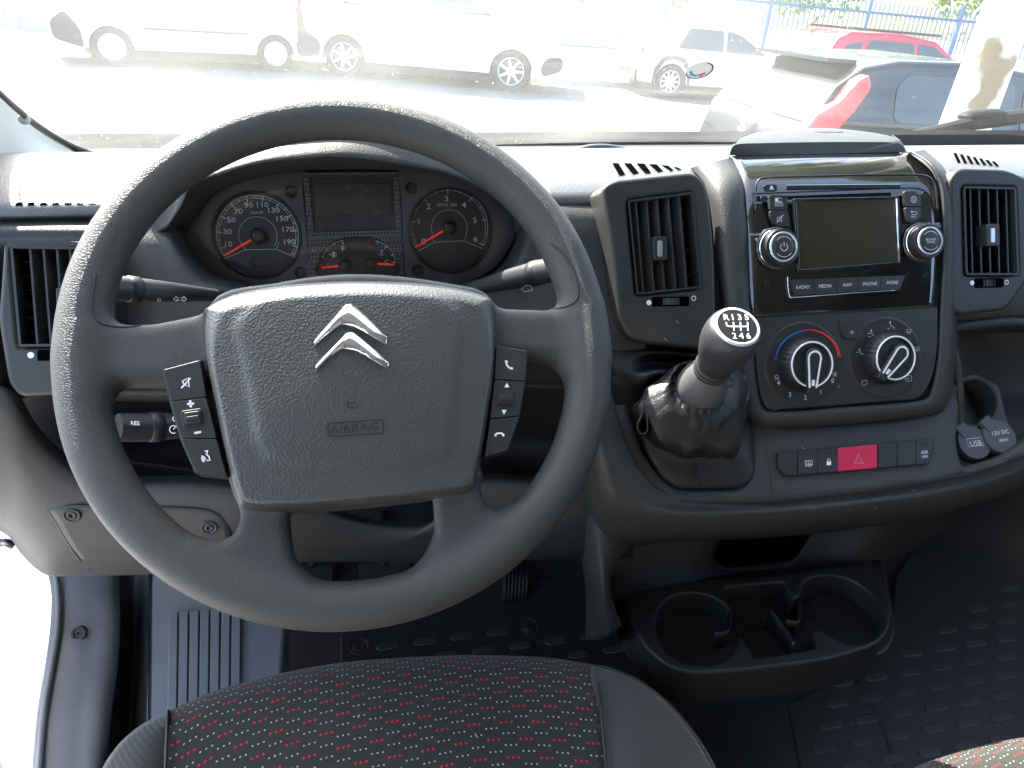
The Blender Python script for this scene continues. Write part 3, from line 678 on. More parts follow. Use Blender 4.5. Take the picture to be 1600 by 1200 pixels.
# ------------------------------------------------------------------ air vents
def zz(ox, oy, s): return lambda x, y: (ox+x/s, oy+y/s)
def make_vent(label, F, bez, opening, slats, lean, handle, wheelr, dots, wtop=.006, ntop=0, rows=True, bend=.0):
    t = thing('air_vent', label, 'air vent', F.P(*opening[0], 0), 'rectangular dashboard air vents')
    mb = MB(); hole = rp(opening, 5)
    holed(mb, F, bez, [hole], wtop, .045, .004, res=4)
    mb.build('bezel', M['bezel'], t, smooth=True, angle=40)
    mb = MB(); plate(mb, F, [(q[0], q[1]) for q in opening], wtop-.034, .004); mb.build('duct', M['black'], t)
    mb = MB(); plate(mb, F, rp([(wheelr[0]-2, wheelr[1]-1), (wheelr[2]+2, wheelr[1]-2), (wheelr[2]+2, wheelr[3]), (wheelr[0]-2, wheelr[3]+1)], 3), wtop+.0005, .002); mb.build('wheel_slot', M['deep_shade'], t)  # dark plate painting the shade of a slot that is not cut
    # frame lip of the opening
    mb = MB(); op2 = rp(opening, 4); spx(mb, F, op2, .0016, wtop+.0012, closed=True)
    UV = [F.uv(q[0], q[1], wtop+.0005) for q in op2]
    if area(UV) < 0: UV = UV[::-1]
    ins = inset(UV, .0022); n = len(UV); vs = [F.p(*q, wtop+.0018) for q in UV]+[F.p(*q, wtop+.0018) for q in ins]+[F.p(*q, wtop-.03) for q in ins]
    mb = MB(); mb.add(vs, [(i, (i+1) % n, n+(i+1) % n, n+i) for i in range(n)]+[(n+i, n+(i+1) % n, 2*n+(i+1) % n, 2*n+i) for i in range(n)])
    mb.build('inner_frame', M['smooth'], t)
    for (a, b) in slats:
        mb = MB(); A = np.array(F.uv(*a, wtop)); B = np.array(F.uv(*b, wtop)); d = (B-A)/np.linalg.norm(B-A); nn = np.array([-d[1], d[0]]); hw = .00085
        for s in (0,):
            c0 = [F.p(*(A+nn*hw*k), wtop-.001) for k in (-1, 1)]; c1 = [F.p(*(B+nn*hw*k), wtop-.001) for k in (-1, 1)]
            off = F.U*lean
            b0 = [q-F.N*.012+off for q in c0]; b1 = [q-F.N*.012+off for q in c1]
            vs = c0+c1+b0+b1
            mb.add(vs, [(0, 1, 3, 2), (4, 6, 7, 5), (0, 2, 6, 4), (1, 5, 7, 3), (0, 4, 5, 1), (2, 3, 7, 6)])
        mb.build('slat', M['smooth'], t)
    # fins behind, across
    x0 = np.array(F.uv(*opening[0], wtop)); x1 = np.array(F.uv(*opening[1], wtop)); x3 = np.array(F.uv(*opening[3], wtop)); x2 = np.array(F.uv(*opening[2], wtop))
    for k in range(1, 7):
        f = k/7; a = x0*(1-f)+x3*f; b = x1*(1-f)+x2*f
        vs = [F.p(a[0], a[1], wtop-.016), F.p(b[0], b[1], wtop-.016), F.p(b[0], b[1]-.006, wtop-.030), F.p(a[0], a[1]-.006, wtop-.030)]
        vs += [q+F.V*.0012 for q in vs]
        mb = MB(); mb.add(vs, [(0, 1, 2, 3), (4, 7, 6, 5), (0, 4, 5, 1), (2, 6, 7, 3), (0, 3, 7, 4), (1, 5, 6, 2)]); mb.build('fin', M['black'], t)
    x0_, y0_, x1_, y1_ = handle
    mb = MB(); plate(mb, F, [(x0_, y0_), (x1_, y0_-1), (x1_+1, y1_-1), (x0_+1, y1_)], wtop+.006, .016, .0022, r=4, seg=4); h = mb.build('vent_tab', M['smooth'], t, smooth=True, angle=40)
    cx = (x0_+x1_)/2; w_ = (x1_-x0_)*.16
    mb = MB(); plate(mb, F, [(cx-w_, y0_+6), (cx+w_, y0_+6), (cx+w_, y1_-6), (cx-w_, y1_-6)], wtop+.0070, .003, .0008, r=2, seg=3); mb.build('tab_insert', M['satin'], h)
    # thumb wheel
    a = np.array(F.uv(wheelr[0], (wheelr[1]+wheelr[3])/2, wtop)); b = np.array(F.uv(wheelr[2], (wheelr[1]+wheelr[3])/2-1, wtop)); hh = abs(F.uv(wheelr[0], wheelr[1], wtop)[1]-F.uv(wheelr[0], wheelr[3], wtop)[1])*.40
    mb = MB(); n = 14; R = np.linalg.norm(b-a)/2; c = (a+b)/2
    prof = []
    for k in range(n*2+1):
        th = pi*k/(2*n); rr = R if (k//1) % 2 == 0 else R*.90
        prof.append((c+(a-c)*cos(th)*rr/R, (-.006+sin(th)*rr*.45)))
    vs = []
    for q, z in prof: vs += [F.p(q[0], q[1]+hh, wtop+z), F.p(q[0], q[1]-hh, wtop+z)]
    mb.add(vs, [(2*i, 2*i+1, 2*i+3, 2*i+2) for i in range(len(prof)-1)]); mb.build('thumb_wheel', M['smooth'], t)
    mb = MB()
    if dots[0]: filluv(mb, F, circle_px(F, dots[0], .0026, 18, wtop+.0004), wtop+.0004)
    if dots[1]:
        stroke(mb, F, circle_px(F, dots[1], .0022, 18, wtop+.0004), .0008, wtop+.0004, closed=True)
    mb.build('open_closed_mark', M['white'], t)
    return t
z6 = zz(850, 220, 2.5); z7 = zz(1130, 200, 2.6083); z4 = zz(0, 350, 2.1825)
bez = rp([(940, 292), (960, 281), (1086, 268), (1106, 290), (1117, 380), (1121, 540), (1112, 548), (1004, 536), (984, 528), (970, 505), (958, 400)], [12, 14, 18, 16, 40, 14, 14, 20, 16, 40, 60], 6)
FV1 = tilt_frame(FK.P(1040, 390, 0), radians(27.8))
make_vent('rectangular air vent between the steering wheel and the radio', FV1, bez, [(980, 313), (1082, 300), (1096, 450), (994, 461)],
          [(z6(360, 238), z6(390, 592)), (z6(402, 232), z6(431, 588)), (z6(443, 226), z6(473, 583)), (z6(486, 219), z6(517, 579)), (z6(530, 212), z6(560, 574))],
          -.006, (1021, 370, 1042, 407), (1021, 465, 1075, 478), [(1014, 473), (1084, 466)])
bez = rp([(1484, 278), (1500, 262), (1574, 264), (1615, 282), (1620, 300), (1622, 430), (1604, 440), (1574, 484), (1500, 492), (1484, 482), (1486, 400)], [14, 14, 14, 10, 10, 14, 10, 14, 12, 10, 30], 6)
FV2 = tilt_frame(FK.P(1540, 370, 0), radians(27.8))
make_vent('rectangular air vent to the right of the radio', FV2, bez, [(1504, 291), (1586, 293), (1591, 430), (1508, 430)],
          [((1504+q, 291), (1508+q, 430)) for q in (13, 27, 41, 55, 69)], .007, (1542, 350, 1562, 385), (1525, 436, 1566, 449), [(1519, 442), (1573, 441)])
FV3 = tilt_frame(onY(60, 460, .655), radians(27.8))
bez = rp([(5, 378), (168, 376), (182, 500), (178, 612), (30, 621), (12, 600), (-4, 500)], [10, 10, 20, 20, 14, 20, 20], 6)
make_vent('rectangular air vent left of the steering wheel, partly behind its rim', FV3, bez, [(16, 384), (158, 386), (172, 540), (30, 542)],
          [(z4(100, 78), z4(126, 415)), (z4(146, 78), z4(172, 412)), (z4(192, 80), z4(216, 410)), (z4(236, 82), z4(262, 408)), (z4(282, 84), z4(308, 406)), (z4(318, 84), z4(346, 406))],
          .006, (87, 450, 104, 486), (60, 548, 110, 563), [(48, 555), None])

# defroster slots: near-black sheets laid on the dash top for their shade
def slots(label, quads, F3):
    t = thing('defroster_grille', label, 'defroster grille', F3, 'defroster grilles on the dash top')
    for q in quads:
        mb = MB(); P = [onZ(*p_, 0) if False else None for p_ in []]
        pts = []
        a_, b_, c_, d_ = [np.array(v_, float) for v_ in q]; NR = 7
        for x, y in [tuple(a_*(1-k/NR)+d_*(k/NR)) for k in range(NR+1)]+[tuple(b_*(1-k/NR)+c_*(k/NR)) for k in range(NR+1)]:
            d = ray(x, y)
            ys_ = np.linspace(.745, 1.2, 240); zsr = d[2]/d[1]*ys_; zt = np.array([ztop(0, v) for v in ys_])
            k = int(np.argmax(zsr <= zt)) ; pts.append(d*(ys_[k]/d[1])+np.array([0, 0, .0012]))
        mb.add(pts, [(k, k+1, NR+2+k, NR+1+k) for k in range(NR)]); o = mb.build('slot', M['deep_shade'], t)
    return t
slots('slotted defroster grille on the dash top above the centre vent', [[z6(*p) for p in q] for q in
      [[(266, 91), (290, 91), (318, 137), (292, 137)], [(312, 91), (340, 92), (372, 132), (346, 133)], [(360, 92), (392, 93), (418, 129), (394, 130)], [(408, 94), (440, 96), (466, 124), (444, 126)], [(456, 98), (484, 101), (506, 119), (492, 121)], [(504, 106), (520, 107), (538, 117), (524, 118)]]], onY(1000, 265, .8))
slots('slotted defroster grille on the dash top above the right vent', [[(1489+k*10, 240+k*2.2), (1494+k*10, 240.5+k*2.2), (1501+k*10, 256+k*.9), (1496+k*10, 256+k*.9)] for k in range(7)], onY(1520, 250, .8))
slots('slotted defroster grille on the dash top at the far left', [[(26+k*19, 318+k*.3), (36+k*19, 318+k*.3), (33+k*19, 328), (23+k*19, 328)] for k in range(7)], onY(80, 322, .76))

# ------------------------------------------------------------------ centre console: surround, radio, heater panel
def console():
    I = [(1143, 246), (1160, 280), (1167, 330), (1171, 390), (1173, 465), (1176, 495), (1180, 560), (1186, 615), (1197, 640), (1230, 641), (1300, 636), (1400, 628), (1438, 624), (1452, 612), (1463, 560), (1467, 478), (1471, 400), (1471, 330), (1466, 285), (1448, 254), (1420, 238)]
    O = [(1080, 262), (1102, 290), (1112, 340), (1118, 400), (1126, 465), (1134, 520), (1146, 580), (1162, 645), (1188, 668), (1230, 670), (1300, 667), (1400, 657), (1458, 648), (1484, 632), (1494, 570), (1496, 500), (1498, 420), (1495, 350), (1488, 300), (1474, 262), (1444, 234)]
    wo = [-.045, -.014, -.003, 0, 0, 0, 0, 0, 0, 0, 0, 0, 0, 0, 0, 0, 0, 0, -.003, -.014, -.045]
    Id = crv([(a[0], a[1], w_*100) for a, w_ in zip(I, wo)], 120); Od = crv([(a[0], a[1], w_*100) for a, w_ in zip(O, wo)], 120)
    prof = [(-.03, -.02), (.0, .001), (.06, .0065), (.16, .0095), (.35, .0105), (.6, .009), (.8, .004), (.93, -.006), (1.0, -.022), (1.02, -.06)]
    G = []
    for s, wv in prof:
        G.append([FK.P(*(a[:2]*(1-s)+b[:2]*s), wv+a[2]/100) for a, b in zip(Id, Od)])
    mb = MB(); gridm(mb, G); mb.build('console_surround', M['dash'], DASH, smooth=True)
    # backing block
    mb = MB(); plate(mb, FK, [(1150, 262), (1440, 256), (1462, 300), (1460, 600), (1430, 618), (1205, 632), (1188, 600), (1170, 300)], -.060, .10); mb.build('console_block', M['black'], DASH)
console()

RAD = thing('car_radio', 'gloss black car radio with a blank screen, two round knobs and five menu buttons', 'car radio', FK.P(1320, 370, 0))
Lft = [(1141, 240), (1146, 250), (1158, 275), (1166, 318), (1170, 384), (1172, 465), (1177, 496)]
Rgt = [(1416, 236), (1428, 244), (1455, 267), (1466, 296), (1471, 353), (1470, 430), (1466, 479)]
wz = [-.062, -.042, -.016, .000, .006, .007, .007]
rows = []
for a, b, q in zip(Lft, Rgt, wz):
    rows.append([(a[0]+(b[0]-a[0])*s, a[1]+(b[1]-a[1])*s, (FK, q)) for s in (0, .25, .5, .75, 1)])
surf('fascia_panel', rows, M['gloss'], RAD, nr=40, nc=20, thick=.003)
FR = Frame(FK.p(0, 0, .0075), FK.N)
# raised step line around the face
stepo = crv([(1180, 330), (1181, 300), (1184, 284), (1195, 278), (1240, 276), (1320, 274), (1400, 273), (1440, 274), (1455, 280), (1461, 296), (1465, 330)], 60)
mb = MB(); tube(mb, [FK.P(q[0], q[1], .0062) for q in stepo], .0011, 8); mb.build('face_edge', M['gloss'], RAD, smooth=True)
mb = MB(); plate(mb, FR, [(1229, 291), (1407, 289.5), (1407, 293), (1229, 295)], .0004, .003); mb.build('disc_slot', M['black'], RAD)
mb = MB(); tube(mb, [FR.P(q[0], q[1], .0004) for q in [(1228, 290), (1408, 288.5)]], .0006, 6); tube(mb, [FR.P(q[0], q[1], .0004) for q in [(1228, 296.5), (1408, 294.5)]], .0006, 6); mb.build('slot_lip', M['gloss'], RAD)
# screen with bright bevel at its sides
mb = MB(); holed(mb, FR, rp([(1240, 310), (1405, 306.5), (1408, 413), (1247, 426)], 3), [rp([(1244.5, 314), (1400, 310.5), (1403, 409), (1250.5, 421)], 2)], .0022, .004, .0007); mb.build('screen_frame', M['gloss'], RAD, smooth=True, angle=40)
mb = MB(); plate(mb, FR, [(1243, 312), (1402, 309), (1405, 411), (1249, 423)], .0008, .003); mb.build('screen', M['screen'], RAD)
mb = MB(); tube(mb, [FR.P(*q, .0024) for q in [(1400.5, 311), (1402.5, 360), (1405, 410)]], .0010, 8); tube(mb, [FR.P(*q, .0016) for q in [(1242, 313), (1245, 365), (1247.5, 424), (1300, 420.5)]], .0006, 8); mb.build('screen_edge_trim', M['chrome'], RAD, smooth=True)
def button(P, label=None, r=4, h=.0018, m='smooth', par=None, F=None, nm='button', bev=.0008):
    mb = MB(); plate(mb, F or FR, P, h, .004, bev, r=r); o = mb.build(nm, M[m], par or RAD, smooth=True, angle=35)
    return o
button([z7(168, 232), z7(180, 229), z7(220, 229), z7(222, 257), z7(176, 257)], r=3)
button([z7(190, 276), z7(200, 273), z7(262, 272), z7(262, 335), z7(191, 335)], r=3)
button([z7(191, 337), z7(263, 337), z7(271, 370), z7(271, 403), z7(222, 402), z7(204, 390), z7(194, 365)], r=3)
button([z7(738, 257), z7(780, 255), z7(806, 275), z7(810, 320), z7(743, 321)], r=3)
button([z7(743, 323), z7(810, 322), z7(806, 365), z7(780, 384), z7(748, 384)], r=3)
TL, TR, BR, BL = z7(268, 620), z7(746, 600), z7(722, 657), z7(288, 683)
mb = MB(); plate(mb, FR, [(TL[0]-2, TL[1]-3), (TR[0]+3, TR[1]-3), (BR[0]+5, BR[1]+2), (BL[0]-6, BL[1]+3)], .0006, .003, .0004, r=6); mb.build('button_tray', M['gloss'], RAD)
mb = MB(); tube(mb, [FR.P(*q, .0010) for q in crv([z7(262, 605), z7(264, 650), z7(272, 688), z7(300, 690), z7(500, 675), z7(720, 660)], 30)], .0006, 6); mb.build('button_tray_trim', M['chrome'], RAD, smooth=True)
names = ['RADIO', 'MEDIA', 'NAV', 'PHONE', 'MORE']; tp = MB()
for k in range(5):
    L = lambda A, B, s: (A[0]+(B[0]-A[0])*s, A[1]+(B[1]-A[1])*s)
    a, b, c, d = L(TL, TR, k/5+.003), L(TL, TR, (k+1)/5-.003), L(BL, BR, (k+1)/5-.003), L(BL, BR, k/5+.003)
    button([a, b, c, d], r=2, h=.0022)
    m = ((a[0]+b[0]+c[0]+d[0])/4, (a[1]+b[1]+c[1]+d[1])/4); tpx(tp, FR, m[0], m[1], names[k], 5.4, w=.0024, shear=.15)
# symbols
w_ = .0021
fillpx(tp, FR, [z7(197, 232), z7(206, 246), z7(188, 246)], w_); spx(tp, FR, [z7(188, 250), z7(206, 250)], .0007, w_)
spx(tp, FR, [z7(212, 286), z7(237, 286), z7(237, 299), z7(212, 299)], .0005, w_, closed=True); fillpx(tp, FR, [z7(212, 286), z7(224, 286), z7(224, 299), z7(212, 299)], w_)
tpx(tp, FR, *z7(226, 306), 'SCREEN', 3.0, w=w_); tpx(tp, FR, *z7(227, 316), 'ON/OFF', 3.0, w=w_)
spx(tp, FR, [z7(220, 365), z7(228, 365), z7(238, 356), z7(238, 384), z7(228, 376), z7(220, 376)], .0006, w_, closed=True); spx(tp, FR, [z7(218, 386), z7(246, 354)], .0007, w_)
u, v = FR.uv(*z7(777, 291), w_); stroke(tp, FR, [(u+(.0036 if k % 2 else .0029)*cos(tau*k/16), v+(.0036 if k % 2 else .0029)*sin(tau*k/16)) for k in range(16)], .0006, w_, closed=True); stroke(tp, FR, [(u+.0014*cos(tau*k/12), v+.0014*sin(tau*k/12)) for k in range(12)], .0005, w_, closed=True)
spx(tp, FR, [z7(766, 342), z7(786, 341), z7(791, 347), z7(786, 353), z7(768, 354)], .0006, w_); spx(tp, FR, [z7(771, 337), z7(765, 342), z7(771, 347)], .0006, w_); tpx(tp, FR, *z7(777, 362), 'BACK', 2.6, w=w_)
tpx(tp, FR, 1180, 366.5, 'VOLUME', 3.6, w=.0004); tpx(tp, FR, *z7(871, 391), 'TUNE', 3.2, w=.0004); tpx(tp, FR, *z7(872, 400), 'SCROLL', 3.2, w=.0004)
for a, b, c in (((154, 428), (168, 418), (178, 410)), ((139, 466), (133, 456), (140, 446))): fillpx(tp, FR, [z7(a[0], a[1]), z7(b[0]-4, b[1]-4), z7(*c), z7(b[0]+4, b[1]+4)], .0004)
fillpx(tp, FR, [z7(833, 382), z7(852, 394), z7(846, 398)], .0004); fillpx(tp, FR, [z7(862, 412), z7(872, 430), z7(866, 428)], .0004)
tp.build('printed_symbols', M['grey'], RAD)
for x, y in ((1192, 311), (1444.5, 303.5), (1198, 442), (1447, 429)):
    mb = MB(); u, v = FR.uv(x, y); lathe(mb, FR.p(u, v, 0), FR.N, [(.0030, -.0002), (.0026, .0006), (.0021, -.0001), (.0018, -.001)], 18); mb.build('screw_hole', M['black'], RAD, smooth=True)
def knob(cx, cy, R, capc, label, face):
    u, v = FR.uv(cx, cy, 0); kb = MB()
    lathe(kb, FR.p(u, v, 0), FR.N, [(R*1.16, 0), (R*1.14, .0015), (R*1.05, .002)], 56); k0 = kb.build('knob_base', M['gloss'], RAD, smooth=True)
    kb = MB(); prof = [(R, .001), (R*.99, .012), (R*.94, .0135)]
    n = 72; vs = []; fs = []
    for r, h in prof:
        for k in range(n): rr = r*(1.0 if k % 2 else .965) if h > .0005 and h < .0125 else r; vs.append(FR.p(u+rr*cos(tau*k/n), v+rr*sin(tau*k/n), h))
    for i in range(2):
        for k in range(n): l = (k+1) % n; fs.append((i*n+k, i*n+l, (i+1)*n+l, (i+1)*n+k))
    kb.add(vs, fs); lathe(kb, FR.p(u, v, 0), FR.N, [(R*.94, .0135), (R*.80, .0138), (R*.78, .0120)], 48)
    kn = kb.build('knob', M['smooth'], RAD, smooth=True, angle=40)
    kb = MB(); lathe(kb, FR.p(u, v, 0), FR.N, [(R*1.03, .0010), (R*1.05, .0022), (R*1.0, .003)], 56, cap=False); kb.build('base_ring', M['chrome'], kn, smooth=True)
    kb = MB(); lathe(kb, FR.p(u, v, 0), FR.N, [(R*.80, .0132), (R*.79, .0146), (R*.72, .0150), (R*.68, .0142)], 56, cap=False); kb.build('ring', M['chrome'], kn, smooth=True)
    kb = MB(); lathe(kb, FR.p(u, v, 0), FR.N, [(R*.70, .0120), (R*.68, .0146), (R*.4, .0150), (.0001, .0151)], 48); kb.build('cap', M['bezel'], kn, smooth=True)
    kb = MB(); Fc = Frame(FR.p(u, v, .0153), FR.N)
    for a0, a1 in ((40, 140), (220, 320)): stroke(kb, Fc, arc((0, 0), R*.52, a0, a1), .0005, 0)
    if face == 'power':
        stroke(kb, Fc, arc((0, -.0002), R*.20, 125, 415), .0007, 0); stroke(kb, Fc, [(0, 0), (0, R*.26)], .0007, 0)
    else: text(kb, Fc, (0, .0012), 'BROWSE', .0030, 0); text(kb, Fc, (0, -.0016), 'ENTER', .0030, 0)
    kb.build('cap_symbol', M['grey'], kn)
knob(1212.5, 388.5, .0192, None, '', 'power'); knob(1438, 379, .0185, None, '', 'browse')

# heater panel
HT = thing('heater_control_panel', 'dark heater panel with two white-ringed rotary dials below the radio', 'heater controls', FK.P(1320, 560, 0))
HO = rp([(1178, 498), (1466, 480), (1466, 545), (1456, 596), (1437, 623), (1200, 641), (1190, 622), (1182, 570)], [3, 3, 20, 20, 12, 10, 16, 20], 6)
mb = MB(); plate(mb, FK, HO, .0075, .02, .0012); mb.build('panel', M['bezel'], HT, smooth=True, angle=30)
mb = MB(); spx(mb, FK, [(1177, 496.5), (1466, 478.5)], .0010, .0082); mb.build('joint', M['black'], HT)
FHT = Frame(FK.p(0, 0, .0075), FK.N)
def dial(cx, cy, R, ptr, ringc):
    """shallow dish, ribbed skirt, white ring and a raised pointer; ptr = angle in degrees of the pointer tip"""
    u, v = FHT.uv(cx, cy, .004)
    O = FHT.p(u, v, 0)
    mb = MB(); lathe(mb, O, FHT.N, [(R*1.75, .0002), (R*1.70, .0012), (R*1.62, .0008), (R*1.16, .0006)], 64); dsh = mb.build('dish', M['smooth'], HT, smooth=True)
    n = 90; vs = []; fs = []
    prof = [(R*1.14, .0008), (R*1.12, .008), (R*1.02, .014), (R*.93, .0165), (R*.84, .0165)]
    for i, (r, h) in enumerate(prof):
        for k in range(n):
            g = (k % 3 == 0) and i < 3 and (k//15) % 2 == 0
            rr = r*(.955 if g else 1); vs.append(O+(FHT.U*cos(tau*k/n)+FHT.V*sin(tau*k/n))*rr+FHT.N*h)
    for i in range(len(prof)-1):
        for k in range(n): l = (k+1) % n; fs.append((i*n+k, i*n+l, (i+1)*n+l, (i+1)*n+k))
    mb = MB(); mb.add(vs, fs); lathe(mb, O, FHT.N, [(R*.86, .0165), (R*.80, .0145), (.0001, .0142)], 60); kn = mb.build('knob', M['black'], HT, smooth=True, angle=50)
    mb = MB(); lathe(mb, O, FHT.N, [(R*.94, .0158), (R*.935, .0172), (R*.90, .0176), (R*.872, .0170), (R*.868, .015)], 64, cap=False); mb.build('ring', M['white'], kn, smooth=True)
    a = radians(ptr); d = np.array([cos(a), sin(a)]); nrm = np.array([-d[1], d[0]]); c = np.array([u, v])
    def outline(s):
        tip = c+d*R*(.98*s+.04); back = c-d*R*.28*s
        hw = R*.30*s; tw = R*.16*s; pts = [tip-nrm*tw, tip+nrm*tw]
        for k in range(9): b = pi/2+pi*k/8; pts.append(back+(-d*(-cos(b))*-1*hw) *0 + (nrm*sin(b)*hw*1.0) + d*(cos(b)*hw))
        return pts
    mb = MB(); plate_uv(mb, FHT, outline(1.18), .0200, .008, .002, 3); mb.build('pointer', M['black'], kn, smooth=True, angle=50)
    mb = MB(); P = outline(.92); P2 = P[1:]+P[:1]
    stroke(mb, FHT, P[1:]+P[:1], R*.085, .0206); t_ = c+d*R*.86; stroke(mb, FHT, [t_, c+d*R*.62], R*.14, .0206); mb.build('pointer_line', M['white'], kn)
    return (u, v)
c1 = dial(1258, 569, .0250, -96, None)
c2 = dial(1387, 559, .0246, -133, None)
button([(1313, 500), (1351, 497), (1350, 518), (1343, 529), (1322, 531), (1314, 520)], r=4, h=.0022, par=HT, F=FHT)
pr = MB()
for s, x, y in (('4', 226, 1040), ('3', 272, 1087), ('2', 335, 1099), ('1', 398, 1077), ('0', 446, 1030)): tpx(pr, FHT, *z7(x, y), s, 7.2, w=.0014, bold=.01)
u, v = FHT.uv(*z7(455, 1004), .0014)
for k in range(4): a = tau*k/4+.4; stroke(pr, FHT, [(u, v), (u+.0030*cos(a), v+.0030*sin(a)), (u+.0030*cos(a+.7), v+.0030*sin(a+.7)), (u, v)], .0004, .0014)
def wavy(c, s=1.0): 
    q = z7(*c); spx(pr, FHT, [(q[0]-4*s, q[1]-3), (q[0], q[1]-4.2), (q[0]+4*s, q[1]-3), (q[0]+3*s, q[1]+1), (q[0]-3*s, q[1]+1)], .0004, .0014, closed=True)
    for k in (-1.5, 1.5): spx(pr, FHT, [(q[0]+k, q[1]+4), (q[0]+k+.6, q[1]+2), (q[0]+k-.3, q[1]), (q[0]+k, q[1]-1.5)], .0004, .0014)
wavy((218, 1018), .8); wavy((756, 830), 1.0); wavy((790, 902), 1.1)
def seatfig(c, kind):
    q = z7(*c); X = lambda dx, dy: (q[0]+dx, q[1]+dy)
    spx(pr, FHT, [X(-1, -4), X(0, 1), X(4, 1.5), X(5, 5)], .0006, .0014); filluv(pr, FHT, circle_px(FHT, X(-1.5, -5.5), .0009, 10, .0014), .0014)
    if kind in (0, 2): spx(pr, FHT, [X(-7, -1), X(-3, -1), X(-4.5, -2.5)], .0005, .0014)
    if kind in (1, 2): spx(pr, FHT, [X(-6, 4), X(-2, 4), X(-3.5, 5.5)], .0005, .0014)
seatfig((560, 917), 0); seatfig((607, 840), 2); seatfig((684, 806), 1)
q = z7(756, 1021); spx(pr, FHT, [(q[0]-5, q[1]-3), (q[0]+1, q[1]-5), (q[0]+5, q[1]-4), (q[0]+4, q[1]+4), (q[0]-4, q[1]+4)], .0005, .0014, closed=True); spx(pr, FHT, [(q[0]-6, q[1]+1), (q[0]+1, q[1]), (q[0]-1, q[1]-2)], .0005, .0014)
q = z7(577, 1038); spx(pr, FHT, [(q[0]-4, q[1]-3), (q[0]+2, q[1]-4), (q[0]+4, q[1]), (q[0]+1, q[1]+4), (q[0]-4, q[1]+4)], .0005, .0014, closed=True)
q = (1331, 519)
for k in range(3): a = pi*k/3; spx(pr, FHT, [(q[0]+3.4*cos(a), q[1]+3.6*sin(a)), (q[0]-3.4*cos(a), q[1]-3.6*sin(a))], .0004, .0026)
pr.build('dial_marking', M['grey'], HT)
def thermo():
    bl, rd = MB(), MB(); uu, vv = c1
    A = FHT.uv(*z7(215, 940), .0014); B = FHT.uv(*z7(472, 926), .0014)
    def cpt(k): q = crv([z7(215, 930), z7(232, 888), z7(268, 850), z7(320, 828), z7(370, 824), z7(420, 845), z7(455, 880), z7(470, 918)], 61)[k]; return FHT.uv(q[0], q[1], .0014)
    for mbx, k0, k1, w0, w1 in ((bl, 0, 34, .0022, .0006), (rd, 26, 60, .0008, .0042)):
        C = [np.array(cpt(k)) for k in range(k0, k1+1)]; n = len(C)
        for off in ((-1, 0, 1) if mbx is rd else (0,)):
            pts = []
            for i, q in enumerate(C):
                d = q-np.array([uu, vv]); d = d/np.linalg.norm(d); pts.append(q+d*off*.0013*(i/n))
            stroke(mbx, FHT, pts, .0008 if mbx is rd else .0012, .0016 if mbx is rd else .0014)
    stroke(bl, FHT, [(A[0]+.0016*cos(tau*k/16), A[1]+.0016*sin(tau*k/16)) for k in range(16)], .0006, .0014, closed=True)
    stroke(rd, FHT, [(B[0]+.0018*cos(tau*k/16), B[1]+.0018*sin(tau*k/16)) for k in range(16)], .0010, .0014, closed=True)
    bl.build('cold_scale', M['blue'], HT); rd.build('hot_scale', M['red'], HT)
thermo()

# lidded tray on top of the console
LID = thing('document_clip', 'black lidded document holder on the dash top above the radio', 'document holder', onY(1280, 230, .76))
def lidgrid():
    rows = []
    ft = crv([(1140, 241, .776), (1143, 232, .776), (1150, 226, .778), (1175, 224, .780), (1280, 222, .782), (1385, 222, .780), (1404, 224, .778), (1411, 230, .776), (1415, 237, .776)], 50)
    bt = [(1140+(1415-1140)*k/49, 243-(5*k/49), .774) for k in range(50)]
    R1 = [onY(q[0], q[1], q[2]) for q in ft]; R0 = [onY(*q) for q in bt]
    back = crv([(1148, 230, .80), (1156, 220, .83), (1170, 212, .86), (1196, 205, .90), (1283, 200, .93), (1356, 206, .90), (1388, 213, .86), (1402, 221, .83), (1409, 229, .79)], 50)
    R3 = [onY(q[0], q[1], q[2]) for q in back]; R2 = [a*.9+b*.1+np.array([0, 0, .002]) for a, b in zip(R1, R3)]
    Rm = [a*.5+b*.5+np.array([0, 0, .003]) for a, b in zip(R1, R3)]
    R4 = [q+np.array([0, .02, -.03]) for q in R3]
    mb = MB(); gridm(mb, [R0, R1, R2, Rm, R3, R4]); o = mb.build('lid', M['dash'], LID, smooth=True, angle=50)
    mb = MB(); pass
    mb = MB(); a = onY(1262, 212, .82); 
    for k in range(2): mb = MB(); tube(mb, [(R1[10+k*28]*(1-s)+R3[10+k*28]*s)+np.array([0, 0, .0030]) for s in (.05, .3, .6, .95)], .0007, 6); mb.build('seam', M['black'], LID)
    mb = MB(); q = [R1[25]*(1-s)+R3[25]*s for s in (.55, .8)]; tube(mb, crv([q[0]+np.array([-.02, 0, .003]), q[0]+np.array([-.015, -.01, .004]), q[0]+np.array([.015, -.01, .004]), q[0]+np.array([.02, 0, .003])], 12), .0009, 6); mb.build('finger_pull', M['black'], LID)
lidgrid()

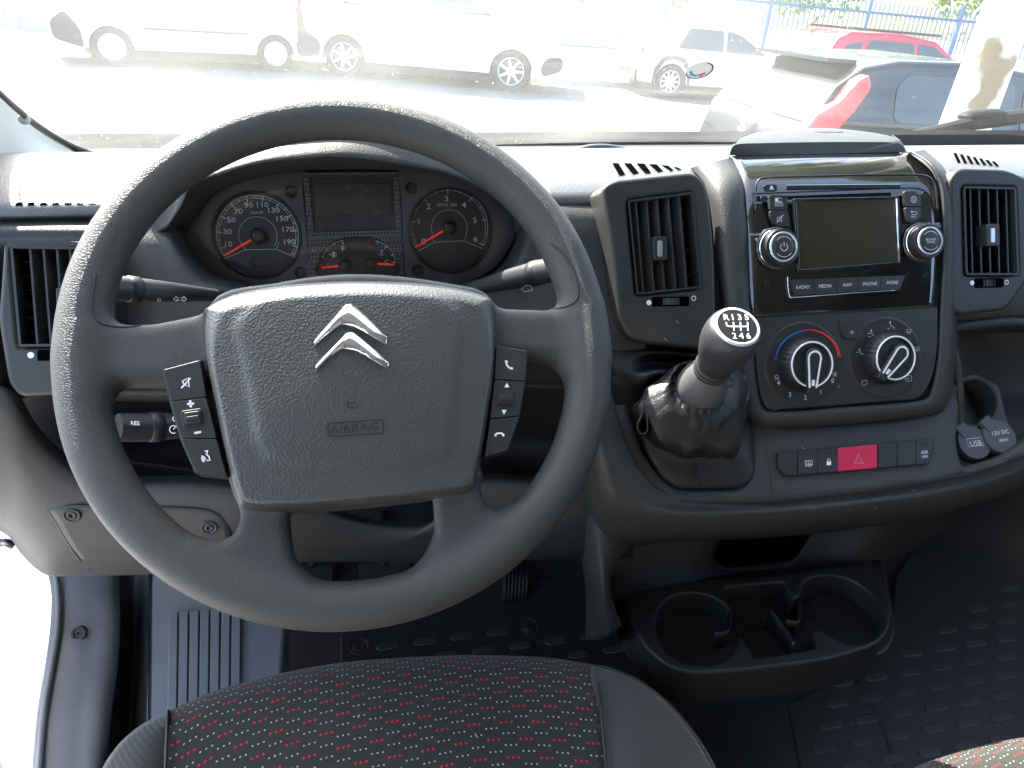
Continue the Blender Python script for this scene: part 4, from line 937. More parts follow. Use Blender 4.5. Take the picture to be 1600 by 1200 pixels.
# ------------------------------------------------------------------ lower console
FG = tilt_frame((.45, .577, -.46), radians(48))
def lower():
    out = rp([(930, 548), (1140, 540), (1168, 600), (1186, 655), (1230, 664), (1300, 662), (1400, 653), (1470, 640), (1495, 590), (1503, 640), (1497, 690), (1506, 730), (1566, 712), (1612, 680), (1660, 640), (1655, 690), (1600, 716), (1540, 738), (1470, 752), (1380, 766), (1210, 785), (1060, 787), (1012, 768), (980, 725), (955, 660), (940, 600)], 10, 4)
    gate = rp([(985, 590), (1120, 560), (1160, 590), (1174, 660), (1180, 735), (1163, 764), (1060, 764), (1032, 744), (1004, 702), (982, 640)], 16, 5)
    mb = MB(); holed(mb, FG, out, [gate], .004, .035, .007, res=4); mb.build('lower_console', M['dash'], DASH, smooth=True, angle=50)
    mb = MB(); spx(mb, FG, [(1180, 655), (1194, 680), (1204, 740), (1207, 785)], .0009, .0043); mb.build('seam', M['black'], DASH)
    surf('console_skirt', [[(925, 520, .66), (952, 600, .612), (975, 680, .578), (1004, 738, .560), (1056, 772, .552), (1210, 772, .550), (1378, 754, .552), (1490, 738, .556), (1590, 702, .572), (1690, 630, .61)],
                           [(905, 535, .65), (936, 612, .598), (953, 690, .567), (985, 752, .550), (1048, 788, .543), (1210, 788, .541), (1380, 770, .543), (1500, 750, .548), (1600, 716, .565), (1700, 640, .60)],
                           [(905, 560, .64), (925, 640, .585), (942, 730, .555), (970, 785, .54), (1045, 806, .532), (1210, 803, .532), (1380, 786, .534), (1500, 768, .54), (1600, 736, .556), (1700, 670, .59)],
                           [(905, 640, .63), (922, 720, .585), (936, 790, .565), (965, 822, .555), (1045, 832, .55), (1210, 826, .55), (1380, 806, .552), (1500, 784, .56), (1600, 752, .575), (1700, 690, .60)],
                           [(905, 760, .66), (922, 820, .63), (940, 846, .62), (975, 856, .62), (1050, 846, .63), (1210, 840, .64), (1380, 820, .64), (1480, 800, .65), (1580, 770, .66), (1700, 720, .68)]], M['dash'], DASH, nr=24, nc=70)
    # column going down to the cup tray, and the dark recess behind it
    surf('console_column', [[(890, 700, .70), (915, 740, .64), (936, 800, .605), (960, 830, .60), (990, 845, .615)],
                            [(895, 780, .70), (915, 800, .64), (932, 840, .60), (955, 858, .595), (978, 862, .61)],
                            [(905, 860, .69), (918, 870, .63), (935, 882, .59), (948, 890, .585), (958, 890, .60)],
                            [(915, 920, .68), (928, 925, .62), (940, 930, .58), (948, 930, .575), (955, 930, .59)],
                            [(915, 1000, .66), (934, 1000, .60), (950, 996, .575), (960, 988, .57), (972, 976, .585)]], M['dash_lo'], DASH, nr=30, nc=24)
    surf('recess_wall', [[(940, 850, .70), (1100, 835, .70), (1250, 830, .70), (1400, 810, .72), (1500, 790, .80)],
                         [(940, 890, .68), (1100, 880, .68), (1250, 870, .68), (1360, 855, .69), (1480, 830, .78)],
                         [(950, 945, .64), (1100, 925, .655), (1250, 905, .665), (1355, 885, .675), (1400, 875, .76)]], M['bezel'], DASH, nr=12, nc=30)  # darker plastic here paints in the shade of the recess
    Fp = tilt_frame(onY(1180, 868, .66), radians(20))
    mb = MB(); plate(mb, Fp, [(1132, 888), (1133, 880), (1160, 832), (1275, 822), (1246, 868), (1236, 876)], .004, .03, 0, r=3); mb.build('pocket', M['deep_shade'], DASH)  # solid near-black plate standing in for the shade inside the pocket
    mb = MB(); tube(mb, [Fp.P(x, y, .006) for x, y in crv([(1131, 887), (1150, 890), (1190, 888), (1235, 880), (1250, 866), (1276, 830)], 24)], .0016, 8); mb.build('pocket_lip', M['smooth'], DASH, smooth=True)
lower()
# switch strip
SW = thing('switch_strip', 'row of dark dashboard switches with the red hazard button in the middle', 'switch panel', FG.P(1335, 715, .005))
FS2 = Frame(FG.p(0, 0, .005), FG.N)
z8 = zz(950, 540, 2.4615)
Ta, Tb, Ba, Bb = (1214, 707.5), (1457, 686), (1214, 743), (1457, 724)
mb = MB(); plate(mb, FS2, [(1212, 720), (1213, 706), (1459, 684), (1461, 700), (1452, 726), (1232, 745)], .0002, .003, 0, r=6); mb.build('switch_recess', M['black'], SW)
xs = [(652, 728), (731, 806), (808, 884), (886, 1036), (1041, 1111), (1115, 1184), (1187, 1248)]
for k, (a, b) in enumerate(xs):
    fx = lambda X: (950+X/2.4615)
    A, B = fx(a), fx(b); top = lambda X: 707.8-(X-1215)*.0885; bot = lambda X: 743.2-(X-1230)*.0875
    P = [(A, top(A)), (B, top(B)), (B, bot(B)), (A, bot(A))]; r = 2
    if k == 0: P = [(A, top(A)), (B, top(B)), (B, bot(B)), (A+14, bot(A+14)), (A+1, bot(A)-14)]
    if k == 6: P = [(A, top(A)), (B, top(B)), (B, top(B)+12), (B-8, bot(B-8)), (A, bot(A))]
    o = button(P, r=r, h=.0030 if k != 3 else .0042, m='hazard' if k == 3 else 'smooth', par=SW, F=FS2, nm='switch' if k != 3 else 'hazard_switch')
    if k == 3: o['label'] = 'red hazard warning button with a triangle'
    if k in (1, 2, 6):
        mb = MB(); xm = (A+B)/2; plate(mb, FS2, [(xm-6, top(xm)+5), (xm+6, top(xm)+4), (xm+6, top(xm)+7), (xm-6, top(xm)+8)], .0033, .001, 0); mb.build('indicator_lens', M['black'], o)
pr = MB()
spx(pr, FS2, [z8(758, 444), z8(786, 442), z8(786, 458), z8(758, 460)], .0006, .0032, closed=True)
for x in (764, 772, 780): spx(pr, FS2, [z8(x, 448), z8(x-1, 456), z8(x+1, 466)], .0006, .0033)
fillpx(pr, FS2, [z8(841, 446), z8(858, 445), z8(858, 459), z8(841, 460)], .0032); spx(pr, FS2, [z8(844, 446), z8(845, 437), z8(849, 435), z8(854, 437), z8(855, 445)], .0006, .0032)
tpx(pr, FS2, *z8(1218, 411), 'ASR', 5.0, w=.0034); tpx(pr, FS2, *z8(1219, 428), 'OFF', 4.2, w=.0034)
pr.build('switch_symbols', M['white'], SW)
pr = MB(); spx(pr, FS2, [z8(964, 418), z8(984, 452), z8(945, 454)], .0009, .0044, closed=True); spx(pr, FS2, [z8(964, 428), z8(975, 447), z8(954, 448)], .0005, .0044, closed=True); pr.build('hazard_triangle', M['hazardlt'], SW)

# right-hand pocket with sockets
def pocket():
    surf('pocket_wall', [[(1476, 500, .70), (1530, 492, .74), (1620, 488, .76), (1720, 480, .76)],
                         [(1492, 540, .68), (1545, 540, .74), (1620, 540, .75), (1720, 540, .75)],
                         [(1497, 600, .65), (1550, 610, .71), (1620, 615, .72), (1720, 610, .72)],
                         [(1497, 650, .62), (1540, 662, .63), (1620, 665, .64), (1720, 660, .64)],
                         [(1496, 690, .59), (1530, 715, .58), (1600, 700, .585), (1720, 690, .60)]], M['dash'], DASH, nr=24, nc=24)
    surf('dash_end', [[(1480, 258, .80), (1560, 262, .80), (1700, 268, .80)],
                      [(1480, 290, .742), (1560, 292, .742), (1700, 296, .742)],
                      [(1480, 420, .70), (1560, 420, .70), (1700, 420, .70)],
                      [(1480, 500, .675), (1560, 500, .675), (1700, 500, .675)],
                      [(1480, 520, .72), (1560, 520, .74), (1700, 520, .74)]], M['dash'], DASH)
    F = Frame(onY(1530, 690, .587), (-.05, -.55, .83))
    out = rp([(1484, 590), (1524, 582), (1562, 602), (1574, 650), (1590, 700), (1600, 708), (1577, 716), (1530, 729), (1496, 733), (1484, 718)], 6, 4)
    mb = MB(); holed(mb, F, out, [circ((1523, 628), 35, 40)], .0, .05, .003, res=3); mb.build('socket_shelf', M['dash'], DASH, smooth=True, angle=45)
    mb = MB(); plate(mb, F, circ((1523, 628), 38, 40), -.045, .004); mb.build('cup_well', M['black'], DASH)
    ar = crv([(1470, 505), (1478, 524), (1490, 550), (1497, 585), (1499, 640), (1493, 690), (1491, 716), (1500, 731), (1530, 729), (1577, 715), (1604, 692), (1640, 650)], 60); Ya = np.interp(np.linspace(0, 1, 60), [0, .2, .45, .7, 1], [.67, .635, .59, .562, .575])
    mb = MB(); tube(mb, [onY(x, y, Y) for (x, y), Y in zip(ar, Ya)], .0042, 12); mb.build('pocket_rim', M['dash'], DASH, smooth=True)
    mb = MB(); tube(mb, [onY(x, y, .672) for x, y in crv([(1474, 513), (1520, 508), (1560, 504), (1590, 503), (1640, 512)], 20)], .0055, 12); mb.build('pocket_rim', M['dash'], DASH, smooth=True)
pocket()
def socket(px, py, R, label, lines, box_, rot, group='round flip caps over dash sockets'):
    F = Frame(onY(px, py, .582), (-.05, -.62, .78)); t = thing('power_socket', label, 'power socket', F.O, group)
    mb = MB(); lathe(mb, F.p(0, 0, 0), F.N, [(R*1.08, -.006), (R*1.08, .0), (R*1.0, .002)], 40); mb.build('socket_rim', M['black'], t, smooth=True)
    P = [(R*cos(a), R*sin(a)) for a in np.linspace(0, tau, 44, endpoint=False)]
    mb = MB(); plate_uv(mb, F, P, .0062, .004, .001, 3); c = mb.build('cap', M['cap'], t, smooth=True, angle=40)
    ca, sa = cos(rot), sin(rot)
    Q = [(x*ca-y*sa, x*sa+y*ca) for x, y in ((-.007, R*.55), (.007, R*.55), (.0075, R*1.32), (-.0075, R*1.32))]
    mb = MB(); plate_uv(mb, F, rp(Q, .002), .0072, .005, .001, 2); mb.build('hinge_tab', M['cap'], t, smooth=True, angle=40)
    mb = MB()
    for s, u, v, sz in lines: text(mb, F, (u, v), s, sz, .0066, rot=.10)
    if box_: stroke(mb, F, [(box_[0], box_[1]), (box_[2], box_[1]+.001), (box_[2], box_[3]+.001), (box_[0], box_[3])], .0005, .0066, closed=True)
    mb.build('cap_print', M['grey'], t)
M['cap'] = mat('socket_cap', (.060, .062, .064), .5, grain=.2, gscale=1500)
socket(1517, 694, .0190, 'round grey flip cap marked USB at the right end of the console', [('USB', .001, -.001, .0085)], (-.0085, -.0045, .0105, .0045), .55)
socket(1557, 684, .0192, 'round grey flip cap marked 12V DC at the far right of the console', [('12V DC', .001, .004, .0068), ('180W', .002, -.005, .0050)], None, .6)
# ------------------------------------------------------------------ gear lever with leather boot
from mathutils import noise as mnoise
def gear():
    P0 = ray(1103, 592)*.725; P1 = ray(1152.5, 509)*.655; A = vn(P1-P0); L = np.linalg.norm(P1-P0)
    t = thing('gear_lever', 'gear lever with black knob showing a six-speed shift pattern above a gathered leather boot', 'gear lever', P0)
    s = L/.0925; q_ = .885
    _l = globals()['lathe']
    def lathe(mb, O, A, prof, n=40, **k): _l(mb, O, A, [(r*q_, h*s if O is P0 else h) for r, h in prof], n, **k)
    mb = MB(); lathe(mb, P0, A, [(.0262, -.020), (.0270, -.014), (.0262, -.007), (.0235, .004), (.0195, .013), (.0175, .018)], 48); mb.build('collar', M['collar'], t, smooth=True)
    mb = MB(); lathe(mb, P0, A, [(.0172, .014), (.0192, .016), (.0196, .019), (.0184, .0205), (.0184, .0215), (.0198, .0225), (.0198, .0255), (.0185, .0275)], 48); mb.build('ribbed_ring', M['bezel'], t, smooth=True, angle=40)
    mb = MB(); lathe(mb, P0, A, [(.0186, .027), (.0198, .034), (.0222, .042), (.0252, .052), (.0274, .062), (.0283, .070), (.0280, .078), (.0264, .0855), (.0240, .0895), (.0225, .0905)], 56); mb.build('knob', M['knobskin'], t, smooth=True)
    F = Frame(P0+A*(.0905*s), A, RT*1.0-UP*.02)
    mb = MB(); lathe(mb, F.O, A, [(.0230, -.001), (.0226, .0014), (.0212, .0020), (.0196, .0016)], 56, cap=False); mb.build('cap_ring', M['satinw'], t, smooth=True)
    mb = MB(); lathe(mb, F.O, A, [(.0198, .0012), (.010, .0018), (.0001, .0020)], 48); mb.build('cap', M['gloss2'], t, smooth=True)
    pr = MB(); F2 = Frame(F.O+A*.0024, A, RT)
    ww = .0009; z = zz(850, 220, 2.5); f = lambda x, y: F2.uv(*z(x, y))
    for s_, x, y in (('R', 711, 690), ('1', 737, 690), ('3', 764, 690), ('5', 792, 690), ('2', 744, 763), ('4', 771, 763), ('6', 799, 763)): tpx(pr, F2, *z(x, y), s_, 8.8, w=0, bold=.006)
    stroke(pr, F2, [f(712, 708), f(714, 722), f(724, 725), f(796, 725)], .0011, 0)
    for x in (741, 768, 796): stroke(pr, F2, [f(x-1, 708), f(x+1, 742)], .0011, 0)
    pr.build('shift_pattern', M['white'], t)
    # boot
    B = thing('gear_boot', 'black gathered leather gaiter folded round the base of the gear lever', 'gear gaiter', FG.P(1080, 700))
    N = 180
    U = vn(np.cross(A, [0, 0, 1.0])); V = np.cross(A, U)
    def by_angle(P):                                  # resample ring by image angle around its own centre
        px = []
        for q in P:
            d = q@FW; px.append((800+FPX*(q@RT)/d, 600-FPX*(q@UP)/d))
        c = np.mean(px, axis=0); a = np.unwrap([math.atan2(y-c[1], x-c[0]) for x, y in px])
        if a[-1] < a[0]: a = a[::-1]; P = P[::-1]
        P = np.array(P); tgt = np.linspace(-pi, pi, N, endpoint=False); out = []
        aa = np.concatenate([a-tau, a, a+tau]); PP = np.concatenate([P, P, P]); o = np.argsort(aa)
        aa, PP = aa[o], PP[o]
        return np.array([[np.interp(x, aa, PP[:, k]) for k in range(3)] for x in tgt])
    circ3 = lambda r, h: [P0+A*h+(U*cos(tau*k/90)+V*sin(tau*k/90))*r for k in range(90)]
    bag = lambda pts, w: [FG.P(q[0], q[1], w) for q in crc(pts, 90)]
    w0 = float((P0-FG.O)@FG.N)
    R = [by_angle(circ3(.0215, -.014)), by_angle(circ3(.0245, -.020)),
         by_angle(bag([(1040, 600), (1075, 572), (1120, 575), (1142, 596), (1146, 632), (1128, 650), (1085, 652), (1048, 640)], w0*.78)),
         by_angle(bag([(1012, 612), (1050, 575), (1110, 566), (1150, 590), (1160, 640), (1152, 690), (1100, 694), (1030, 684), (1006, 655)], w0*.60)),
         by_angle(bag([(1003, 630), (1040, 584), (1110, 572), (1156, 600), (1163, 655), (1158, 712), (1100, 712), (1026, 700), (998, 668)], w0*.38)),
         by_angle(bag([(1012, 640), (1050, 600), (1110, 590), (1150, 610), (1156, 670), (1150, 708), (1100, 710), (1040, 700), (1010, 676)], w0*.16)),
         by_angle(bag([(992, 630), (1030, 592), (1110, 570), (1164, 600), (1172, 680), (1172, 745), (1110, 752), (1050, 744), (1008, 700)], .004)),
         by_angle([FG.P(q[0], q[1], -.003) for q in rp([(983, 588), (1120, 556), (1163, 588), (1177, 660), (1184, 738), (1166, 768), (1058, 768), (1030, 747), (1000, 703), (979, 640)], 16, 5)])]
    G = []
    M_ = 70
    for i in range(M_+1):
        tt = (len(R)-1)*i/M_; ring = []
        fade = max(0, min(1, tt*1.5))*max(0, 1-(tt-1)/2.6) if tt < 3.6 else 0
        c = sum(R[min(int(tt), 7)])/N
        for k in range(N):
            q = cr([r[k] for r in R], tt); a = tau*k/N
            d = vn(q-c)
            # gathers below the collar, softer folds in the bag
            front = .5+.5*cos(a-pi/2)
            g = .0026*fade*(abs(sin(8.5*a+.6*sin(3*a)))**.6-.5)*(1 if tt < 2.2 else .6)
            nn = mnoise.noise(Vector((q[0]*22, q[1]*22, q[2]*22+3)))*.010*min(1, tt/2)*(1 if tt < 5.2 else max(0, 6.6-tt)*.6)
            rid = .0045*(1-abs(mnoise.noise(Vector((q[0]*34+7, q[1]*34, q[2]*20)))*2.2))*min(1, tt/2)*max(0, min(1, (6.3-tt)))
            ring.append(q+d*(g+nn+rid))
        G.append(ring)
    mb = MB(); gridm(mb, G, closed_u=True); o = mb.build('leather', M['leather'], B, smooth=True)
    bm = bmesh.new(); bm.from_mesh(o.data); bmesh.ops.recalc_face_normals(bm, faces=bm.faces); bm.to_mesh(o.data); bm.free()
    # looped fold at the left and the stitched seam down the front
    zb = zz(960, 520, 4.2846)
    mb = MB(); rows = []
    prof = crv([zb(215, 375), zb(205, 450), zb(190, 540), zb(160, 610), zb(165, 655), zb(190, 672), zb(215, 655), zb(216, 590), zb(225, 480), zb(250, 400)], 40)
    G = []
    for w0 in (.010, .030, .044, .050): G.append([FG.P(q[0]+(.052-w0)*100, q[1], w0) for q in prof])
    gridm(mb, G); f = mb.build('fold', M['leather'], B, smooth=True); sm = f.modifiers.new('thickness', 'SOLIDIFY'); sm.thickness = .0012
    for off in (-1.6, 1.6):
        mb = MB(); q = crv([zb(548, 800), zb(545, 860), zb(560, 950), zb(590, 1040)], 14); tube(mb, [FG.P(a[0]+off, a[1], .0085) for a in q], .0005, 6); mb.build('seam', M['leather'], B)
    # slack leather behind the boot and the padded rim beside it
    surf('leather_apron', [[(930, 538, .66), (970, 540, .655), (1030, 541, .65), (1100, 545, .65), (1160, 550, .66)],
                           [(930, 556, .635), (975, 553, .64), (1030, 552, .64), (1100, 560, .64), (1160, 570, .65)],
                           [(930, 572, .645), (975, 578, .628), (1030, 568, .65), (1100, 580, .65), (1160, 590, .66)],
                           [(935, 590, .63), (985, 600, .625), (1035, 582, .62), (1100, 600, .65), (1160, 610, .66)],
                           [(950, 640, .62), (1000, 650, .62), (1040, 620, .64), (1100, 640, .66), (1160, 650, .67)]], M['leather'], B, nr=40, nc=40, thick=.002)
    if 0: mb = MB(); rim = crv([(958, 575), (972, 600), (985, 640), (996, 690), (1018, 730), (1045, 758), (1080, 772)], 50)
    if 0: tube(mb, [FG.P(q[0]-2, q[1]+1, .003) for q in rim], [.008+.003*sin(pi*k/49) for k in range(50)], 16, flat=.8); mb.build('gate_rim', M['dash'], DASH, smooth=True)
M['collar'] = mat('collar_plastic', (.085, .085, .086), .42, wear=.04)
M['knobskin'] = mat('knob_skin', (.036, .036, .037), .38, grain=.35, gscale=1400, wear=.05)
M['gloss2'] = mat('gloss_cap', (.006, .006, .006), .5, spec=.25)
M['satinw'] = mat('pale_satin_ring', (.62, .62, .60), .35, metal=.3)
gear()

# ------------------------------------------------------------------ cup holder tray
FT = Frame((.45, .55, -.70), (0, 0, 1), (1, 0, 0))
def tray():
    t = thing('cup_holder_tray', 'black moulded tray with two round cup wells at the foot of the centre console', 'cup holder', FT.P(1200, 990))
    z9 = zz(900, 800, 2.2857)
    out = rp([(970, 932), (1060, 908), (1200, 900), (1360, 876), (1372, 884), (1388, 925), (1394, 962), (1388, 988), (1368, 1008), (1300, 1030), (1180, 1046), (1085, 1052), (1048, 1045), (1012, 1015), (985, 975)], [8, 10, 10, 8, 10, 20, 20, 14, 20, 40, 40, 20, 20, 20, 20], 5)
    c1 = [z9(*q) for q in [(545, 345), (520, 320), (480, 298), (430, 288), (380, 290), (335, 305), (300, 340), (287, 390), (295, 440), (325, 495), (375, 532), (440, 545), (505, 540), (548, 515), (572, 480), (575, 455), (590, 448), (612, 470), (632, 510), (650, 518), (845, 487), (860, 478), (852, 445), (845, 425), (870, 420), (895, 432), (950, 462), (1000, 470), (1055, 455), (1090, 425), (1100, 380), (1080, 325), (1040, 280), (990, 245), (930, 228), (875, 226), (830, 240), (810, 265), (800, 298), (778, 306), (765, 290), (745, 256), (725, 250), (560, 264), (538, 272), (540, 300), (552, 340)]]
    hole = crc(c1, 150)
    mb = MB(); holed(mb, FT, out, [hole], 0, .055, .0035, res=3); mb.build('tray_top', M['bezel'], t, smooth=True, angle=45)
    low = rp([(955, 930), (1000, 905), (1380, 872), (1398, 960), (1399, 1000), (1383, 1020), (1300, 1048), (1180, 1064), (1090, 1076), (1050, 1070), (1005, 1036), (972, 990)], [8, 8, 8, 20, 14, 16, 40, 40, 30, 20, 20, 20], 5)
    mb = MB(); plate(mb, FT, [(x, y) for x, y in low], -.030, .022, .004, seg=3); mb.build('tray_body', M['bezel'], t, smooth=True, angle=45)
    mb = MB(); plate(mb, FT, hole, -.052, .004); mb.build('well_floor', M['deep_shade'], t)  # near-black floor so the wells look deep in shade
    # inner bumps gripping a cup
    for (x, y, r, h) in ():
        u, v = FT.uv(x, y, -.03); mb = MB(); lathe(mb, FT.p(u, v, -.034), FT.N, [(r*1.3, 0), (r*1.15, h*.5), (r*.9, h*.85), (r*.5, h), (.0003, h*1.03)], 24); mb.build('grip_bump', M['smooth'], t, smooth=True)
    for q in ([z9(548, 345), z9(552, 395), z9(540, 445), z9(495, 452)], [z9(690, 370), z9(735, 430), z9(770, 490)], [z9(745, 408), z9(795, 405), z9(800, 300)]):
        mb = MB(); P = [FT.P(x, y, -.012) for x, y in crv(q, 16)]
        G = [[p_+np.array([0, 0, .010]) for p_ in P], P, [p_-np.array([0, 0, .022]) for p_ in P]]; gridm(mb, G); o = mb.build('divider', M['smooth'], t, smooth=True); sm = o.modifiers.new('thickness', 'SOLIDIFY'); sm.thickness = .003
tray()

# ------------------------------------------------------------------ column stalks
def stalk(label, pts, rads, ring, icons, loc, endflat=1.0, m='smooth'):
    t = thing('column_stalk', label, 'stalk', loc, 'steering column stalks')
    mb = MB(); C = crv(pts, 30); R = np.interp(np.linspace(0, 1, 30), np.linspace(0, 1, len(rads)), rads)
    tube(mb, C, R, 28, flat=endflat); mb.build('lever', M[m], t, smooth=True, angle=50)
    if ring:
        i0, i1 = ring; C = np.array(C); a, b = C[i0], C[i1]; Ax = vn(b-a); Ln = np.linalg.norm(b-a); r = R[i0]
        mb = MB(); n = 80; U = vn(np.cross(Ax, [0, .3, 1])); V = np.cross(Ax, U); vs = []; fs = []
        for h, rr in ((0, .98), (.001, 1.08), (Ln-.001, 1.08), (Ln, .98)):
            for k in range(n): q = r*rr*(1 if k % 2 else .965); vs.append(a+Ax*h+(U*cos(tau*k/n)+V*sin(tau*k/n))*q)
        for i in range(3):
            for k in range(n): l = (k+1) % n; fs.append((i*n+k, i*n+l, (i+1)*n+l, (i+1)*n+k))
        mb.add(vs, fs); mb.build('ribbed_collar', M['black'], t, smooth=True, angle=60)
    return t
M['stalkhi'] = mat('stalk_plastic', (.030, .030, .031), .40, grain=.15, gscale=1500)
t1 = stalk('left upper stalk for lights and indicators, beside the instruments', [onY(110, 447, .555), onY(190, 451, .575), onY(260, 456, .60), onY(330, 461, .64), onY(380, 465, .68)], [.0092, .0095, .0082, .0055, .005], (8, 10), None, onY(250, 455, .6), m='stalkhi')
t2 = stalk('left lower stalk marked RES with a fat ribbed collar, under the wheel spoke', [onY(184, 668, .585), onY(215, 668, .592), onY(250, 667, .60), onY(300, 664, .612), onY(360, 660, .635)], [.0118, .0122, .0122, .0105, .009], (11, 15), None, onY(240, 667, .6), m='stalkhi')
t3 = stalk('right upper stalk for the wipers, between wheel hub and centre vent', [onY(700, 462, .69), onY(752, 448, .66), onY(800, 436, .63), onY(850, 424, .60), onY(884, 415, .585)], [.0050, .0070, .0098, .0108, .0110], (19, 21), None, onY(810, 435, .63), m='stalkhi')
pr = MB(); Fz = Frame(onY(250, 462, .585), (-.1, -.85, .5)); z4b = z4
tpx(pr, Fz, *z4(543, 260), 'O', 5.5); spx(pr, Fz, [z4(497, 256), z4(512, 258)], .0010)
for s_ in (0, 1):
    x = 602+s_*24; d = 1 if s_ else -1
    spx(pr, Fz, [z4(x-9*d, 252), z4(x, 252), z4(x, 247), z4(x+10*d, 256), z4(x, 264), z4(x, 260), z4(x-9*d, 260)], .0005)
spx(pr, Fz, [z4(432, 240), z4(443, 243), z4(446, 250), z4(440, 256), z4(432, 256)], .0006, closed=True)
for y in (241, 248, 255): spx(pr, Fz, [z4(416, y), z4(428, y)], .0006)
pr.build('stalk_symbols', M['white'], t1)
pr = MB(); Fz = Frame(onY(215, 668, .5795), (-.2, -.92, .35))
tpx(pr, Fz, 211, 661.5, 'RES', 6.2, bold=.01); fillpx(pr, Fz, [(190, 657), (197, 660.5), (190, 664)])
Fz = Frame(onY(268, 668, .588), (-.2, -.92, .35)); spx(pr, Fz, arc((271, 671), 6, 60, 330), .0006); spx(pr, Fz, [(271, 671), (274, 667)], .0006); spx(pr, Fz, arc((274, 654), 4, 60, 300), .0006)
pr.build('stalk_symbols', M['white'], t2)
pr = MB(); Fz = Frame(onY(822, 445, .604), (.1, -.9, .4)); spx(pr, Fz, [(814, 452), (822, 446), (830, 447), (832, 453), (820, 456)], .0005, closed=True); fillpx(pr, Fz, circ((826, 437), 1.4, 10)); spx(pr, Fz, [(836, 428), (842, 426)], .0006)
pr.build('stalk_symbols', M['white'], t3)
# column shroud
mb = MB(); A0 = FWH.p(0, -.01, -.03)
G = []
for s in np.linspace(0, 1, 8):
    c = FWH.p(0, -.012, -.025-.19*s); G.append([c+FWH.U*(.062+.02*s)*(abs(cos(a))**.6)*np.sign(cos(a))+FWH.V*(.045+.02*s)*(abs(sin(a))**.6)*np.sign(sin(a)) for a in np.linspace(0, tau, 40, endpoint=False)])
gridm(mb, G, closed_u=True, flip=False); o = mb.build('column_shroud', M['smooth'], DASH, smooth=True)

# ------------------------------------------------------------------ lower dash: recess, knee panel, fuse cover
surf('dash_recess', [[(-20, 600, .70), (120, 600, .71), (300, 600, .72), (560, 600, .74), (760, 600, .74), (960, 600, .72)],
                     [(-20, 690, .70), (120, 690, .71), (300, 690, .74), (560, 690, .76), (760, 690, .76), (960, 690, .72)],
                     [(-20, 770, .68), (120, 770, .68), (300, 762, .70), (560, 765, .70), (760, 765, .70), (960, 770, .70)]], M['black'], DASH)
surf('fascia_edge', [[(150, 596, .68), (230, 600, .68), (330, 602, .68), (420, 602, .70)],
                     [(150, 604, .655), (230, 606, .655), (330, 607, .655), (420, 608, .68)],
                     [(150, 618, .652), (230, 620, .652), (330, 620, .652), (420, 622, .67)],
                     [(150, 626, .67), (230, 628, .67), (330, 629, .67), (420, 629, .69)]], M['dash'], DASH, nr=12)
mb = MB(); tube(mb, [onY(x, y, .69) for x, y in crv([(150, 716), (200, 722), (260, 730), (330, 740)], 12)], .004, 10); mb.build('recess_ledge', M['smooth'], DASH, smooth=True)
kt = [(-60, 585), (-10, 600), (25, 622), (60, 680), (115, 731), (172, 752), (310, 752), (450, 770), (560, 812), (677, 815), (740, 752), (850, 752), (935, 753), (990, 760)]
kb = [(-60, 800), (-20, 815), (12, 830), (36, 862), (72, 893), (120, 896), (250, 893), (370, 890), (470, 878), (560, 876), (670, 876), (760, 872), (900, 872), (990, 872)]
Kt = crv(kt, 60); Kb = crv(kb, 60)
def kneeY(px, py): return .615+.0*px-.012*sin(pi*min(1, max(0, (py-600)/300)))
G = []
for s, dy in ((-.06, .05), (0, .012), (.03, .002), (.08, -.002), (.2, -.005), (.4, -.008), (.6, -.006), (.8, 0), (.93, .008), (1.0, .022), (1.02, .06), (1.03, .12)):
    G.append([onY(a[0]*(1-s)+b[0]*s, a[1]*(1-s)+b[1]*s, .612+dy+.03*max(0, min(1, (a[0]-420)/200))) for a, b in zip(Kt, Kb)])
mb = MB(); gridm(mb, G); mb.build('knee_panel', M['dash_lo'], DASH, smooth=True)
FCV = thing('fuse_cover', 'flat cover panel fixed with two screws below the dashboard, left of the steering column', 'cover panel', onY(220, 840, .60))
def fuse():
    a = crv([(75, 797), (86, 812), (98, 834), (116, 862), (140, 890)], 20); b = crv([(342, 804), (351, 812), (359, 830), (362, 860), (360, 888)], 20)
    G = []
    for k in range(20):
        row = []
        for j in range(24):
            s = j/23; x = a[k][0]*(1-s)+b[k][0]*s; y = a[k][1]*(1-s)+b[k][1]*s
            if k == 0: y = 797*(1-s)+804*s-9*(1-(2*s-1)**8)
            sk = k/19; row.append(onY(x, y, .612-.0125+.0045+ (0 if sk < .7 else (sk-.7)*.07)))
        G.append(row)
    mb = MB(); gridm(mb, G); o = mb.build('cover', M['dash_lo'], FCV, smooth=True); sm = o.modifiers.new('thickness', 'SOLIDIFY'); sm.thickness = .004; sm.offset = -1
    ed = [G[k][0] for k in range(19, 0, -1)]+[G[0][j] for j in range(24)]+[G[k][23] for k in range(1, 20)]
    mb = MB(); tube(mb, [q*1.002 for q in ed], .0013, 6); mb.build('edge_gap', M['black'], FCV, smooth=True)
    for x, y in ((112, 805.5), (327, 825)):
        F = Frame(onY(x, y, .6025), (0, -1, .1)); mb = MB(); lathe(mb, F.O, F.N, [(.0078, -.002), (.0074, .0008), (.0055, .0002), (.0050, -.0008), (.0040, .0006), (.0020, .0008), (.0016, -.0008)], 28)
        mb.build('screw', M['bezel'], FCV, smooth=True)
fuse()
M['pillarw'] = mat('white_body_paint', (.80, .80, .80), .3, coat=.5)
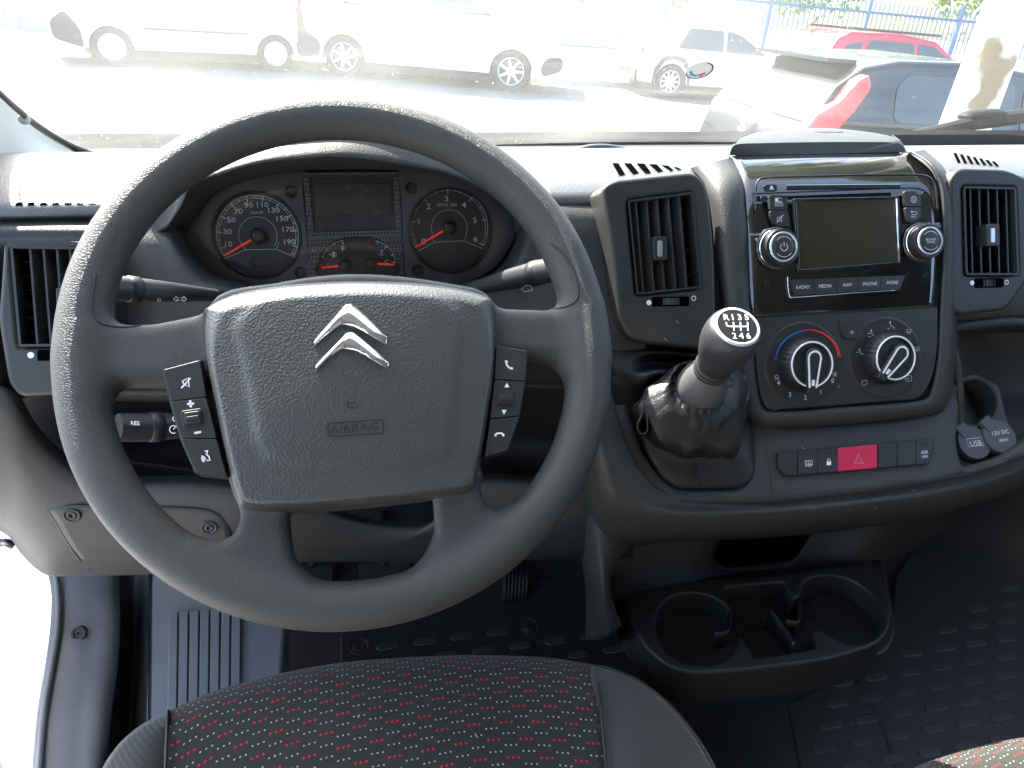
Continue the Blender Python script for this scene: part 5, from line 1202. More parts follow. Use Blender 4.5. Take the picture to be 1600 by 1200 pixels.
# ------------------------------------------------------------------ floor, sill, pedals
def flat(name, pts, mat_, Z=-.95, depth=.03, bev=.004, r=0, parent=None, F=None):
    F = F or Frame((0, 0, Z), (0, 0, 1), (1, 0, 0)); mb = MB(); plate(mb, F, pts, 0, depth, bev, r=r); return mb.build(name, mat_, parent, smooth=True, angle=40)
FL = Frame((0, 0, -.95), (0, 0, 1), (1, 0, 0))
mb = MB(); _fl = [onZ(x, y, -.956) for x, y in ((118, 893), (128, 960), (122, 1030), (108, 1110), (100, 1200), (92, 1330))]
mb.add([(1.6, -1.2, -.956), (1.6, 1.35, -.956), (-.50, 1.35, -.956)]+[tuple(q) for q in _fl]+[(-.34, -1.2, -.956)], [tuple(range(10))]); struct(mb.build('cab_floor', M['mat_rubber']))
# firewall
surf_fw = MB(); gridm(surf_fw, [[(x, 1.30, -.30) for x in np.linspace(-.6, 1.6, 8)], [(x, 1.22, -.60) for x in np.linspace(-.6, 1.6, 8)], [(x, 1.12, -.82) for x in np.linspace(-.6, 1.6, 8)], [(x, .96, -1.02) for x in np.linspace(-.6, 1.6, 8)]])
surf_fw.v = [(max(a, -.48), b, c) for a, b, c in surf_fw.v]
struct(surf_fw.build('bulkhead_wall', M['black'], smooth=True))
M['fmat'] = mat('floor_mat_rubber', (.034, .035, .037), .42, grain=.0, wear=.1)
_t = M['fmat'].node_tree; _tc = _t.nodes['Texture Coordinate']; _w = _t.nodes.new('ShaderNodeTexWave'); _w.inputs['Scale'].default_value = 110; _w.bands_direction = 'Y'; _w.inputs['Distortion'].default_value = 1.2
_b = _t.nodes.new('ShaderNodeBump'); _b.inputs['Strength'].default_value = .35; _b.inputs['Distance'].default_value = .0007; _t.links.new(_tc.outputs['Object'], _w.inputs['Vector']); _t.links.new(_w.outputs[1], _b.inputs['Height']); _t.links.new(_b.outputs[0], _t.nodes['Principled BSDF'].inputs['Normal'])
MATD = thing('floor_mat', 'black rubber floor mat with raised oblong studs under the driver seat edge', 'floor mat', FL.P(700, 1020))
edge = [(532, 1200), (532, 990), (540, 984), (680, 974), (780, 962), (850, 953), (900, 941), (935, 936), (1010, 980), (1100, 1080), (1240, 1100), (1300, 1200), (1300, 1400), (532, 1400)]
mb = MB(); plate(mb, FL, rp(edge, 8), .006, .012, .002); mb.build('mat_sheet', M['fmat'], MATD, smooth=True, angle=40)
M['stud'] = mat('stud_rubber', (.062, .064, .068), .36, wear=.08)
def stud_mesh(a=.0175, b=.0065, h=.0022):
    mb = MB(); P = [(x, y) for x, y in [( (a-b)+b*cos(t_), b*sin(t_)) for t_ in np.linspace(-pi/2, pi/2, 7)]+[(-(a-b)+b*cos(t_), b*sin(t_)) for t_ in np.linspace(pi/2, 3*pi/2, 7)]]
    plate_uv(mb, Frame((0, 0, 0), (0, 0, 1), (1, 0, 0)), P, h, h, .0012, 2); o = mb.build('stud', M['stud'], None, smooth=True, angle=50); me = o.data; bpy.data.objects.remove(o); return me
SM = stud_mesh()
def studs(root, test, X0, X1, Y0, Y1, Z, px=.0565, py=.031):
    j = 0; y = Y0; n = 0
    while y < Y1:
        x = X0+(px/2 if j % 2 else 0)
        while x < X1:
            P = np.array([x, y, Z]); d = P@FW; sx, sy = 800+FPX*(P@RT)/d, 600-FPX*(P@UP)/d
            if test(sx, sy):
                o = bpy.data.objects.new('stud', SM); COL.objects.link(o); o.parent = root; o.location = P-np.array(root.location); n += 1
            x += px
        y += py; j += 1
    return n
studs(MATD, lambda x, y: (560 < x < 925 and 985 < y < 1055 and y > 1000-(x-560)*.13 and not (808 < x < 850 and y < 1000) and not (530 < x < 590 and y < 1022)) or (930 < x < 985 and 985 < y < 1060), -.1, .5, .62, .86, -.944)
for x, y in ((561, 1010), (827, 979)):
    mb = MB(); P = FL.P(x, y, .006); lathe(mb, P, (0, 0, 1), [(.0150, -.001), (.0145, .002), (.0125, .0012), (.0118, -.0005), (.0095, .0005), (.0088, .0016), (.0001, .0018)], 32)
    mb.build('clip', M['mat_rubber'], MATD, smooth=True, angle=40)
    mb = MB(); box(mb, P+np.array([0, 0, .0022]), (.003, .012, .0012)); mb.build('clip_slot', M['black'], MATD)
MATP = thing('floor_mat', 'black ribbed rubber floor mat with raised oblong studs on the passenger side', 'floor mat', FL.P(1450, 1000))
mb = MB(); plate(mb, FL, rp([(1230, 1100), (1390, 1020), (1400, 900), (1420, 870), (1510, 842), (1700, 960), (1760, 1400), (1290, 1400)], 8), .008, .012, .002); mb.build('mat_sheet', M['fmat'], MATP, smooth=True, angle=40)
studs(MATP, lambda x, y: 1255 < x < 1640 and 880 < y < 1215 and y > 1104-(x-1235)*.55 and (x > 1410 or y > 1030) and y < 1100+ (x-1240)*1.5 and (x-1340)*.9+1060 != y, .3, 1.5, .35, .95, -.942)
# moulded groove across the passenger mat
mb = MB(); tube(mb, [FL.P(x, y, .006) for x, y in crv([(1340, 1065), (1365, 1110), (1385, 1150), (1405, 1215)], 20)], .0065, 8, flat=.5); mb.build('groove', M['mat_rubber'], MATP, smooth=True)
# tunnel carpet area between
surf('tunnel_trim', [[(1380, 800, .95), (1480, 790, 1.0), (1600, 780, 1.05), (1720, 780, 1.05)], [(1390, 860, .93), (1480, 850, .98), (1600, 850, 1.0), (1720, 850, 1.0)], [(1395, 900, .88), (1480, 870, .93), (1600, 920, .90), (1720, 940, .9)]], M['mat_rubber'], DASH)
# sill and step on the driver side
SILL = thing('door_sill_trim', 'blue-grey plastic sill trim with a screw, beside the open driver door', 'sill trim', onZ(130, 1000, -.80))
surf('trim', [[(74, 893, .80), (85, 893, .80), (130, 893, .80), (180, 893, .81), (186, 893, .84)],
              [(80, 930, .775), (90, 930, .772), (135, 930, .77), (181, 930, .78), (187, 930, .82)],
              [(78, 980, .73), (89, 980, .726), (135, 980, .725), (182, 980, .73), (188, 980, .77)],
              [(70, 1040, .675), (80, 1040, .67), (130, 1040, .668), (178, 1040, .675), (184, 1040, .72)],
              [(58, 1110, .615), (68, 1110, .61), (120, 1110, .608), (168, 1110, .613), (175, 1110, .66)],
              [(50, 1200, .54), (60, 1200, .538), (112, 1200, .535), (160, 1200, .54), (167, 1200, .59)],
              [(45, 1300, .48), (55, 1300, .478), (105, 1300, .475), (155, 1300, .48), (162, 1300, .53)]], M['sill'], SILL, nr=40, nc=30)
mb = MB(); tube(mb, [onY(x, y, Y) for x, y, Y in crv([(86, 893, .795), (91, 930, .768), (90, 980, .722), (81, 1040, .667), (69, 1110, .607), (61, 1200, .535), (55, 1300, .475)], 40)], .0035, 8); mb.build('edge_bead', M['sill'], SILL, smooth=True)
mb = MB(); box(mb, (-.66, 1.05, -.65), (.04, .55, .66)); box(mb, (-.66, .98, -.95), (.05, .5, .2)); mb.build('hinge_pillar', M['pillarw'], SILL)
F = Frame(onY(124, 989, .714), (0, -.75, .66)); mb = MB(); lathe(mb, F.O, F.N, [(.0092, -.002), (.0088, .0028), (.0074, .0038), (.0052, .0034), (.0046, .0018), (.0030, .0030), (.0014, .0030), (.0010, .001)], 30); mb.build('screw', M['bezel'], SILL, smooth=True)
surf('gap_wall', [[(176, 893, .86), (210, 893, .88), (240, 893, .87), (250, 893, .86)],
                  [(182, 960, .82), (210, 960, .85), (234, 960, .83), (246, 960, .82)],
                  [(176, 1050, .73), (208, 1050, .77), (229, 1050, .74), (240, 1050, .73)],
                  [(160, 1150, .64), (200, 1150, .68), (226, 1150, .65), (236, 1150, .64)],
                  [(150, 1240, .57), (195, 1240, .60), (222, 1240, .57), (232, 1240, .56)]], M['mat_rubber'], SILL)
STP = thing('step_mat', 'blue-grey rubber step mat with long parallel ribs beside the driver seat', 'step mat', onZ(310, 1000, -.86))
FSt = Frame((0, 0, -.86), (0, -.18, 1), (1, 0, 0))
mb = MB(); plate(mb, FSt, rp([(233, 880), (246, 890), (440, 920), (445, 985), (430, 1180), (226, 1300), (228, 1120)], 6), 0, .06, .004); mb.build('mat_sheet', M['sill'], STP, smooth=True, angle=40)
for k in range(7):
    x0 = 264+k*16.4; mb = MB(); y0 = 957-k*1.2
    plate(mb, FSt, [(x0, y0), (x0+13.5, y0-2), (x0+11, 1160), (x0-3, 1160)], .0045, .006, .0022, r=3, seg=3); mb.build('rib', M['sill'], STP, smooth=True, angle=60)
surf('footwell_side', [[(440, 890, .98), (470, 892, 1.0), (540, 900, 1.02)], [(436, 960, .90), (462, 960, .90), (540, 960, .93)], [(430, 1060, .80), (455, 1060, .80), (540, 1060, .83)]], M['mat_rubber'], STP)
# pedals
def pedal(label, P, Fr, ribs, arm=None, m='smooth', nm='pedal'):
    t = thing(nm, label, 'pedal', Fr.P(*P[0]), None)
    mb = MB(); plate(mb, Fr, P, 0, .006, .002, r=3); mb.build('pad', M[m], t, smooth=True, angle=40)
    for a, b in ribs:
        mb = MB(); tube(mb, [Fr.P(*a, .001), Fr.P(*b, .001)], .0022, 8); mb.build('rib', M['bezel'], t, smooth=True)
    if arm:
        mb = MB(); tube(mb, arm, .007, 10); mb.build('arm', M['black'], t, smooth=True)
    return t
FPd = Frame(onY(800, 910, .90), (0, -.6, .8))
pedal('ribbed accelerator pedal in the dark footwell below the wheel rim', [(789, 878), (828, 874), (823, 941), (784, 945)], FPd, [((792+i*5.6, 880-i*.6), (788+i*5.6, 942-i*.6)) for i in range(7)], [onY(806, 880, .96), onY(800, 800, 1.02), onY(800, 740, 1.1)])
FPb = Frame(onY(600, 900, .96), (0, -.7, .7))
pedal('dark brake pedal seen through the lower opening of the wheel', [(560, 880), (640, 876), (642, 905), (562, 910)], FPb, [], [onY(600, 885, .97), onY(600, 800, 1.05)])
pedal('dark clutch pedal at the left of the lower opening of the wheel', [(455, 884), (520, 882), (520, 915), (456, 915)], FPb, [], [onY(488, 885, .97), onY(488, 800, 1.05)])
t = thing('floor_bracket', 'small metal bracket on the footwell floor below the steering wheel', 'bracket', onY(712, 948, .90))
mb = MB(); tube(mb, [onY(690, 953, .90), onY(728, 955, .90)], .008, 14); mb.build('pin', M['metal'], t, smooth=True)
mb = MB(); plate(mb, Frame(onY(730, 945, .90), (0, -.8, .6)), [(722, 930), (735, 934), (738, 952), (728, 958), (716, 944)], 0, .006, .001, r=3); mb.build('tab', M['metal'], t)
surf('accelerator_heel_plate', [[(700, 880, 1.03), (800, 872, 1.04), (900, 862, 1.06)], [(700, 930, .955), (800, 920, .965), (890, 905, .98)], [(690, 968, .88), (800, 952, .89), (915, 930, .91)]], M['mat_rubber'], STP)

# ------------------------------------------------------------------ seats
def seat_fabric():
    m = mat('dotted_seat_fabric', (.022, .023, .021), .9, spec=.2, sheen=.08, grain=.6, gscale=1600, gdist=.0003); t = m.node_tree; b = t.nodes['Principled BSDF']
    N = t.nodes.new; Lk = t.links.new
    def mth(op, a, b_=None, c=None):
        n = N('ShaderNodeMath'); n.operation = op
        for i, v in enumerate((a, b_, c)):
            if v is None: continue
            if isinstance(v, (int, float)): n.inputs[i].default_value = v
            else: Lk(v, n.inputs[i])
        return n.outputs[0]
    uv = N('ShaderNodeUVMap'); uv.uv_map = 'pattern'; sp = N('ShaderNodeSeparateXYZ'); Lk(uv.outputs[0], sp.inputs[0])
    U, V = sp.outputs[0], sp.outputs[1]                 # U in group columns, V in rows
    col = mth('FLOOR', U); fu = mth('FRACT', U); odd = mth('MODULO', mth('ADD', col, 100), 2)
    V2 = mth('ADD', V, mth('MULTIPLY', odd, -.5)); row = mth('FLOOR', V2); fv = mth('SUBTRACT', mth('FRACT', V2), .5)
    g = mth('MULTIPLY', fu, 3.1); gi = mth('FLOOR', g); dx = mth('MULTIPLY', mth('SUBTRACT', mth('FRACT', g), .5), .0044); dy = mth('MULTIPLY', fv, .0100)
    d = mth('SQRT', mth('ADD', mth('MULTIPLY', dx, dx), mth('MULTIPLY', dy, dy)))
    inside = mth('LESS_THAN', gi, 2.5)
    r3 = mth('MODULO', mth('ADD', mth('SUBTRACT', row, odd), 300), 3); isred = mth('LESS_THAN', r3, .5)
    rad = mth('ADD', .00072, mth('MULTIPLY', isred, .00035))
    dot = mth('MULTIPLY', mth('LESS_THAN', d, rad), inside)
    mx = N('ShaderNodeMixRGB'); mx.inputs[1].default_value = (.36, .41, .39, 1); mx.inputs[2].default_value = (.52, .012, .025, 1); Lk(isred, mx.inputs[0])
    m2 = N('ShaderNodeMixRGB'); m2.inputs[1].default_value = (.030, .0305, .027, 1); Lk(dot, m2.inputs[0]); Lk(mx.outputs[0], m2.inputs[2])
    Lk(m2.outputs[0], b.inputs['Base Color']); return m
M['seat'] = seat_fabric()
M['bolster'] = mat('bolster_fabric', (.034, .036, .034), .85, spec=.25, sheen=.2, grain=.0)
_t = M['bolster'].node_tree; _tc = _t.nodes['Texture Coordinate']; _w = _t.nodes.new('ShaderNodeTexWave'); _w.inputs['Scale'].default_value = 95; _w.bands_direction = 'DIAGONAL'
_b = _t.nodes.new('ShaderNodeBump'); _b.inputs['Strength'].default_value = .6; _b.inputs['Distance'].default_value = .0006; _t.links.new(_tc.outputs['Object'], _w.inputs['Vector']); _t.links.new(_w.outputs[1], _b.inputs['Height']); _t.links.new(_b.outputs[0], _t.nodes['Principled BSDF'].inputs['Normal'])
def zpt(q): return onZ(*q)
def seat_surf(name, rows, mt, parent, pattern=False, nr=50, nc=60):
    A = [[zpt(q) for q in row] for row in rows]; G = dense(A, nr, nc, raw=True)
    mb = MB(); gridm(mb, G); o = mb.build(name, mt, parent, smooth=True)
    sm = o.modifiers.new('thickness', 'SOLIDIFY'); sm.thickness = .006; sm.offset = -1
    if pattern:
        # distance along the cloth from the front edge gives the rows
        UVv = {}
        for j in range(nc):
            s = 0.0
            for i in range(nr):
                if i: s += float(np.linalg.norm(np.array(G[i][j])-np.array(G[i-1][j])))
                UVv[i*nc+j] = (G[i][j][0]/.0138+40, -(s+.10*G[i][j][0])/.0104+60)
        uvl = o.data.uv_layers.new(name='pattern')
        for lp in o.data.loops: uvl.data[lp.index].uv = UVv[lp.vertex_index]
    return o
ST = thing('driver_seat', 'driver seat cushion of dark cloth with rows of red and white dots', 'seat', (.05, .3, -.62))
def rws(xs, ys): return list(zip(xs, ys))
top = [(262, 1112), (330, 1082), (400, 1062), (480, 1044), (560, 1033), (650, 1027), (740, 1024), (820, 1026), (880, 1031), (932, 1040)]
rowsS = [[(x, y+2, -.78) for x, y in top], [(x, y+1, -.66) for x, y in top], [(x, y+.0, -.612) for x, y in top],
         [(x, y+10, -.598) for x, y in top], [(a, b+32, -.592) for a, b in top]]
xe = np.linspace(258, 942, 10)
rowsS += [[(x, 1150+ (0 if i > 0 else 10), -.592) for i, x in enumerate(xe)], [(x, 1230, -.598) for x in np.linspace(255, 948, 10)], [(x, 1400, -.61) for x in np.linspace(250, 960, 10)]]
seat_surf('seat_panel', rowsS, M['seat'], ST, True)
lb = [(146, 1260), (160, 1205), (185, 1165), (215, 1138), (240, 1123), (262, 1112)]
seat_surf('side_bolster', [[(x-6, y+6, -.80) for x, y in lb], [(x-2, y+1, -.66) for x, y in lb], [(x, y, -.606) for x, y in lb], [(x+8*(1-i/5), y+14, -.592) for i, (x, y) in enumerate(lb)],
          [(175, 1290, -.588), (195, 1250, -.584), (215, 1215, -.584), (235, 1190, -.588), (250, 1175, -.592), (258, 1160, -.594)],
          [(200, 1400, -.59), (210, 1380, -.585), (225, 1360, -.585), (240, 1340, -.59), (248, 1330, -.594), (254, 1320, -.60)]], M['bolster'], ST, nr=40, nc=30)
rb = [(930, 1040), (965, 1050), (1000, 1066), (1035, 1092), (1070, 1130), (1100, 1175), (1128, 1230)]
seat_surf('side_bolster', [[(x+8, y+4, -.80) for x, y in rb], [(x+3, y+1, -.66) for x, y in rb], [(x, y, -.606) for x, y in rb], [(x-6, y+16, -.590) for x, y in rb],
          [(944, 1160, -.594), (965, 1165, -.588), (990, 1180, -.584), (1015, 1200, -.584), (1040, 1225, -.586), (1065, 1255, -.59), (1085, 1290, -.60)],
          [(952, 1330, -.60), (970, 1340, -.59), (990, 1350, -.585), (1010, 1370, -.585), (1030, 1390, -.59), (1050, 1400, -.595), (1070, 1410, -.60)]], M['bolster'], ST, nr=40, nc=30)
for C in ([(930, 1040, -.604), (934, 1060, -.593), (938, 1110, -.588), (943, 1160, -.590), (950, 1240, -.594)], [(263, 1112, -.604), (262, 1130, -.592), (260, 1170, -.590), (256, 1260, -.594)]):
    mb = MB(); tube(mb, [onZ(*q)+np.array([0, 0, .001]) for q in crv(C, 40)], .0014, 8); mb.build('piping', M['black'], ST, smooth=True)
mb = MB(); tube(mb, [onZ(*q)+np.array([0, 0, .0005]) for q in crv([(935, 1041, -.603), (965, 1050, -.604), (1000, 1066, -.604), (1035, 1092, -.604), (1070, 1130, -.604), (1100, 1175, -.604), (1122, 1220, -.604)], 40)], .0012, 8); mb.build('bolster_seam', M['bolster'], ST, smooth=True)
mb = MB(); box(mb, (.04, .18, -.82), (.46, .5, .25)); mb.build('seat_base', M['black'], ST)
PS = thing('passenger_seat', 'corner of the passenger seat in the same red and white dotted cloth, lower right', 'seat', (.7, .25, -.62))
tp2 = [(1380, 1228), (1420, 1204), (1470, 1183), (1530, 1166), (1600, 1152), (1700, 1140)]
seat_surf('seat_panel', [[(x, y+2, -.80) for x, y in tp2], [(x, y+1, -.66) for x, y in tp2], [(x, y, -.612) for x, y in tp2], [(x, y+10, -.598) for x, y in tp2], [(x, y+40, -.592) for x, y in tp2], [(x, y+200, -.60) for x, y in tp2]], M['seat'], PS, True, 40, 40)

# ------------------------------------------------------------------ cab shell: windscreen, pillar, roof, right door, rear wall
M['headliner'] = mat('headliner', (.30, .30, .29), .9)
M['pillar'] = mat('pillar_trim', (.50, .51, .49), .6, grain=.2)
M['seal'] = mat('seal_rubber', (.035, .036, .040), .5)
M['vanpaint'] = mat('white_van_paint', (.78, .78, .78), .25, coat=.5)
PL = thing('windscreen_pillar', 'pale trim of the left windscreen pillar with its dark rubber seal', 'pillar', onY(100, 240, 1.0))
surf('pillar_trim', [[(-160, 20, .80), (-60, 85, .88), (5, 148, .98), (40, 182, 1.04), (100, 224, 1.11), (150, 247, 1.15), (215, 253, 1.19)],
                     [(-180, 90, .76), (-80, 140, .84), (-10, 185, .93), (30, 210, 1.0), (90, 240, 1.08), (145, 256, 1.13), (215, 259, 1.17)],
                     [(-200, 300, .74), (-90, 300, .78), (-30, 296, .82), (20, 285, .92), (90, 272, 1.0), (150, 266, 1.08), (215, 264, 1.14)]], M['pillar'], PL)
up = crv([(-60, 80), (0, 140), (40, 176), (70, 199), (110, 223), (150, 238), (190, 245), (222, 247), (300, 250)], 50); dn = crv([(-60, 88), (0, 152), (36, 185), (62, 206), (98, 228), (135, 248), (157, 259), (207, 260), (300, 261)], 50)
Yp = np.linspace(.86, 1.18, 50)
mb = MB(); gridm(mb, [[onY(a[0], a[1]-1, y+.004) for a, y in zip(up, Yp)], [onY(a[0], a[1], y-.004) for a, y in zip(up, Yp)], [onY(a[0]*.5+b[0]*.5, a[1]*.5+b[1]*.5, y-.010) for a, b, y in zip(up, dn, Yp)], [onY(b[0], b[1], y-.006) for b, y in zip(dn, Yp)]]); mb.build('rubber_seal', M['seal'], PL, smooth=True)
mb = MB(); lathe(mb, onY(39, 186, .94), (0, -1, .3), [(.0060, 0), (.0058, .004), (.003, .005), (.0001, .005)], 16); mb.build('clip', M['pillar'], PL, smooth=True)
SH = thing('cab_shell', 'white van cab shell around the seats: roof lining, right door and rear wall', 'van body', (.5, 0, .3))
mb = MB(); gridm(mb, [[(x, y, .50+.0*y) for x in (-.62, .5, 1.62)] for y in (.42, -.3, -1.1)]); o = mb.build('roof_lining', M['headliner'], SH); o.modifiers.new('t', 'SOLIDIFY').thickness = .03
mb = MB(); gridm(mb, [[(x, -1.1, z) for x in (-.62, .5, 1.62)] for z in (.5, -.3, -.95)]); o = mb.build('rear_wall', M['headliner'], SH)
mb = MB(); box(mb, (1.66, .1, -.50), (.05, 2.4, .98)); mb.build('right_door_panel', M['dash'], SH)  # out of view; top edge raised to cut light from the right
mb = MB(); box(mb, (1.66, -.75, .1), (.05, .7, .9)); mb.build('right_door_post', M['dash'], SH)
mb = MB(); box(mb, (-.64, -.85, -.2), (.05, .5, 1.4)); mb.build('left_post', M['vanpaint'], SH)
mb = MB(); tube(mb, [(1.62, 1.25, -.30), (1.60, .42, .45)], .045, 12); mb.build('right_pillar', M['dash'], SH, smooth=True)
mb = MB(); tube(mb, [(-.62, .70, .25), (-.60, .42, .48)], .045, 12); mb.build('left_pillar', M['pillar'], SH, smooth=True)
mb = MB(); box(mb, (-.84, .55, -1.06), (.40, 1.7, .10)); mb.build('door_sill', M['vanpaint'], SH)
# scuttle below the windscreen, windscreen glass with dust and painted flare haze
mb = MB(); gridm(mb, [[(x, 1.225, -.304+dz) for x in np.linspace(.70, 1.7, 12)] for dz in (.014, -.014)]); gridm(mb, [[(x, y, z) for x in np.linspace(-.6, 1.7, 12)] for y, z in ((1.20, -.3135), (1.25, -.3165), (1.32, -.322), (1.42, -.37))])
mb.build('scuttle_strip', M['dash_lo'], SH)
mb = MB(); tube(mb, [onY(x, y, 1.16) for x, y in crv([(880, 240), (905, 233), (925, 229), (950, 229), (975, 233)], 14)], .006, 10, flat=.6); mb.build('scuttle_cover', M['seal'], SH, smooth=True)
mb = MB(); tube(mb, [onY(x, y, 1.10) for x, y in [(1340, 246), (1450, 243), (1620, 238)]], .008, 10, flat=.8); mb.build('dash_rear_rail', M['seal'], SH, smooth=True)
def dusty():  # dust on the glass plus a painted flare haze
    m = bpy.data.materials.new('dusty_hazed_windscreen'); m.use_nodes = True; t = m.node_tree; t.nodes.clear(); N = t.nodes.new; Lk = t.links.new
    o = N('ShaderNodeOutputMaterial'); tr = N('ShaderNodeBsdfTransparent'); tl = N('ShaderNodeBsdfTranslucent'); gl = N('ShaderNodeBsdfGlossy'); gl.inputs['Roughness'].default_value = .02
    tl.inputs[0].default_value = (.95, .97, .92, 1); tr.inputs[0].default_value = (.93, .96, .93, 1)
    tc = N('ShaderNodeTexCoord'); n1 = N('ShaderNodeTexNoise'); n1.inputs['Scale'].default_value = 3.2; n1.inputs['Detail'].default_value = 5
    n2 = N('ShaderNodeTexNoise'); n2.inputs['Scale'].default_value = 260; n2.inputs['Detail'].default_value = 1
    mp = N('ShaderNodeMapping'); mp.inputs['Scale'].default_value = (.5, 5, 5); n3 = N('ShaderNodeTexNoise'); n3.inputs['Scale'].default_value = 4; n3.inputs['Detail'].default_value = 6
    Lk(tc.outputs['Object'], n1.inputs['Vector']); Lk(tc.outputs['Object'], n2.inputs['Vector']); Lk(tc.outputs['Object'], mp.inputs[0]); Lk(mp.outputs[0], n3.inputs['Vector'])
    r1 = N('ShaderNodeMapRange'); r1.inputs[1].default_value = .35; r1.inputs[2].default_value = .7; r1.inputs[3].default_value = DUST_HAZE*.55; r1.inputs[4].default_value = DUST_HAZE*1.5; Lk(n1.outputs[0], r1.inputs[0])
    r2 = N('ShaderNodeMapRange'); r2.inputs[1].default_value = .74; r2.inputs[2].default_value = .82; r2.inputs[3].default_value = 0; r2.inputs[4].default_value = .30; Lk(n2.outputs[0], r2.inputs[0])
    r3 = N('ShaderNodeMapRange'); r3.inputs[1].default_value = .5; r3.inputs[2].default_value = .8; r3.inputs[3].default_value = 0; r3.inputs[4].default_value = DUST_HAZE; Lk(n3.outputs[0], r3.inputs[0])
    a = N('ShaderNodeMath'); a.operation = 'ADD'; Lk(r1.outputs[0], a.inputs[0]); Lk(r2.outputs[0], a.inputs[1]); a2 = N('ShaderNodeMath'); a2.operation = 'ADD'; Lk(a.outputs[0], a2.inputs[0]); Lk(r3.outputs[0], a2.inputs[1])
    # veil graded across the glass, heavier at left, to paint in lens flare
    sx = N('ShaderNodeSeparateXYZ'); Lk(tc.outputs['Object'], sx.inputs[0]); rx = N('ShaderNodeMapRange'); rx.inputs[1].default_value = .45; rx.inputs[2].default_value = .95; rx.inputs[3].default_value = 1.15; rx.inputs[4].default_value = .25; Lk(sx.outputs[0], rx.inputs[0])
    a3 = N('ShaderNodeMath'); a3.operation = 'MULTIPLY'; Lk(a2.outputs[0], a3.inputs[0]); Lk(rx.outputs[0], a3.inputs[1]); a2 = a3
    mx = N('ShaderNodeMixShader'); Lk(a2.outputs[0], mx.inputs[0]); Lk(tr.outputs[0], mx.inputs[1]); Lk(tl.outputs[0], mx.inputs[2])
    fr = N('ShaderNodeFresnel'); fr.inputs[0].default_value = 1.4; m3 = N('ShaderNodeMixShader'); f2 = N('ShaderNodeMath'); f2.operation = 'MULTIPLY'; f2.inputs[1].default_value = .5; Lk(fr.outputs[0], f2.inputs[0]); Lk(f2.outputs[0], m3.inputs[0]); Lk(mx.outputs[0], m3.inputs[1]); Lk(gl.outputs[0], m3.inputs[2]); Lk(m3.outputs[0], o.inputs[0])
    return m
DUST_HAZE = .038
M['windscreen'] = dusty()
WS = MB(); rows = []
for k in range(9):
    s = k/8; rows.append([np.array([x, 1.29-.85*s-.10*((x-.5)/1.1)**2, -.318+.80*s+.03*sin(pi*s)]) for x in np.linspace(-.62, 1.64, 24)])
gridm(WS, rows); ws = WS.build('windscreen', M['windscreen'], None, smooth=True); tag(ws, 'large windscreen glass with dust and painted flare haze across the whole front of the cab', 'windscreen')
# ------------------------------------------------------------------ outside: street, parked vehicles, fence, trees
GN = vn(np.cross(ray(1500, 61), ray(150, -60)))
if GN[2] < 0: GN = -GN
CAMH = 1.6
def hp(px, py, h=0.0): d = ray(px, py); return d*((h-CAMH)/(d@GN))
A1, A2, B1, B2 = hp(150, 103), hp(408, 111), hp(557, 122), hp(815, 145)
DR = vn(B2-A1); DR = vn(DR-GN*(DR@GN)); DP = vn(np.cross(GN, DR))          # along the row, and across it (away)
def drop(P): return P-GN*(P@GN+CAMH)
def emat(O, X): X = vn(X-GN*(X@GN)); Y = np.cross(GN, X); return Matrix(((X[0], Y[0], GN[0], O[0]), (X[1], Y[1], GN[1], O[1]), (X[2], Y[2], GN[2], O[2]), (0, 0, 0, 1)))
print('row', DR, 'van1 wb', np.linalg.norm(A1-A2), 'van2 wb', np.linalg.norm(B1-B2))
FGd = Frame(-GN*CAMH, GN, DR)
M['asphalt'] = mat('asphalt', (.115, .115, .115), .85, grain=.8, gscale=60, gdist=.01, wear=.05)
M['concrete'] = mat('pale_concrete', (.42, .42, .40), .8, grain=.3, gscale=40, gdist=.004, wear=.1)
M['carwhite'] = mat('white_car_paint', (.80, .80, .80), .22, coat=.8)
M['carblack'] = mat('black_car_paint', (.010, .010, .011), .22, coat=.5)
M['carred'] = mat('red_car_paint', (.42, .015, .025), .25, coat=.8)
M['carglass'] = mat('car_glass', (.03, .045, .045), .05, coat=.6)
M['wiper'] = mat('wiper_black', (.008, .008, .009), .7, spec=.2)
M['tyre'] = mat('tyre', (.022, .022, .023), .8)
M['trim'] = mat('bumper_plastic', (.035, .036, .037), .6)
M['taillamp'] = mat('tail_lamp_red', (.60, .02, .03), .12, coat=1.0, emit=(.6, .02, .03, .25))  # lamps are unlit; a weak glow is added to the red
M['rimw'] = mat('pale_wheel_rim', (.72, .72, .72), .3, metal=.3)
M['bluefence'] = mat('blue_fence_paint', (.07, .14, .24), .5)
M['bark'] = mat('plane_tree_bark', (.50, .46, .38), .85, grain=.6, gscale=18, gdist=.01)
_t = M['bark'].node_tree; _n = _t.nodes.new('ShaderNodeTexNoise'); _n.inputs['Scale'].default_value = 5; _r = _t.nodes.new('ShaderNodeValToRGB'); _r.color_ramp.elements[0].position = .40; _r.color_ramp.elements[1].position = .47
_r.color_ramp.elements[0].color = (.28, .20, .12, 1); _r.color_ramp.elements[1].color = (.60, .57, .48, 1); _t.links.new(_t.nodes['Texture Coordinate'].outputs['Object'], _n.inputs['Vector']); _t.links.new(_n.outputs[0], _r.inputs[0]); _t.links.new(_r.outputs[0], _t.nodes['Principled BSDF'].inputs['Base Color'])
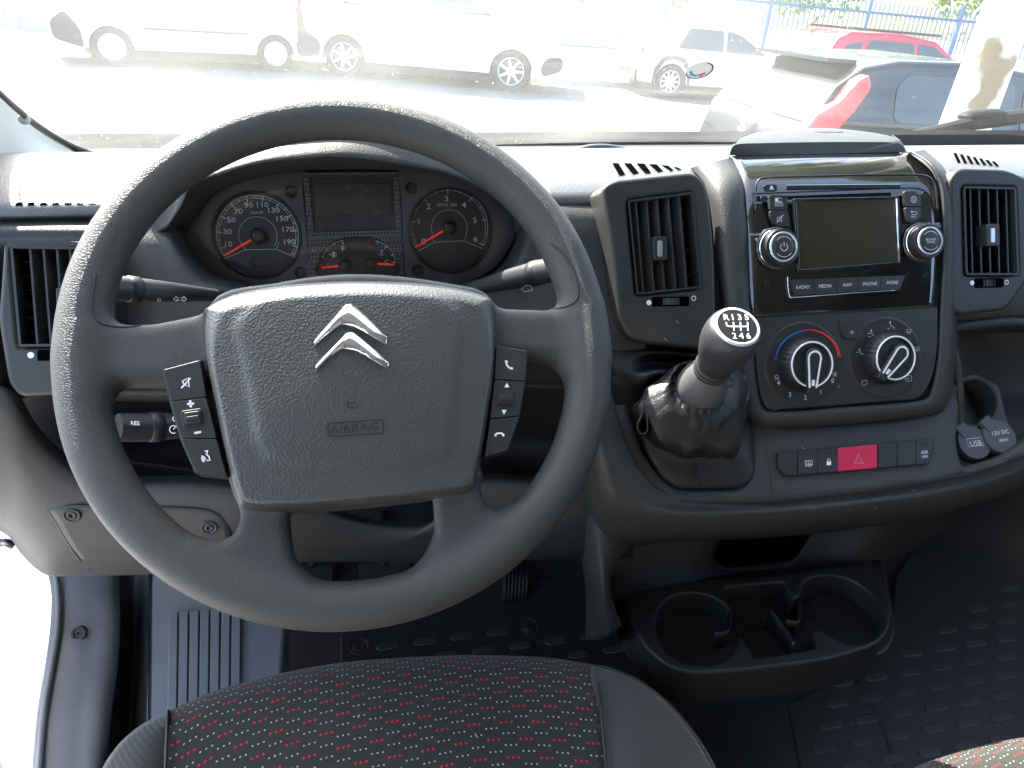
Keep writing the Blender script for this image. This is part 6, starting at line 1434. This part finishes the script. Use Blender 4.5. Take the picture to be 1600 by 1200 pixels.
def leafmat(name, a, b_):
    m = mat(name, a, .6); t = m.node_tree; oi = t.nodes.new('ShaderNodeTexNoise'); oi.inputs['Scale'].default_value = .9; r = t.nodes.new('ShaderNodeMixRGB'); r.inputs[1].default_value = (*a, 1); r.inputs[2].default_value = (*b_, 1)
    t.links.new(t.nodes['Texture Coordinate'].outputs['Object'], oi.inputs['Vector']); t.links.new(oi.outputs[0], r.inputs[0]); t.links.new(r.outputs[0], t.nodes['Principled BSDF'].inputs['Base Color'])
    out = t.nodes['Material Output']; tl = t.nodes.new('ShaderNodeBsdfTranslucent'); t.links.new(r.outputs[0], tl.inputs[0]); mx = t.nodes.new('ShaderNodeMixShader'); mx.inputs[0].default_value = .35
    t.links.new(t.nodes['Principled BSDF'].outputs[0], mx.inputs[1]); t.links.new(tl.outputs[0], mx.inputs[2]); t.links.new(mx.outputs[0], out.inputs[0]); return m
M['leaf'] = leafmat('leaf_green', (.05, .11, .02), (.11, .20, .04))
M['litter'] = leafmat('dry_leaf', (.20, .12, .05), (.32, .22, .10))
# ground sheet
mb = MB(); S = 400.0
mb.add([FGd.p(x, y, 0) for x, y in ((-S, -S), (S, -S), (S, S), (-S, S))], [(0, 1, 2, 3)]); struct(mb.build('road', M['asphalt']))
def wheel(root, x, y, R, side, spokes, name='wheel'):
    F = Frame((x, y, R), (0, side, 0), (1, 0, 0)); w = .11
    mb = MB(); lathe(mb, F.O, F.N, [(R*.66, -w), (R*.93, -w), (R, -w*.8), (R, w*.75), (R*.96, w), (R*.70, w*1.02), (R*.66, w*.9)], 40, U=F.U, cap=False)
    o = mb.build('wheel', M['tyre'], root, smooth=True, local=True, angle=50)
    mb = MB(); lathe(mb, F.O, F.N, [(R*.68, w*.95), (R*.64, w*.96), (R*.60, w*.7), (R*.60, w*.3), (R*.18, w*.3)], 40, U=F.U)
    mb.build('well', M['trim'], o, smooth=True, local=True, angle=50)
    mb = MB(); lathe(mb, F.O, F.N, [(R*.70, w*.98), (R*.66, w*1.02), (R*.62, w*.85)], 40, U=F.U, cap=False); lathe(mb, F.O, F.N, [(R*.20, w*.5), (R*.18, w*.8), (.001, w*.85)], 20, U=F.U)
    if spokes == 0: lathe(mb, F.O, F.N, [(R*.60, w*.80), (R*.50, w*.82), (R*.30, w*.55), (R*.2, w*.6)], 40, U=F.U, cap=False)
    for k in range(spokes or 0):
        a = tau*k/spokes; d = np.array([cos(a), sin(a)]); n = np.array([-d[1], d[0]])
        plate_uv(mb, F, [d*R*.16-n*R*.09, d*R*.64-n*R*.055, d*R*.64+n*R*.055, d*R*.16+n*R*.09], w*.78, w*.2, .006, 2)
    mb.build('rim', M['rimw'], o, smooth=True, local=True, angle=40)
    if spokes == 0:
        mb = MB()
        for k in range(16): a = tau*k/16; P_ = circ((R*.55*cos(a), R*.55*sin(a)), R*.028, 8); filluv(mb, F, P_, w*.83)
        mb.build('rim_hole', M['black'], o, local=True)
def prism(P, yl, yt, mats, root, name, m, bev=.03):
    """P [(x,z)], half-width as a function of z"""
    n = len(P); vs = []; 
    for s in (-1, 1):
        for x, z in P: vs.append((x, s*yl(z), z))
    fs = [tuple(range(n)), tuple(range(n, 2*n))[::-1]]+[(i, n+i, n+(i+1) % n, (i+1) % n) for i in range(n)]
    bm = bmesh.new(); V = [bm.verts.new(v) for v in vs]
    for f in fs: bm.faces.new([V[i] for i in f])
    bmesh.ops.recalc_face_normals(bm, faces=bm.faces)
    me = bpy.data.meshes.new(name); bm.to_mesh(me); bm.free(); me.materials.append(m); me.shade_smooth()
    o = bpy.data.objects.new(name, me); COL.objects.link(o); o.parent = root
    b = o.modifiers.new('bevel', 'BEVEL'); b.width = bev; b.segments = 3; b.limit_method = 'ANGLE'; b.angle_limit = radians(28); b.harden_normals = True
    return o
def archprof(xs, R, zb, n=10):                     # bottom line with arches, from rear to front
    out = []
    for xc in xs: out += [(xc-R*1.13, zb)]+[(xc-R*1.13*cos(pi*k/n), R*.95+R*1.13*sin(pi*k/n)*1.0) for k in range(1, n)]+[(xc+R*1.13, zb)]
    return out
def vehicle(name, label, cat, mat_, M4, wb, R, W, zb, body0, body1, roof, belt, taper, wins, spokes, extras=(), scale=1.0, group=None):
    root = thing(name, label, cat, (0, 0, 0), group); root.matrix_world = M4 @ Matrix.Scale(scale, 4)
    yl = lambda z: W/2-.02*max(0, (.55-z))*1.5 - (0.03 if z > belt-.1 else 0); yu = lambda z: W/2-.035-taper*(z-belt)
    arch = archprof([-wb/2, wb/2], R, zb)
    prism(body0+arch+body1, yl, 0, None, root, 'body', mat_, .035)
    prism(roof, yu, 0, None, root, 'roof', mat_, .05)
    # dark wheel wells and underside
    mb = MB(); box(mb, (0, 0, R*1.15), (wb+R*2.1, W-.28, R*1.5)); mb.build('underbody', M['trim'], root, local=True)
    for side in (-1, 1):
        for x in (-wb/2, wb/2): wheel(root, x, side*(W/2-.13), R, side, spokes)
        for win in wins:
            off = .006; P = [(x, side*(yu(z)+off), z) for x, z in rp(win, .06, 3)]
            mb = MB(); mb.add(P if side < 0 else P[::-1], [tuple(range(len(P)))]); w_ = mb.build('side_window', M['carglass'], root, local=True)
    for kind, pts, mt in extras:                    # 'side' panels at lower flank, 'cross' panels across front/rear, 'box'
        mb = MB()
        if kind == 'side':
            if len(pts) < 10: pts = rp(pts, .09, 4)
            for side in (-1, 1):
                P = [(x, side*(max(yl(z), yu(z) if z > belt else 0)+.012), z) for x, z in pts]; mb.add(P if side < 0 else P[::-1], [tuple(range(len(P)))])
        elif kind == 'cross': (xa, za), (xb, zb_), w0, w1 = pts; mb.add([(xa, -w0, za), (xa, w0, za), (xb, w1, zb_), (xb, -w1, zb_)], [(0, 1, 2, 3)])
        elif kind == 'box': box(mb, pts[0], pts[1])
        nm, mm = mt; mb.build(nm, M[mm], root, local=True)
    return root
def slab_lamp(root, pts, y, m, name, th=.03):
    pass
# van facing left: x forward = -DR
mid = (A1+A2)/2; wbr = np.linalg.norm(A1-A2); sV = wbr/3.0
vehicle('parked_van', 'white panel van facing left with a black front bumper, parked across the street', 'van', M['carwhite'], emat(mid+DP*.95*sV, A1-A2), 3.0, .335, 1.9, .30,
        [(-2.38, 1.15), (-2.42, .62), (-2.38, .32)], [(2.28, .30), (2.42, .45), (2.44, .70), (2.25, .92), (1.62, 1.12), (1.60, 1.15)],
        [(-2.38, 1.12), (-2.30, 1.85), (-2.15, 1.95), (.55, 1.97), (.85, 1.88), (1.62, 1.12)], 1.15, .12,
        [[(.10, 1.22), (1.28, 1.22), (.78, 1.76), (.10, 1.78)]], 0,
        [('side', [(1.95, .30), (2.43, .45), (2.45, .74), (2.2, .92), (1.98, .62)], ('front_bumper', 'trim')), ('side', [(-2.42, .30), (-1.95, .32), (-1.92, .60), (-2.1, .70), (-2.2, .72), (-2.22, 1.0), (-2.44, 1.25)], ('rear_bumper', 'trim')),
         ('side', [(-1.0, .66), (.95, .66), (.95, .70), (-1.0, .70)], ('door_moulding', 'trim')), ('box', ((-2.40, .0, 1.15), (.06, 1.84, .30)), ('tail_lamp', 'taillamp'))], sV)
mid = (B1+B2)/2; wbr2 = np.linalg.norm(B1-B2); sW = wbr2/2.9
vehicle('parked_van', 'white panel van facing right with spoked wheel trims, parked in the middle across the street', 'van', M['carwhite'], emat(mid+DP*.92*sW, B2-B1), 2.9, .33, 1.84, .27,
        [(-2.18, 1.12), (-2.22, .6), (-2.18, .30)], [(2.2, .28), (2.32, .42), (2.30, .72), (2.1, .95), (1.30, 1.10), (1.28, 1.12)],
        [(-2.18, 1.10), (-2.12, 1.78), (-1.98, 1.86), (.2, 1.88), (.5, 1.80), (1.30, 1.10)], 1.12, .12,
        [[(.05, 1.16), (1.08, 1.16), (.52, 1.66), (.05, 1.70)]], 7,
        [('side', [(2.0, .28), (2.33, .40), (2.33, .62), (2.05, .60), (1.95, .45)], ('front_bumper', 'trim')), ('side', [(-2.22, .28), (-1.86, .30), (-1.84, .55), (-2.1, .68), (-2.14, 1.0), (-2.24, 1.05)], ('rear_bumper', 'trim')),
         ('side', [(-1.45, 1.16), (-.6, 1.13), (-.6, 1.16), (-1.45, 1.19)], ('door_rail', 'trim')), ('box', ((-2.19, .0, 1.0), (.05, 1.82, .34)), ('tail_lamp', 'taillamp'))], sW)
RW = hp(1043, 153)
vehicle('parked_car', 'white hatchback with alloy wheels, parked right of the two vans across the street', 'car', M['carwhite'], emat(RW+DR*1.27+DP*.85, DR), 2.54, .32, 1.74, .26,
        [(-1.95, .92), (-2.02, .60), (-1.98, .30)], [(1.9, .26), (2.05, .40), (2.0, .68), (1.6, .84), (.95, .92)],
        [(-1.90, .90), (-1.55, 1.34), (-1.35, 1.43), (-.6, 1.47), (.2, 1.40), (.98, .90)], .92, .28,
        [[(-1.20, .97), (-.18, .95), (-.20, 1.36), (-.95, 1.36)], [(-.12, .95), (.80, .95), (.18, 1.31), (-.12, 1.36)]], 10,
        [('cross', ((-1.86, .97), (-1.58, 1.32), .62, .52), ('rear_window', 'carglass')), ('box', ((-1.97, 0, .42), (.12, 1.5, .22)), ('rear_bumper', 'trim')), ('box', ((-2.035, 0, .55), (.02, .5, .11)), ('number_plate', 'white')),
         ('box', ((-1.93, 0, .86), (.10, 1.66, .12)), ('tail_lamp', 'trim')), ('side', [(-1.7, .27), (-1.63, .27), (-1.6, .5), (-1.45, .72), (-1.27, .76), (-1.09, .72), (-.93, .5), (-.9, .27), (-.84, .27), (-.86, .55), (-1.03, .80), (-1.27, .84), (-1.51, .80), (-1.68, .55)], ('arch_trim', 'trim'))], 1.0)
RRed = drop(hp(1300, 150)*1.0)
vehicle('parked_car', 'red estate car with roof rails parked beyond the black car, near the blue fence', 'car', M['carred'], emat(drop(ray(1395, 100)*14.6), DR), 2.65, .34, 1.80, .28,
        [(-2.1, 1.0), (-2.15, .6), (-2.1, .32)], [(2.0, .28), (2.15, .42), (2.1, .75), (1.7, .92), (1.0, 1.0)],
        [(-2.08, .98), (-1.75, 1.45), (-1.5, 1.56), (-.5, 1.60), (.25, 1.52), (1.1, .98)], 1.0, .26,
        [[(-1.35, 1.05), (-.2, 1.04), (-.22, 1.46), (-1.1, 1.46)], [(-.14, 1.04), (.88, 1.04), (.2, 1.43), (-.14, 1.46)], [(-1.85, 1.08), (-1.45, 1.05), (-1.25, 1.42), (-1.55, 1.36)]], 7,
        [('cross', ((-2.03, 1.06), (-1.78, 1.42), .66, .56), ('rear_window', 'carglass')), ('box', ((-.6, .62, 1.62), (1.9, .04, .04)), ('roof_rail', 'trim')), ('box', ((-.6, -.62, 1.62), (1.9, .04, .04)), ('roof_rail', 'trim')), ('box', ((-2.1, 0, .95), (.06, 1.7, .2)), ('tail_lamp', 'taillamp'))], 1.0)
# near black car: rear right corner solved from its tail lamp
RC = ray(1262, 175)*5.6; RC = drop(RC)
XB = vn(DR*1.0); Mb = emat(RC+XB*1.98+np.cross(GN, XB)*.87, XB)
blk = vehicle('parked_car', 'black hatchback with a tall red tail lamp, parked nearest to the windscreen', 'car', M['carblack'], Mb, 2.5, .32, 1.74, .26,
        [(-1.92, .95), (-2.0, .60), (-1.96, .30)], [(1.9, .26), (2.05, .40), (2.0, .68), (1.6, .86), (.95, .95)],
        [(-1.93, .93), (-1.72, 1.22), (-1.50, 1.36), (-1.2, 1.42), (-.5, 1.45), (.3, 1.38), (1.05, .93)], .95, .28,
        [[(-1.22, 1.0), (-.15, .98), (-.17, 1.33), (-1.12, 1.33), (-1.22, 1.25)], [(-.08, .98), (.85, .98), (.25, 1.28), (-.08, 1.33)]], 7,
        [('cross', ((-1.80, 1.12), (-1.55, 1.345), .60, .50), ('rear_window', 'carglass')), ('box', ((-1.99, 0, .56), (.02, .5, .11)), ('number_plate', 'white')), ('box', ((-1.6, 0, 1.38), (.26, 1.1, .03)), ('spoiler', 'carblack'))], 1.0)
for s in (-1, 1):
    mb = MB(); F = Frame((0, s*.845, 0), (0, s, 0), (1, 0, 0)); P = [(-1.99, .86), (-1.94, .84), (-1.72, .90), (-1.60, 1.06), (-1.52, 1.24), (-1.56, 1.31), (-1.63, 1.27), (-1.74, 1.12), (-1.90, 1.02)]
    if s > 0: pass
    U = F.U[0]; plate_uv(mb, F, [(x*U, z) for x, z in P], .035, .12, .015, 3); o = mb.build('tail_lamp', M['taillamp'], blk, smooth=True, local=True, angle=40)
    mb = MB(); plate_uv(mb, F, [(x*U, z) for x, z in [(-1.66, 1.14), (-1.58, 1.12), (-1.53, 1.22), (-1.58, 1.28)]], .038, .02, .004, 2); mb.build('reversing_lamp', M['lampamber'] if 'lampamber' in M else M['taillamp'], o, local=True)
mb = MB(); lathe(mb, (-2.01, 0, .80), (-1, 0, 0), [(.06, 0), (.055, .01), (.0001, .012)], 24); mb.build('badge', M['chrome'], blk, smooth=True, local=True)
vehicle('parked_car', 'white car partly hidden behind the tree trunk at the far right', 'car', M['carwhite'], emat(drop(ray(1600, 130)*8.2)+DR*.9, DR), 2.5, .32, 1.74, .26,
        [(-1.92, .92), (-2.0, .60), (-1.96, .30)], [(1.9, .26), (2.05, .40), (2.0, .68), (1.6, .84), (.95, .92)],
        [(-1.90, .90), (-1.60, 1.30), (-1.3, 1.40), (-.5, 1.44), (.3, 1.36), (1.02, .90)], .92, .28,
        [[(-1.20, .97), (-.15, .95), (-.17, 1.32), (-1.0, 1.32)], [(-.08, .95), (.82, .95), (.25, 1.27), (-.08, 1.32)]], 7, [], 1.0)

# pavement, kerb and leaf litter behind the parked row
k0 = A1+DP*2.2*sV-DR*14; KL = 70
def strip(name, y0, y1, w0, w1, m, kind='structure', x0=-20, x1=60, base=A1):
    O = base; mb = MB(); F = Frame(drop(O), GN, DR)
    vs = [F.p(x, y, w) for w in (w0, w1) for x, y in ((x0, y0), (x1, y0), (x1, y1), (x0, y1))]
    mb.add(vs, [(4, 5, 6, 7), (0, 1, 5, 4), (1, 2, 6, 5), (2, 3, 7, 6), (3, 0, 4, 7)]); o = mb.build(name, m); o['kind'] = kind; return o
FRw = Frame(drop(A1), GN, DR)
strip('yard', 5.0, 60.0, -.05, .11, M['concrete'], x0=-60, x1=120)  # pale ground added so the view past the fence burns out white
strip('kerb', 2.15, 2.30, -.05, .13, M['concrete']); strip('pavement', 2.30, 5.0, -.05, .12, M['concrete'])
strip('parking_apron', -26.0, -2.6, -.05, .004, mat('bounce_asphalt', (.22, .22, .215), .85, grain=.5, gscale=60, gdist=.006, wear=.05))  # paler than the road to bounce light into the cab
mb = MB()
for i in range(4200):
    x = rng.uniform(-6, 22); y = 2.0-abs(rng.normal(0, .45)) if i % 3 else rng.uniform(-.6, 2.1); a = rng.uniform(0, tau); s = rng.uniform(.02, .045)
    c = np.array([x, y]); P = [c+s*np.array([cos(a+t_), sin(a+t_)])*q for t_, q in ((0, 1), (1.6, .6), (3.14, 1), (4.7, .6))]
    mb.add([FRw.p(p_[0], p_[1], .012+rng.uniform(0, .02)) for p_ in P], [(0, 1, 2, 3)])
stuff(mb.build('leaf_litter', M['litter'])); bpy.data.objects['leaf_litter']['label'] = 'dry brown leaves along the kerb beneath the parked vans'
# concrete panel wall at the left
WL = thing('panel_wall', 'pale wall of horizontal concrete panels with posts behind the left van', 'wall', FRw.p(-1, 5.4, 0))
for k in range(5):
    for j in range(4):
        mb = MB(); F = Frame(FRw.p(-9.5+j*2.6, 5.4, .3+k*.42), -DP, DR); plate_uv(mb, F, [(-1.28, -.2), (1.28, -.2), (1.28, .2), (-1.28, .2)], 0, .08, .015, 2); mb.build('panel', M['concrete'], WL)
for j in range(5):
    mb = MB(); F = Frame(FRw.p(-10.8+j*2.6, 5.32, 1.15), -DP, DR); plate_uv(mb, F, [(-.11, -1.15), (.11, -1.15), (.11, 1.15), (-.11, 1.15)], 0, .18, .02, 2); mb.build('post', M['concrete'], WL)
# blue railing fence on a low wall
FN_ = thing('railing_fence', 'tall blue steel railing with upright bars on a low pale wall beyond the parked cars', 'fence', FRw.p(10, 5.4, 0))
mb = MB(); F = Frame(FRw.p(13, 5.4, .22), -DP, DR); plate_uv(mb, F, [(-12.5, -.3), (26, -.3), (26, .22), (-12.5, .22)], 0, .25, .02, 2); mb.build('low_wall', M['concrete'], FN_)
for zz_ in (.66, 2.05):
    mb = MB(); F = Frame(FRw.p(13, 5.3, zz_), -DP, DR); plate_uv(mb, F, [(-12.4, -.03), (26, -.03), (26, .03), (-12.4, .03)], 0, .04, .005, 1); mb.build('rail', M['bluefence'], FN_)
barm = None; nb = 0
for k in range(250):
    x = .7+k*.145
    if abs((x-.7) % 2.9) < .08: continue
    if barm is None:
        mb = MB(); F = Frame((0, 0, 0), -DP, DR); plate_uv(mb, F, [(-.014, .52), (.014, .52), (.014, 2.30), (0, 2.36), (-.014, 2.30)], 0, .02, 0); o = mb.build('bar', M['bluefence'], FN_, local=True); barm = o.data
    else: o = bpy.data.objects.new('bar', barm); COL.objects.link(o); o.parent = FN_
    o.location = FRw.p(x, 5.27, 0)-np.array(FN_.location)
for k in range(14):
    mb = MB(); F = Frame(FRw.p(.7+k*2.9, 5.25, 1.3), -DP, DR); wd = .16 if k in (3,) else .05
    plate_uv(mb, F, [(-wd, -.95), (wd, -.95), (wd, 1.15), (-wd, 1.15)], 0, .10, .01, 1); mb.build('post', M['bluefence'] if wd < .1 else M['concrete'], FN_)
# trees
def tree(label, base, H, r, crown, n, group, leafs=.10, gap=1.0):
    t = thing('plane_tree', label, 'tree', base, group)
    mb = MB(); P = [base+GN*h+np.array([sin(h*.9)*.05, cos(h)*.04, 0]) for h in np.linspace(-.1, H, 14)]
    tube(mb, P, [r*(1.35 if i == 0 else 1.12 if i == 1 else 1-.035*i) for i in range(14)], 20)
    top = P[-1]
    for k in range(6):
        a = tau*k/6+.4; d = vn(np.array([cos(a), sin(a), .9])); tube(mb, [P[-2-k % 3]+d*s+np.array([0, 0, .12*s*s]) for s in np.linspace(0, crown*.75, 6)], [r*.45*(1-.14*i) for i in range(6)], 8)
    mb.build('trunk', M['bark'], t, smooth=True)
    V = []; Fc = []; cl = [(np.array([cos(a), sin(a), 0])*crown*rr+np.array([0, 0, zz2]), crown*rng.uniform(.30, .5)) for a, rr, zz2 in [(rng.uniform(0, tau), rng.uniform(.1, .8), rng.uniform(-.2, .9)*crown) for _ in range(16)]]
    for i in range(n):
        c, rad = cl[rng.integers(len(cl))]; v = rng.normal(size=3); v = v/np.linalg.norm(v)*rad*rng.uniform(.5, 1)**.5
        q = top+GN*crown*.55+c+v; a = rng.normal(size=3); a = vn(a); b = vn(np.cross(a, rng.normal(size=3))); s = leafs*rng.uniform(.6, 1.3)
        k = len(V); V += [q-a*s, q+b*s*.6, q+a*s, q-b*s*.6]; Fc.append((k, k+1, k+2, k+3))
    mb = MB(); mb.v = [tuple(x) for x in V]; mb.f = Fc; mb.build('crown', M['leaf'], t)
    return t
def trunk_at(px, py, t_): return drop(ray(px, py)*t_)
tree('pale blotched plane tree trunk standing between the cars at the right edge of the windscreen', trunk_at(1520, 140, 4.3), 4.6, .155, 2.7, 14000, None, .11)
for i, (x, y, H_, lab) in enumerate(((12.5, 9.5, 1.7, 'leafy tree behind the blue railing above the white hatchback'), (19.0, 10.0, 1.8, 'leafy tree behind the blue railing above the red car'), (26.0, 11.5, 2.0, 'leafy tree behind the blue railing, beyond the blotched trunk'), (3.5, 13, 4.2, 'tall leafy tree far behind the middle van'))):
    tree(lab, FRw.p(x, y, 0), H_, .14, 3.1, 8000, 'trees behind the railing', .10)
# the open driver's door at the far left
OD = thing('open_driver_door', 'white driver door standing wide open at the far left edge', 'vehicle door', (-1.1, 1.0, -.8))
mb = MB(); F = Frame((-.70, 1.02, -1.12), (0, -1, .0), (-1, -.12, 0)); plate_uv(mb, F, [(0, 0), (.95, 0), (.95, .72), (0, .72)], 0, .07, .02, 3); mb.build('door_panel', M['vanpaint'], OD, smooth=True, angle=40)
mb = MB(); tube(mb, [onY(-10, 850, .93), onY(8, 846, .93), onY(22, 852, .93)], .006, 8); mb.build('check_strap', M['metal'], OD, smooth=True)
# windscreen sticker and wiper
def on_glass(px, py, off=.004):
    d = ray(px, py)                                   # march to the glass surface
    for k in np.linspace(.5, 2.2, 1200):
        P = d*k; s = (1.29-.10*((P[0]-.5)/1.1)**2-P[1])/.85; z = -.318+.80*s+.03*sin(pi*min(max(s, 0), 1))
        if P[2] < z and s >= 0 and P[1] > 0 and k > .7: return P*(1-off)
        if P[2] <= z: last = P
    return d*1.3
def first_hit(px, py):
    d = ray(px, py); ks = np.linspace(.4, 2.5, 4000); prev = None
    for k in ks:
        P = d*k; s = (1.29-.10*((P[0]-.5)/1.1)**2-P[1])/.85; z = -.318+.80*s+.03*sin(pi*s); f = P[2]-z
        if prev is not None and prev*f <= 0: return P
        prev = f
    return d*1.3
Pst = first_hit(1093, 110); Nst = vn((0, -.68, -.73)); Fst = Frame(Pst*.997, -vn(np.array([0, .69, .73])) if True else Nst, (1, 0, 0))
stk = thing('windscreen_sticker', 'small round white sticker with blue and red arcs stuck to the windscreen', 'sticker', Fst.O)
mb = MB(); rS = abs(Fst.uv(1113, 110)[0]-Fst.uv(1073, 110)[0])/2; filluv(mb, Fst, [(rS*cos(a), rS*sin(a)) for a in np.linspace(0, tau, 40, endpoint=False)], 0); 
mb.build('backing', M['white'], stk)
mb = MB(); stroke(mb, Fst, arc((0, 0), rS*.62, 185, 275), rS*.22, .0006); mb.build('blue_arc', mat('sticker_blue', (.05, .35, .62), .5), stk)
mb = MB(); stroke(mb, Fst, arc((0, 0), rS*.62, 285, 335), rS*.22, .0006); mb.build('red_arc', mat('sticker_red', (.62, .05, .15), .5), stk)
mb = MB(); stroke(mb, Fst, arc((0, 0), rS*.97, -70, 80), rS*.12, .0006); stroke(mb, Fst, arc((0, 0), rS*.97, 200, 290), rS*.08, .0006); mb.build('dark_rim', M['trim'], stk)  # dark arcs paint the shadow along the sticker edge
WP = thing('wiper', 'black windscreen wiper arm and blade lying across the bottom right of the windscreen', 'wiper', onY(1500, 195, 1.4))
za = zz(900, 0, 2.2857)
C = [(1140, 492, 1.30), (1250, 470, 1.33), (1400, 440, 1.36), (1500, 424, 1.40), (1620, 408, 1.44), (1760, 392, 1.5)]
mb = MB(); tube(mb, [onY(*za(x, y), Y) for x, y, Y in C], [.008, .011, .015, .017, .019, .020], 8, flat=.7); mb.build('arm', M['wiper'], WP)
mb = MB(); tube(mb, [onY(*za(x, y), Y) for x, y, Y in [(1170, 500, 1.30), (1300, 478, 1.34), (1430, 452, 1.38), (1620, 428, 1.44), (1760, 412, 1.5)]], .007, 8); mb.build('blade', M['wiper'], WP)
mb = MB(); tube(mb, [onY(*za(x, y), Y) for x, y, Y in crv([(1392, 428, 1.37), (1404, 418, 1.372), (1450, 412, 1.385), (1500, 410, 1.40), (1512, 418, 1.402)], 14)], .020, 10, flat=.6); mb.build('joint', M['wiper'], WP, smooth=True)

# scattered lint on the plastics
bpy.context.view_layer.update(); _dg = bpy.context.evaluated_depsgraph_get(); mb = MB()
for x, y in [(1058, 503), (1040, 530), (1165, 588), (1310, 604), (1427, 766), (1446, 790), (1368, 794), (1170, 1000), (1192, 965), (1434, 1026), (1470, 1018), (1210, 640), (1385, 820), (1575, 576), (920, 845), (905, 880), (830, 895), (1255, 700), (990, 900), (1080, 880), (240, 1010), (208, 980), (745, 1150), (560, 1120), (1240, 1090), (1330, 1130)]:
    d_ = Vector(tuple(ray(x, y))).normalized(); h_, l_, n_, i_, o_, m_ = sc.ray_cast(_dg, Vector((0, 0, 0)), d_)
    if not h_: continue
    a = rng.uniform(-.3, 1.2); L_ = rng.uniform(.0025, .0055); t_ = vn(np.cross(np.array(n_), [cos(a), sin(a), .4])); b_ = np.cross(np.array(n_), t_); p_ = np.array(l_)+np.array(n_)*.0006
    tube(mb, [p_-t_*L_*.5, p_+b_*L_*.12, p_+t_*L_*.5], .00028, 5)
o = stuff(mb.build('lint', mat('lint', (.42, .41, .38), .8))); o['label'] = 'tiny pale fibres of lint scattered over the dark plastics'
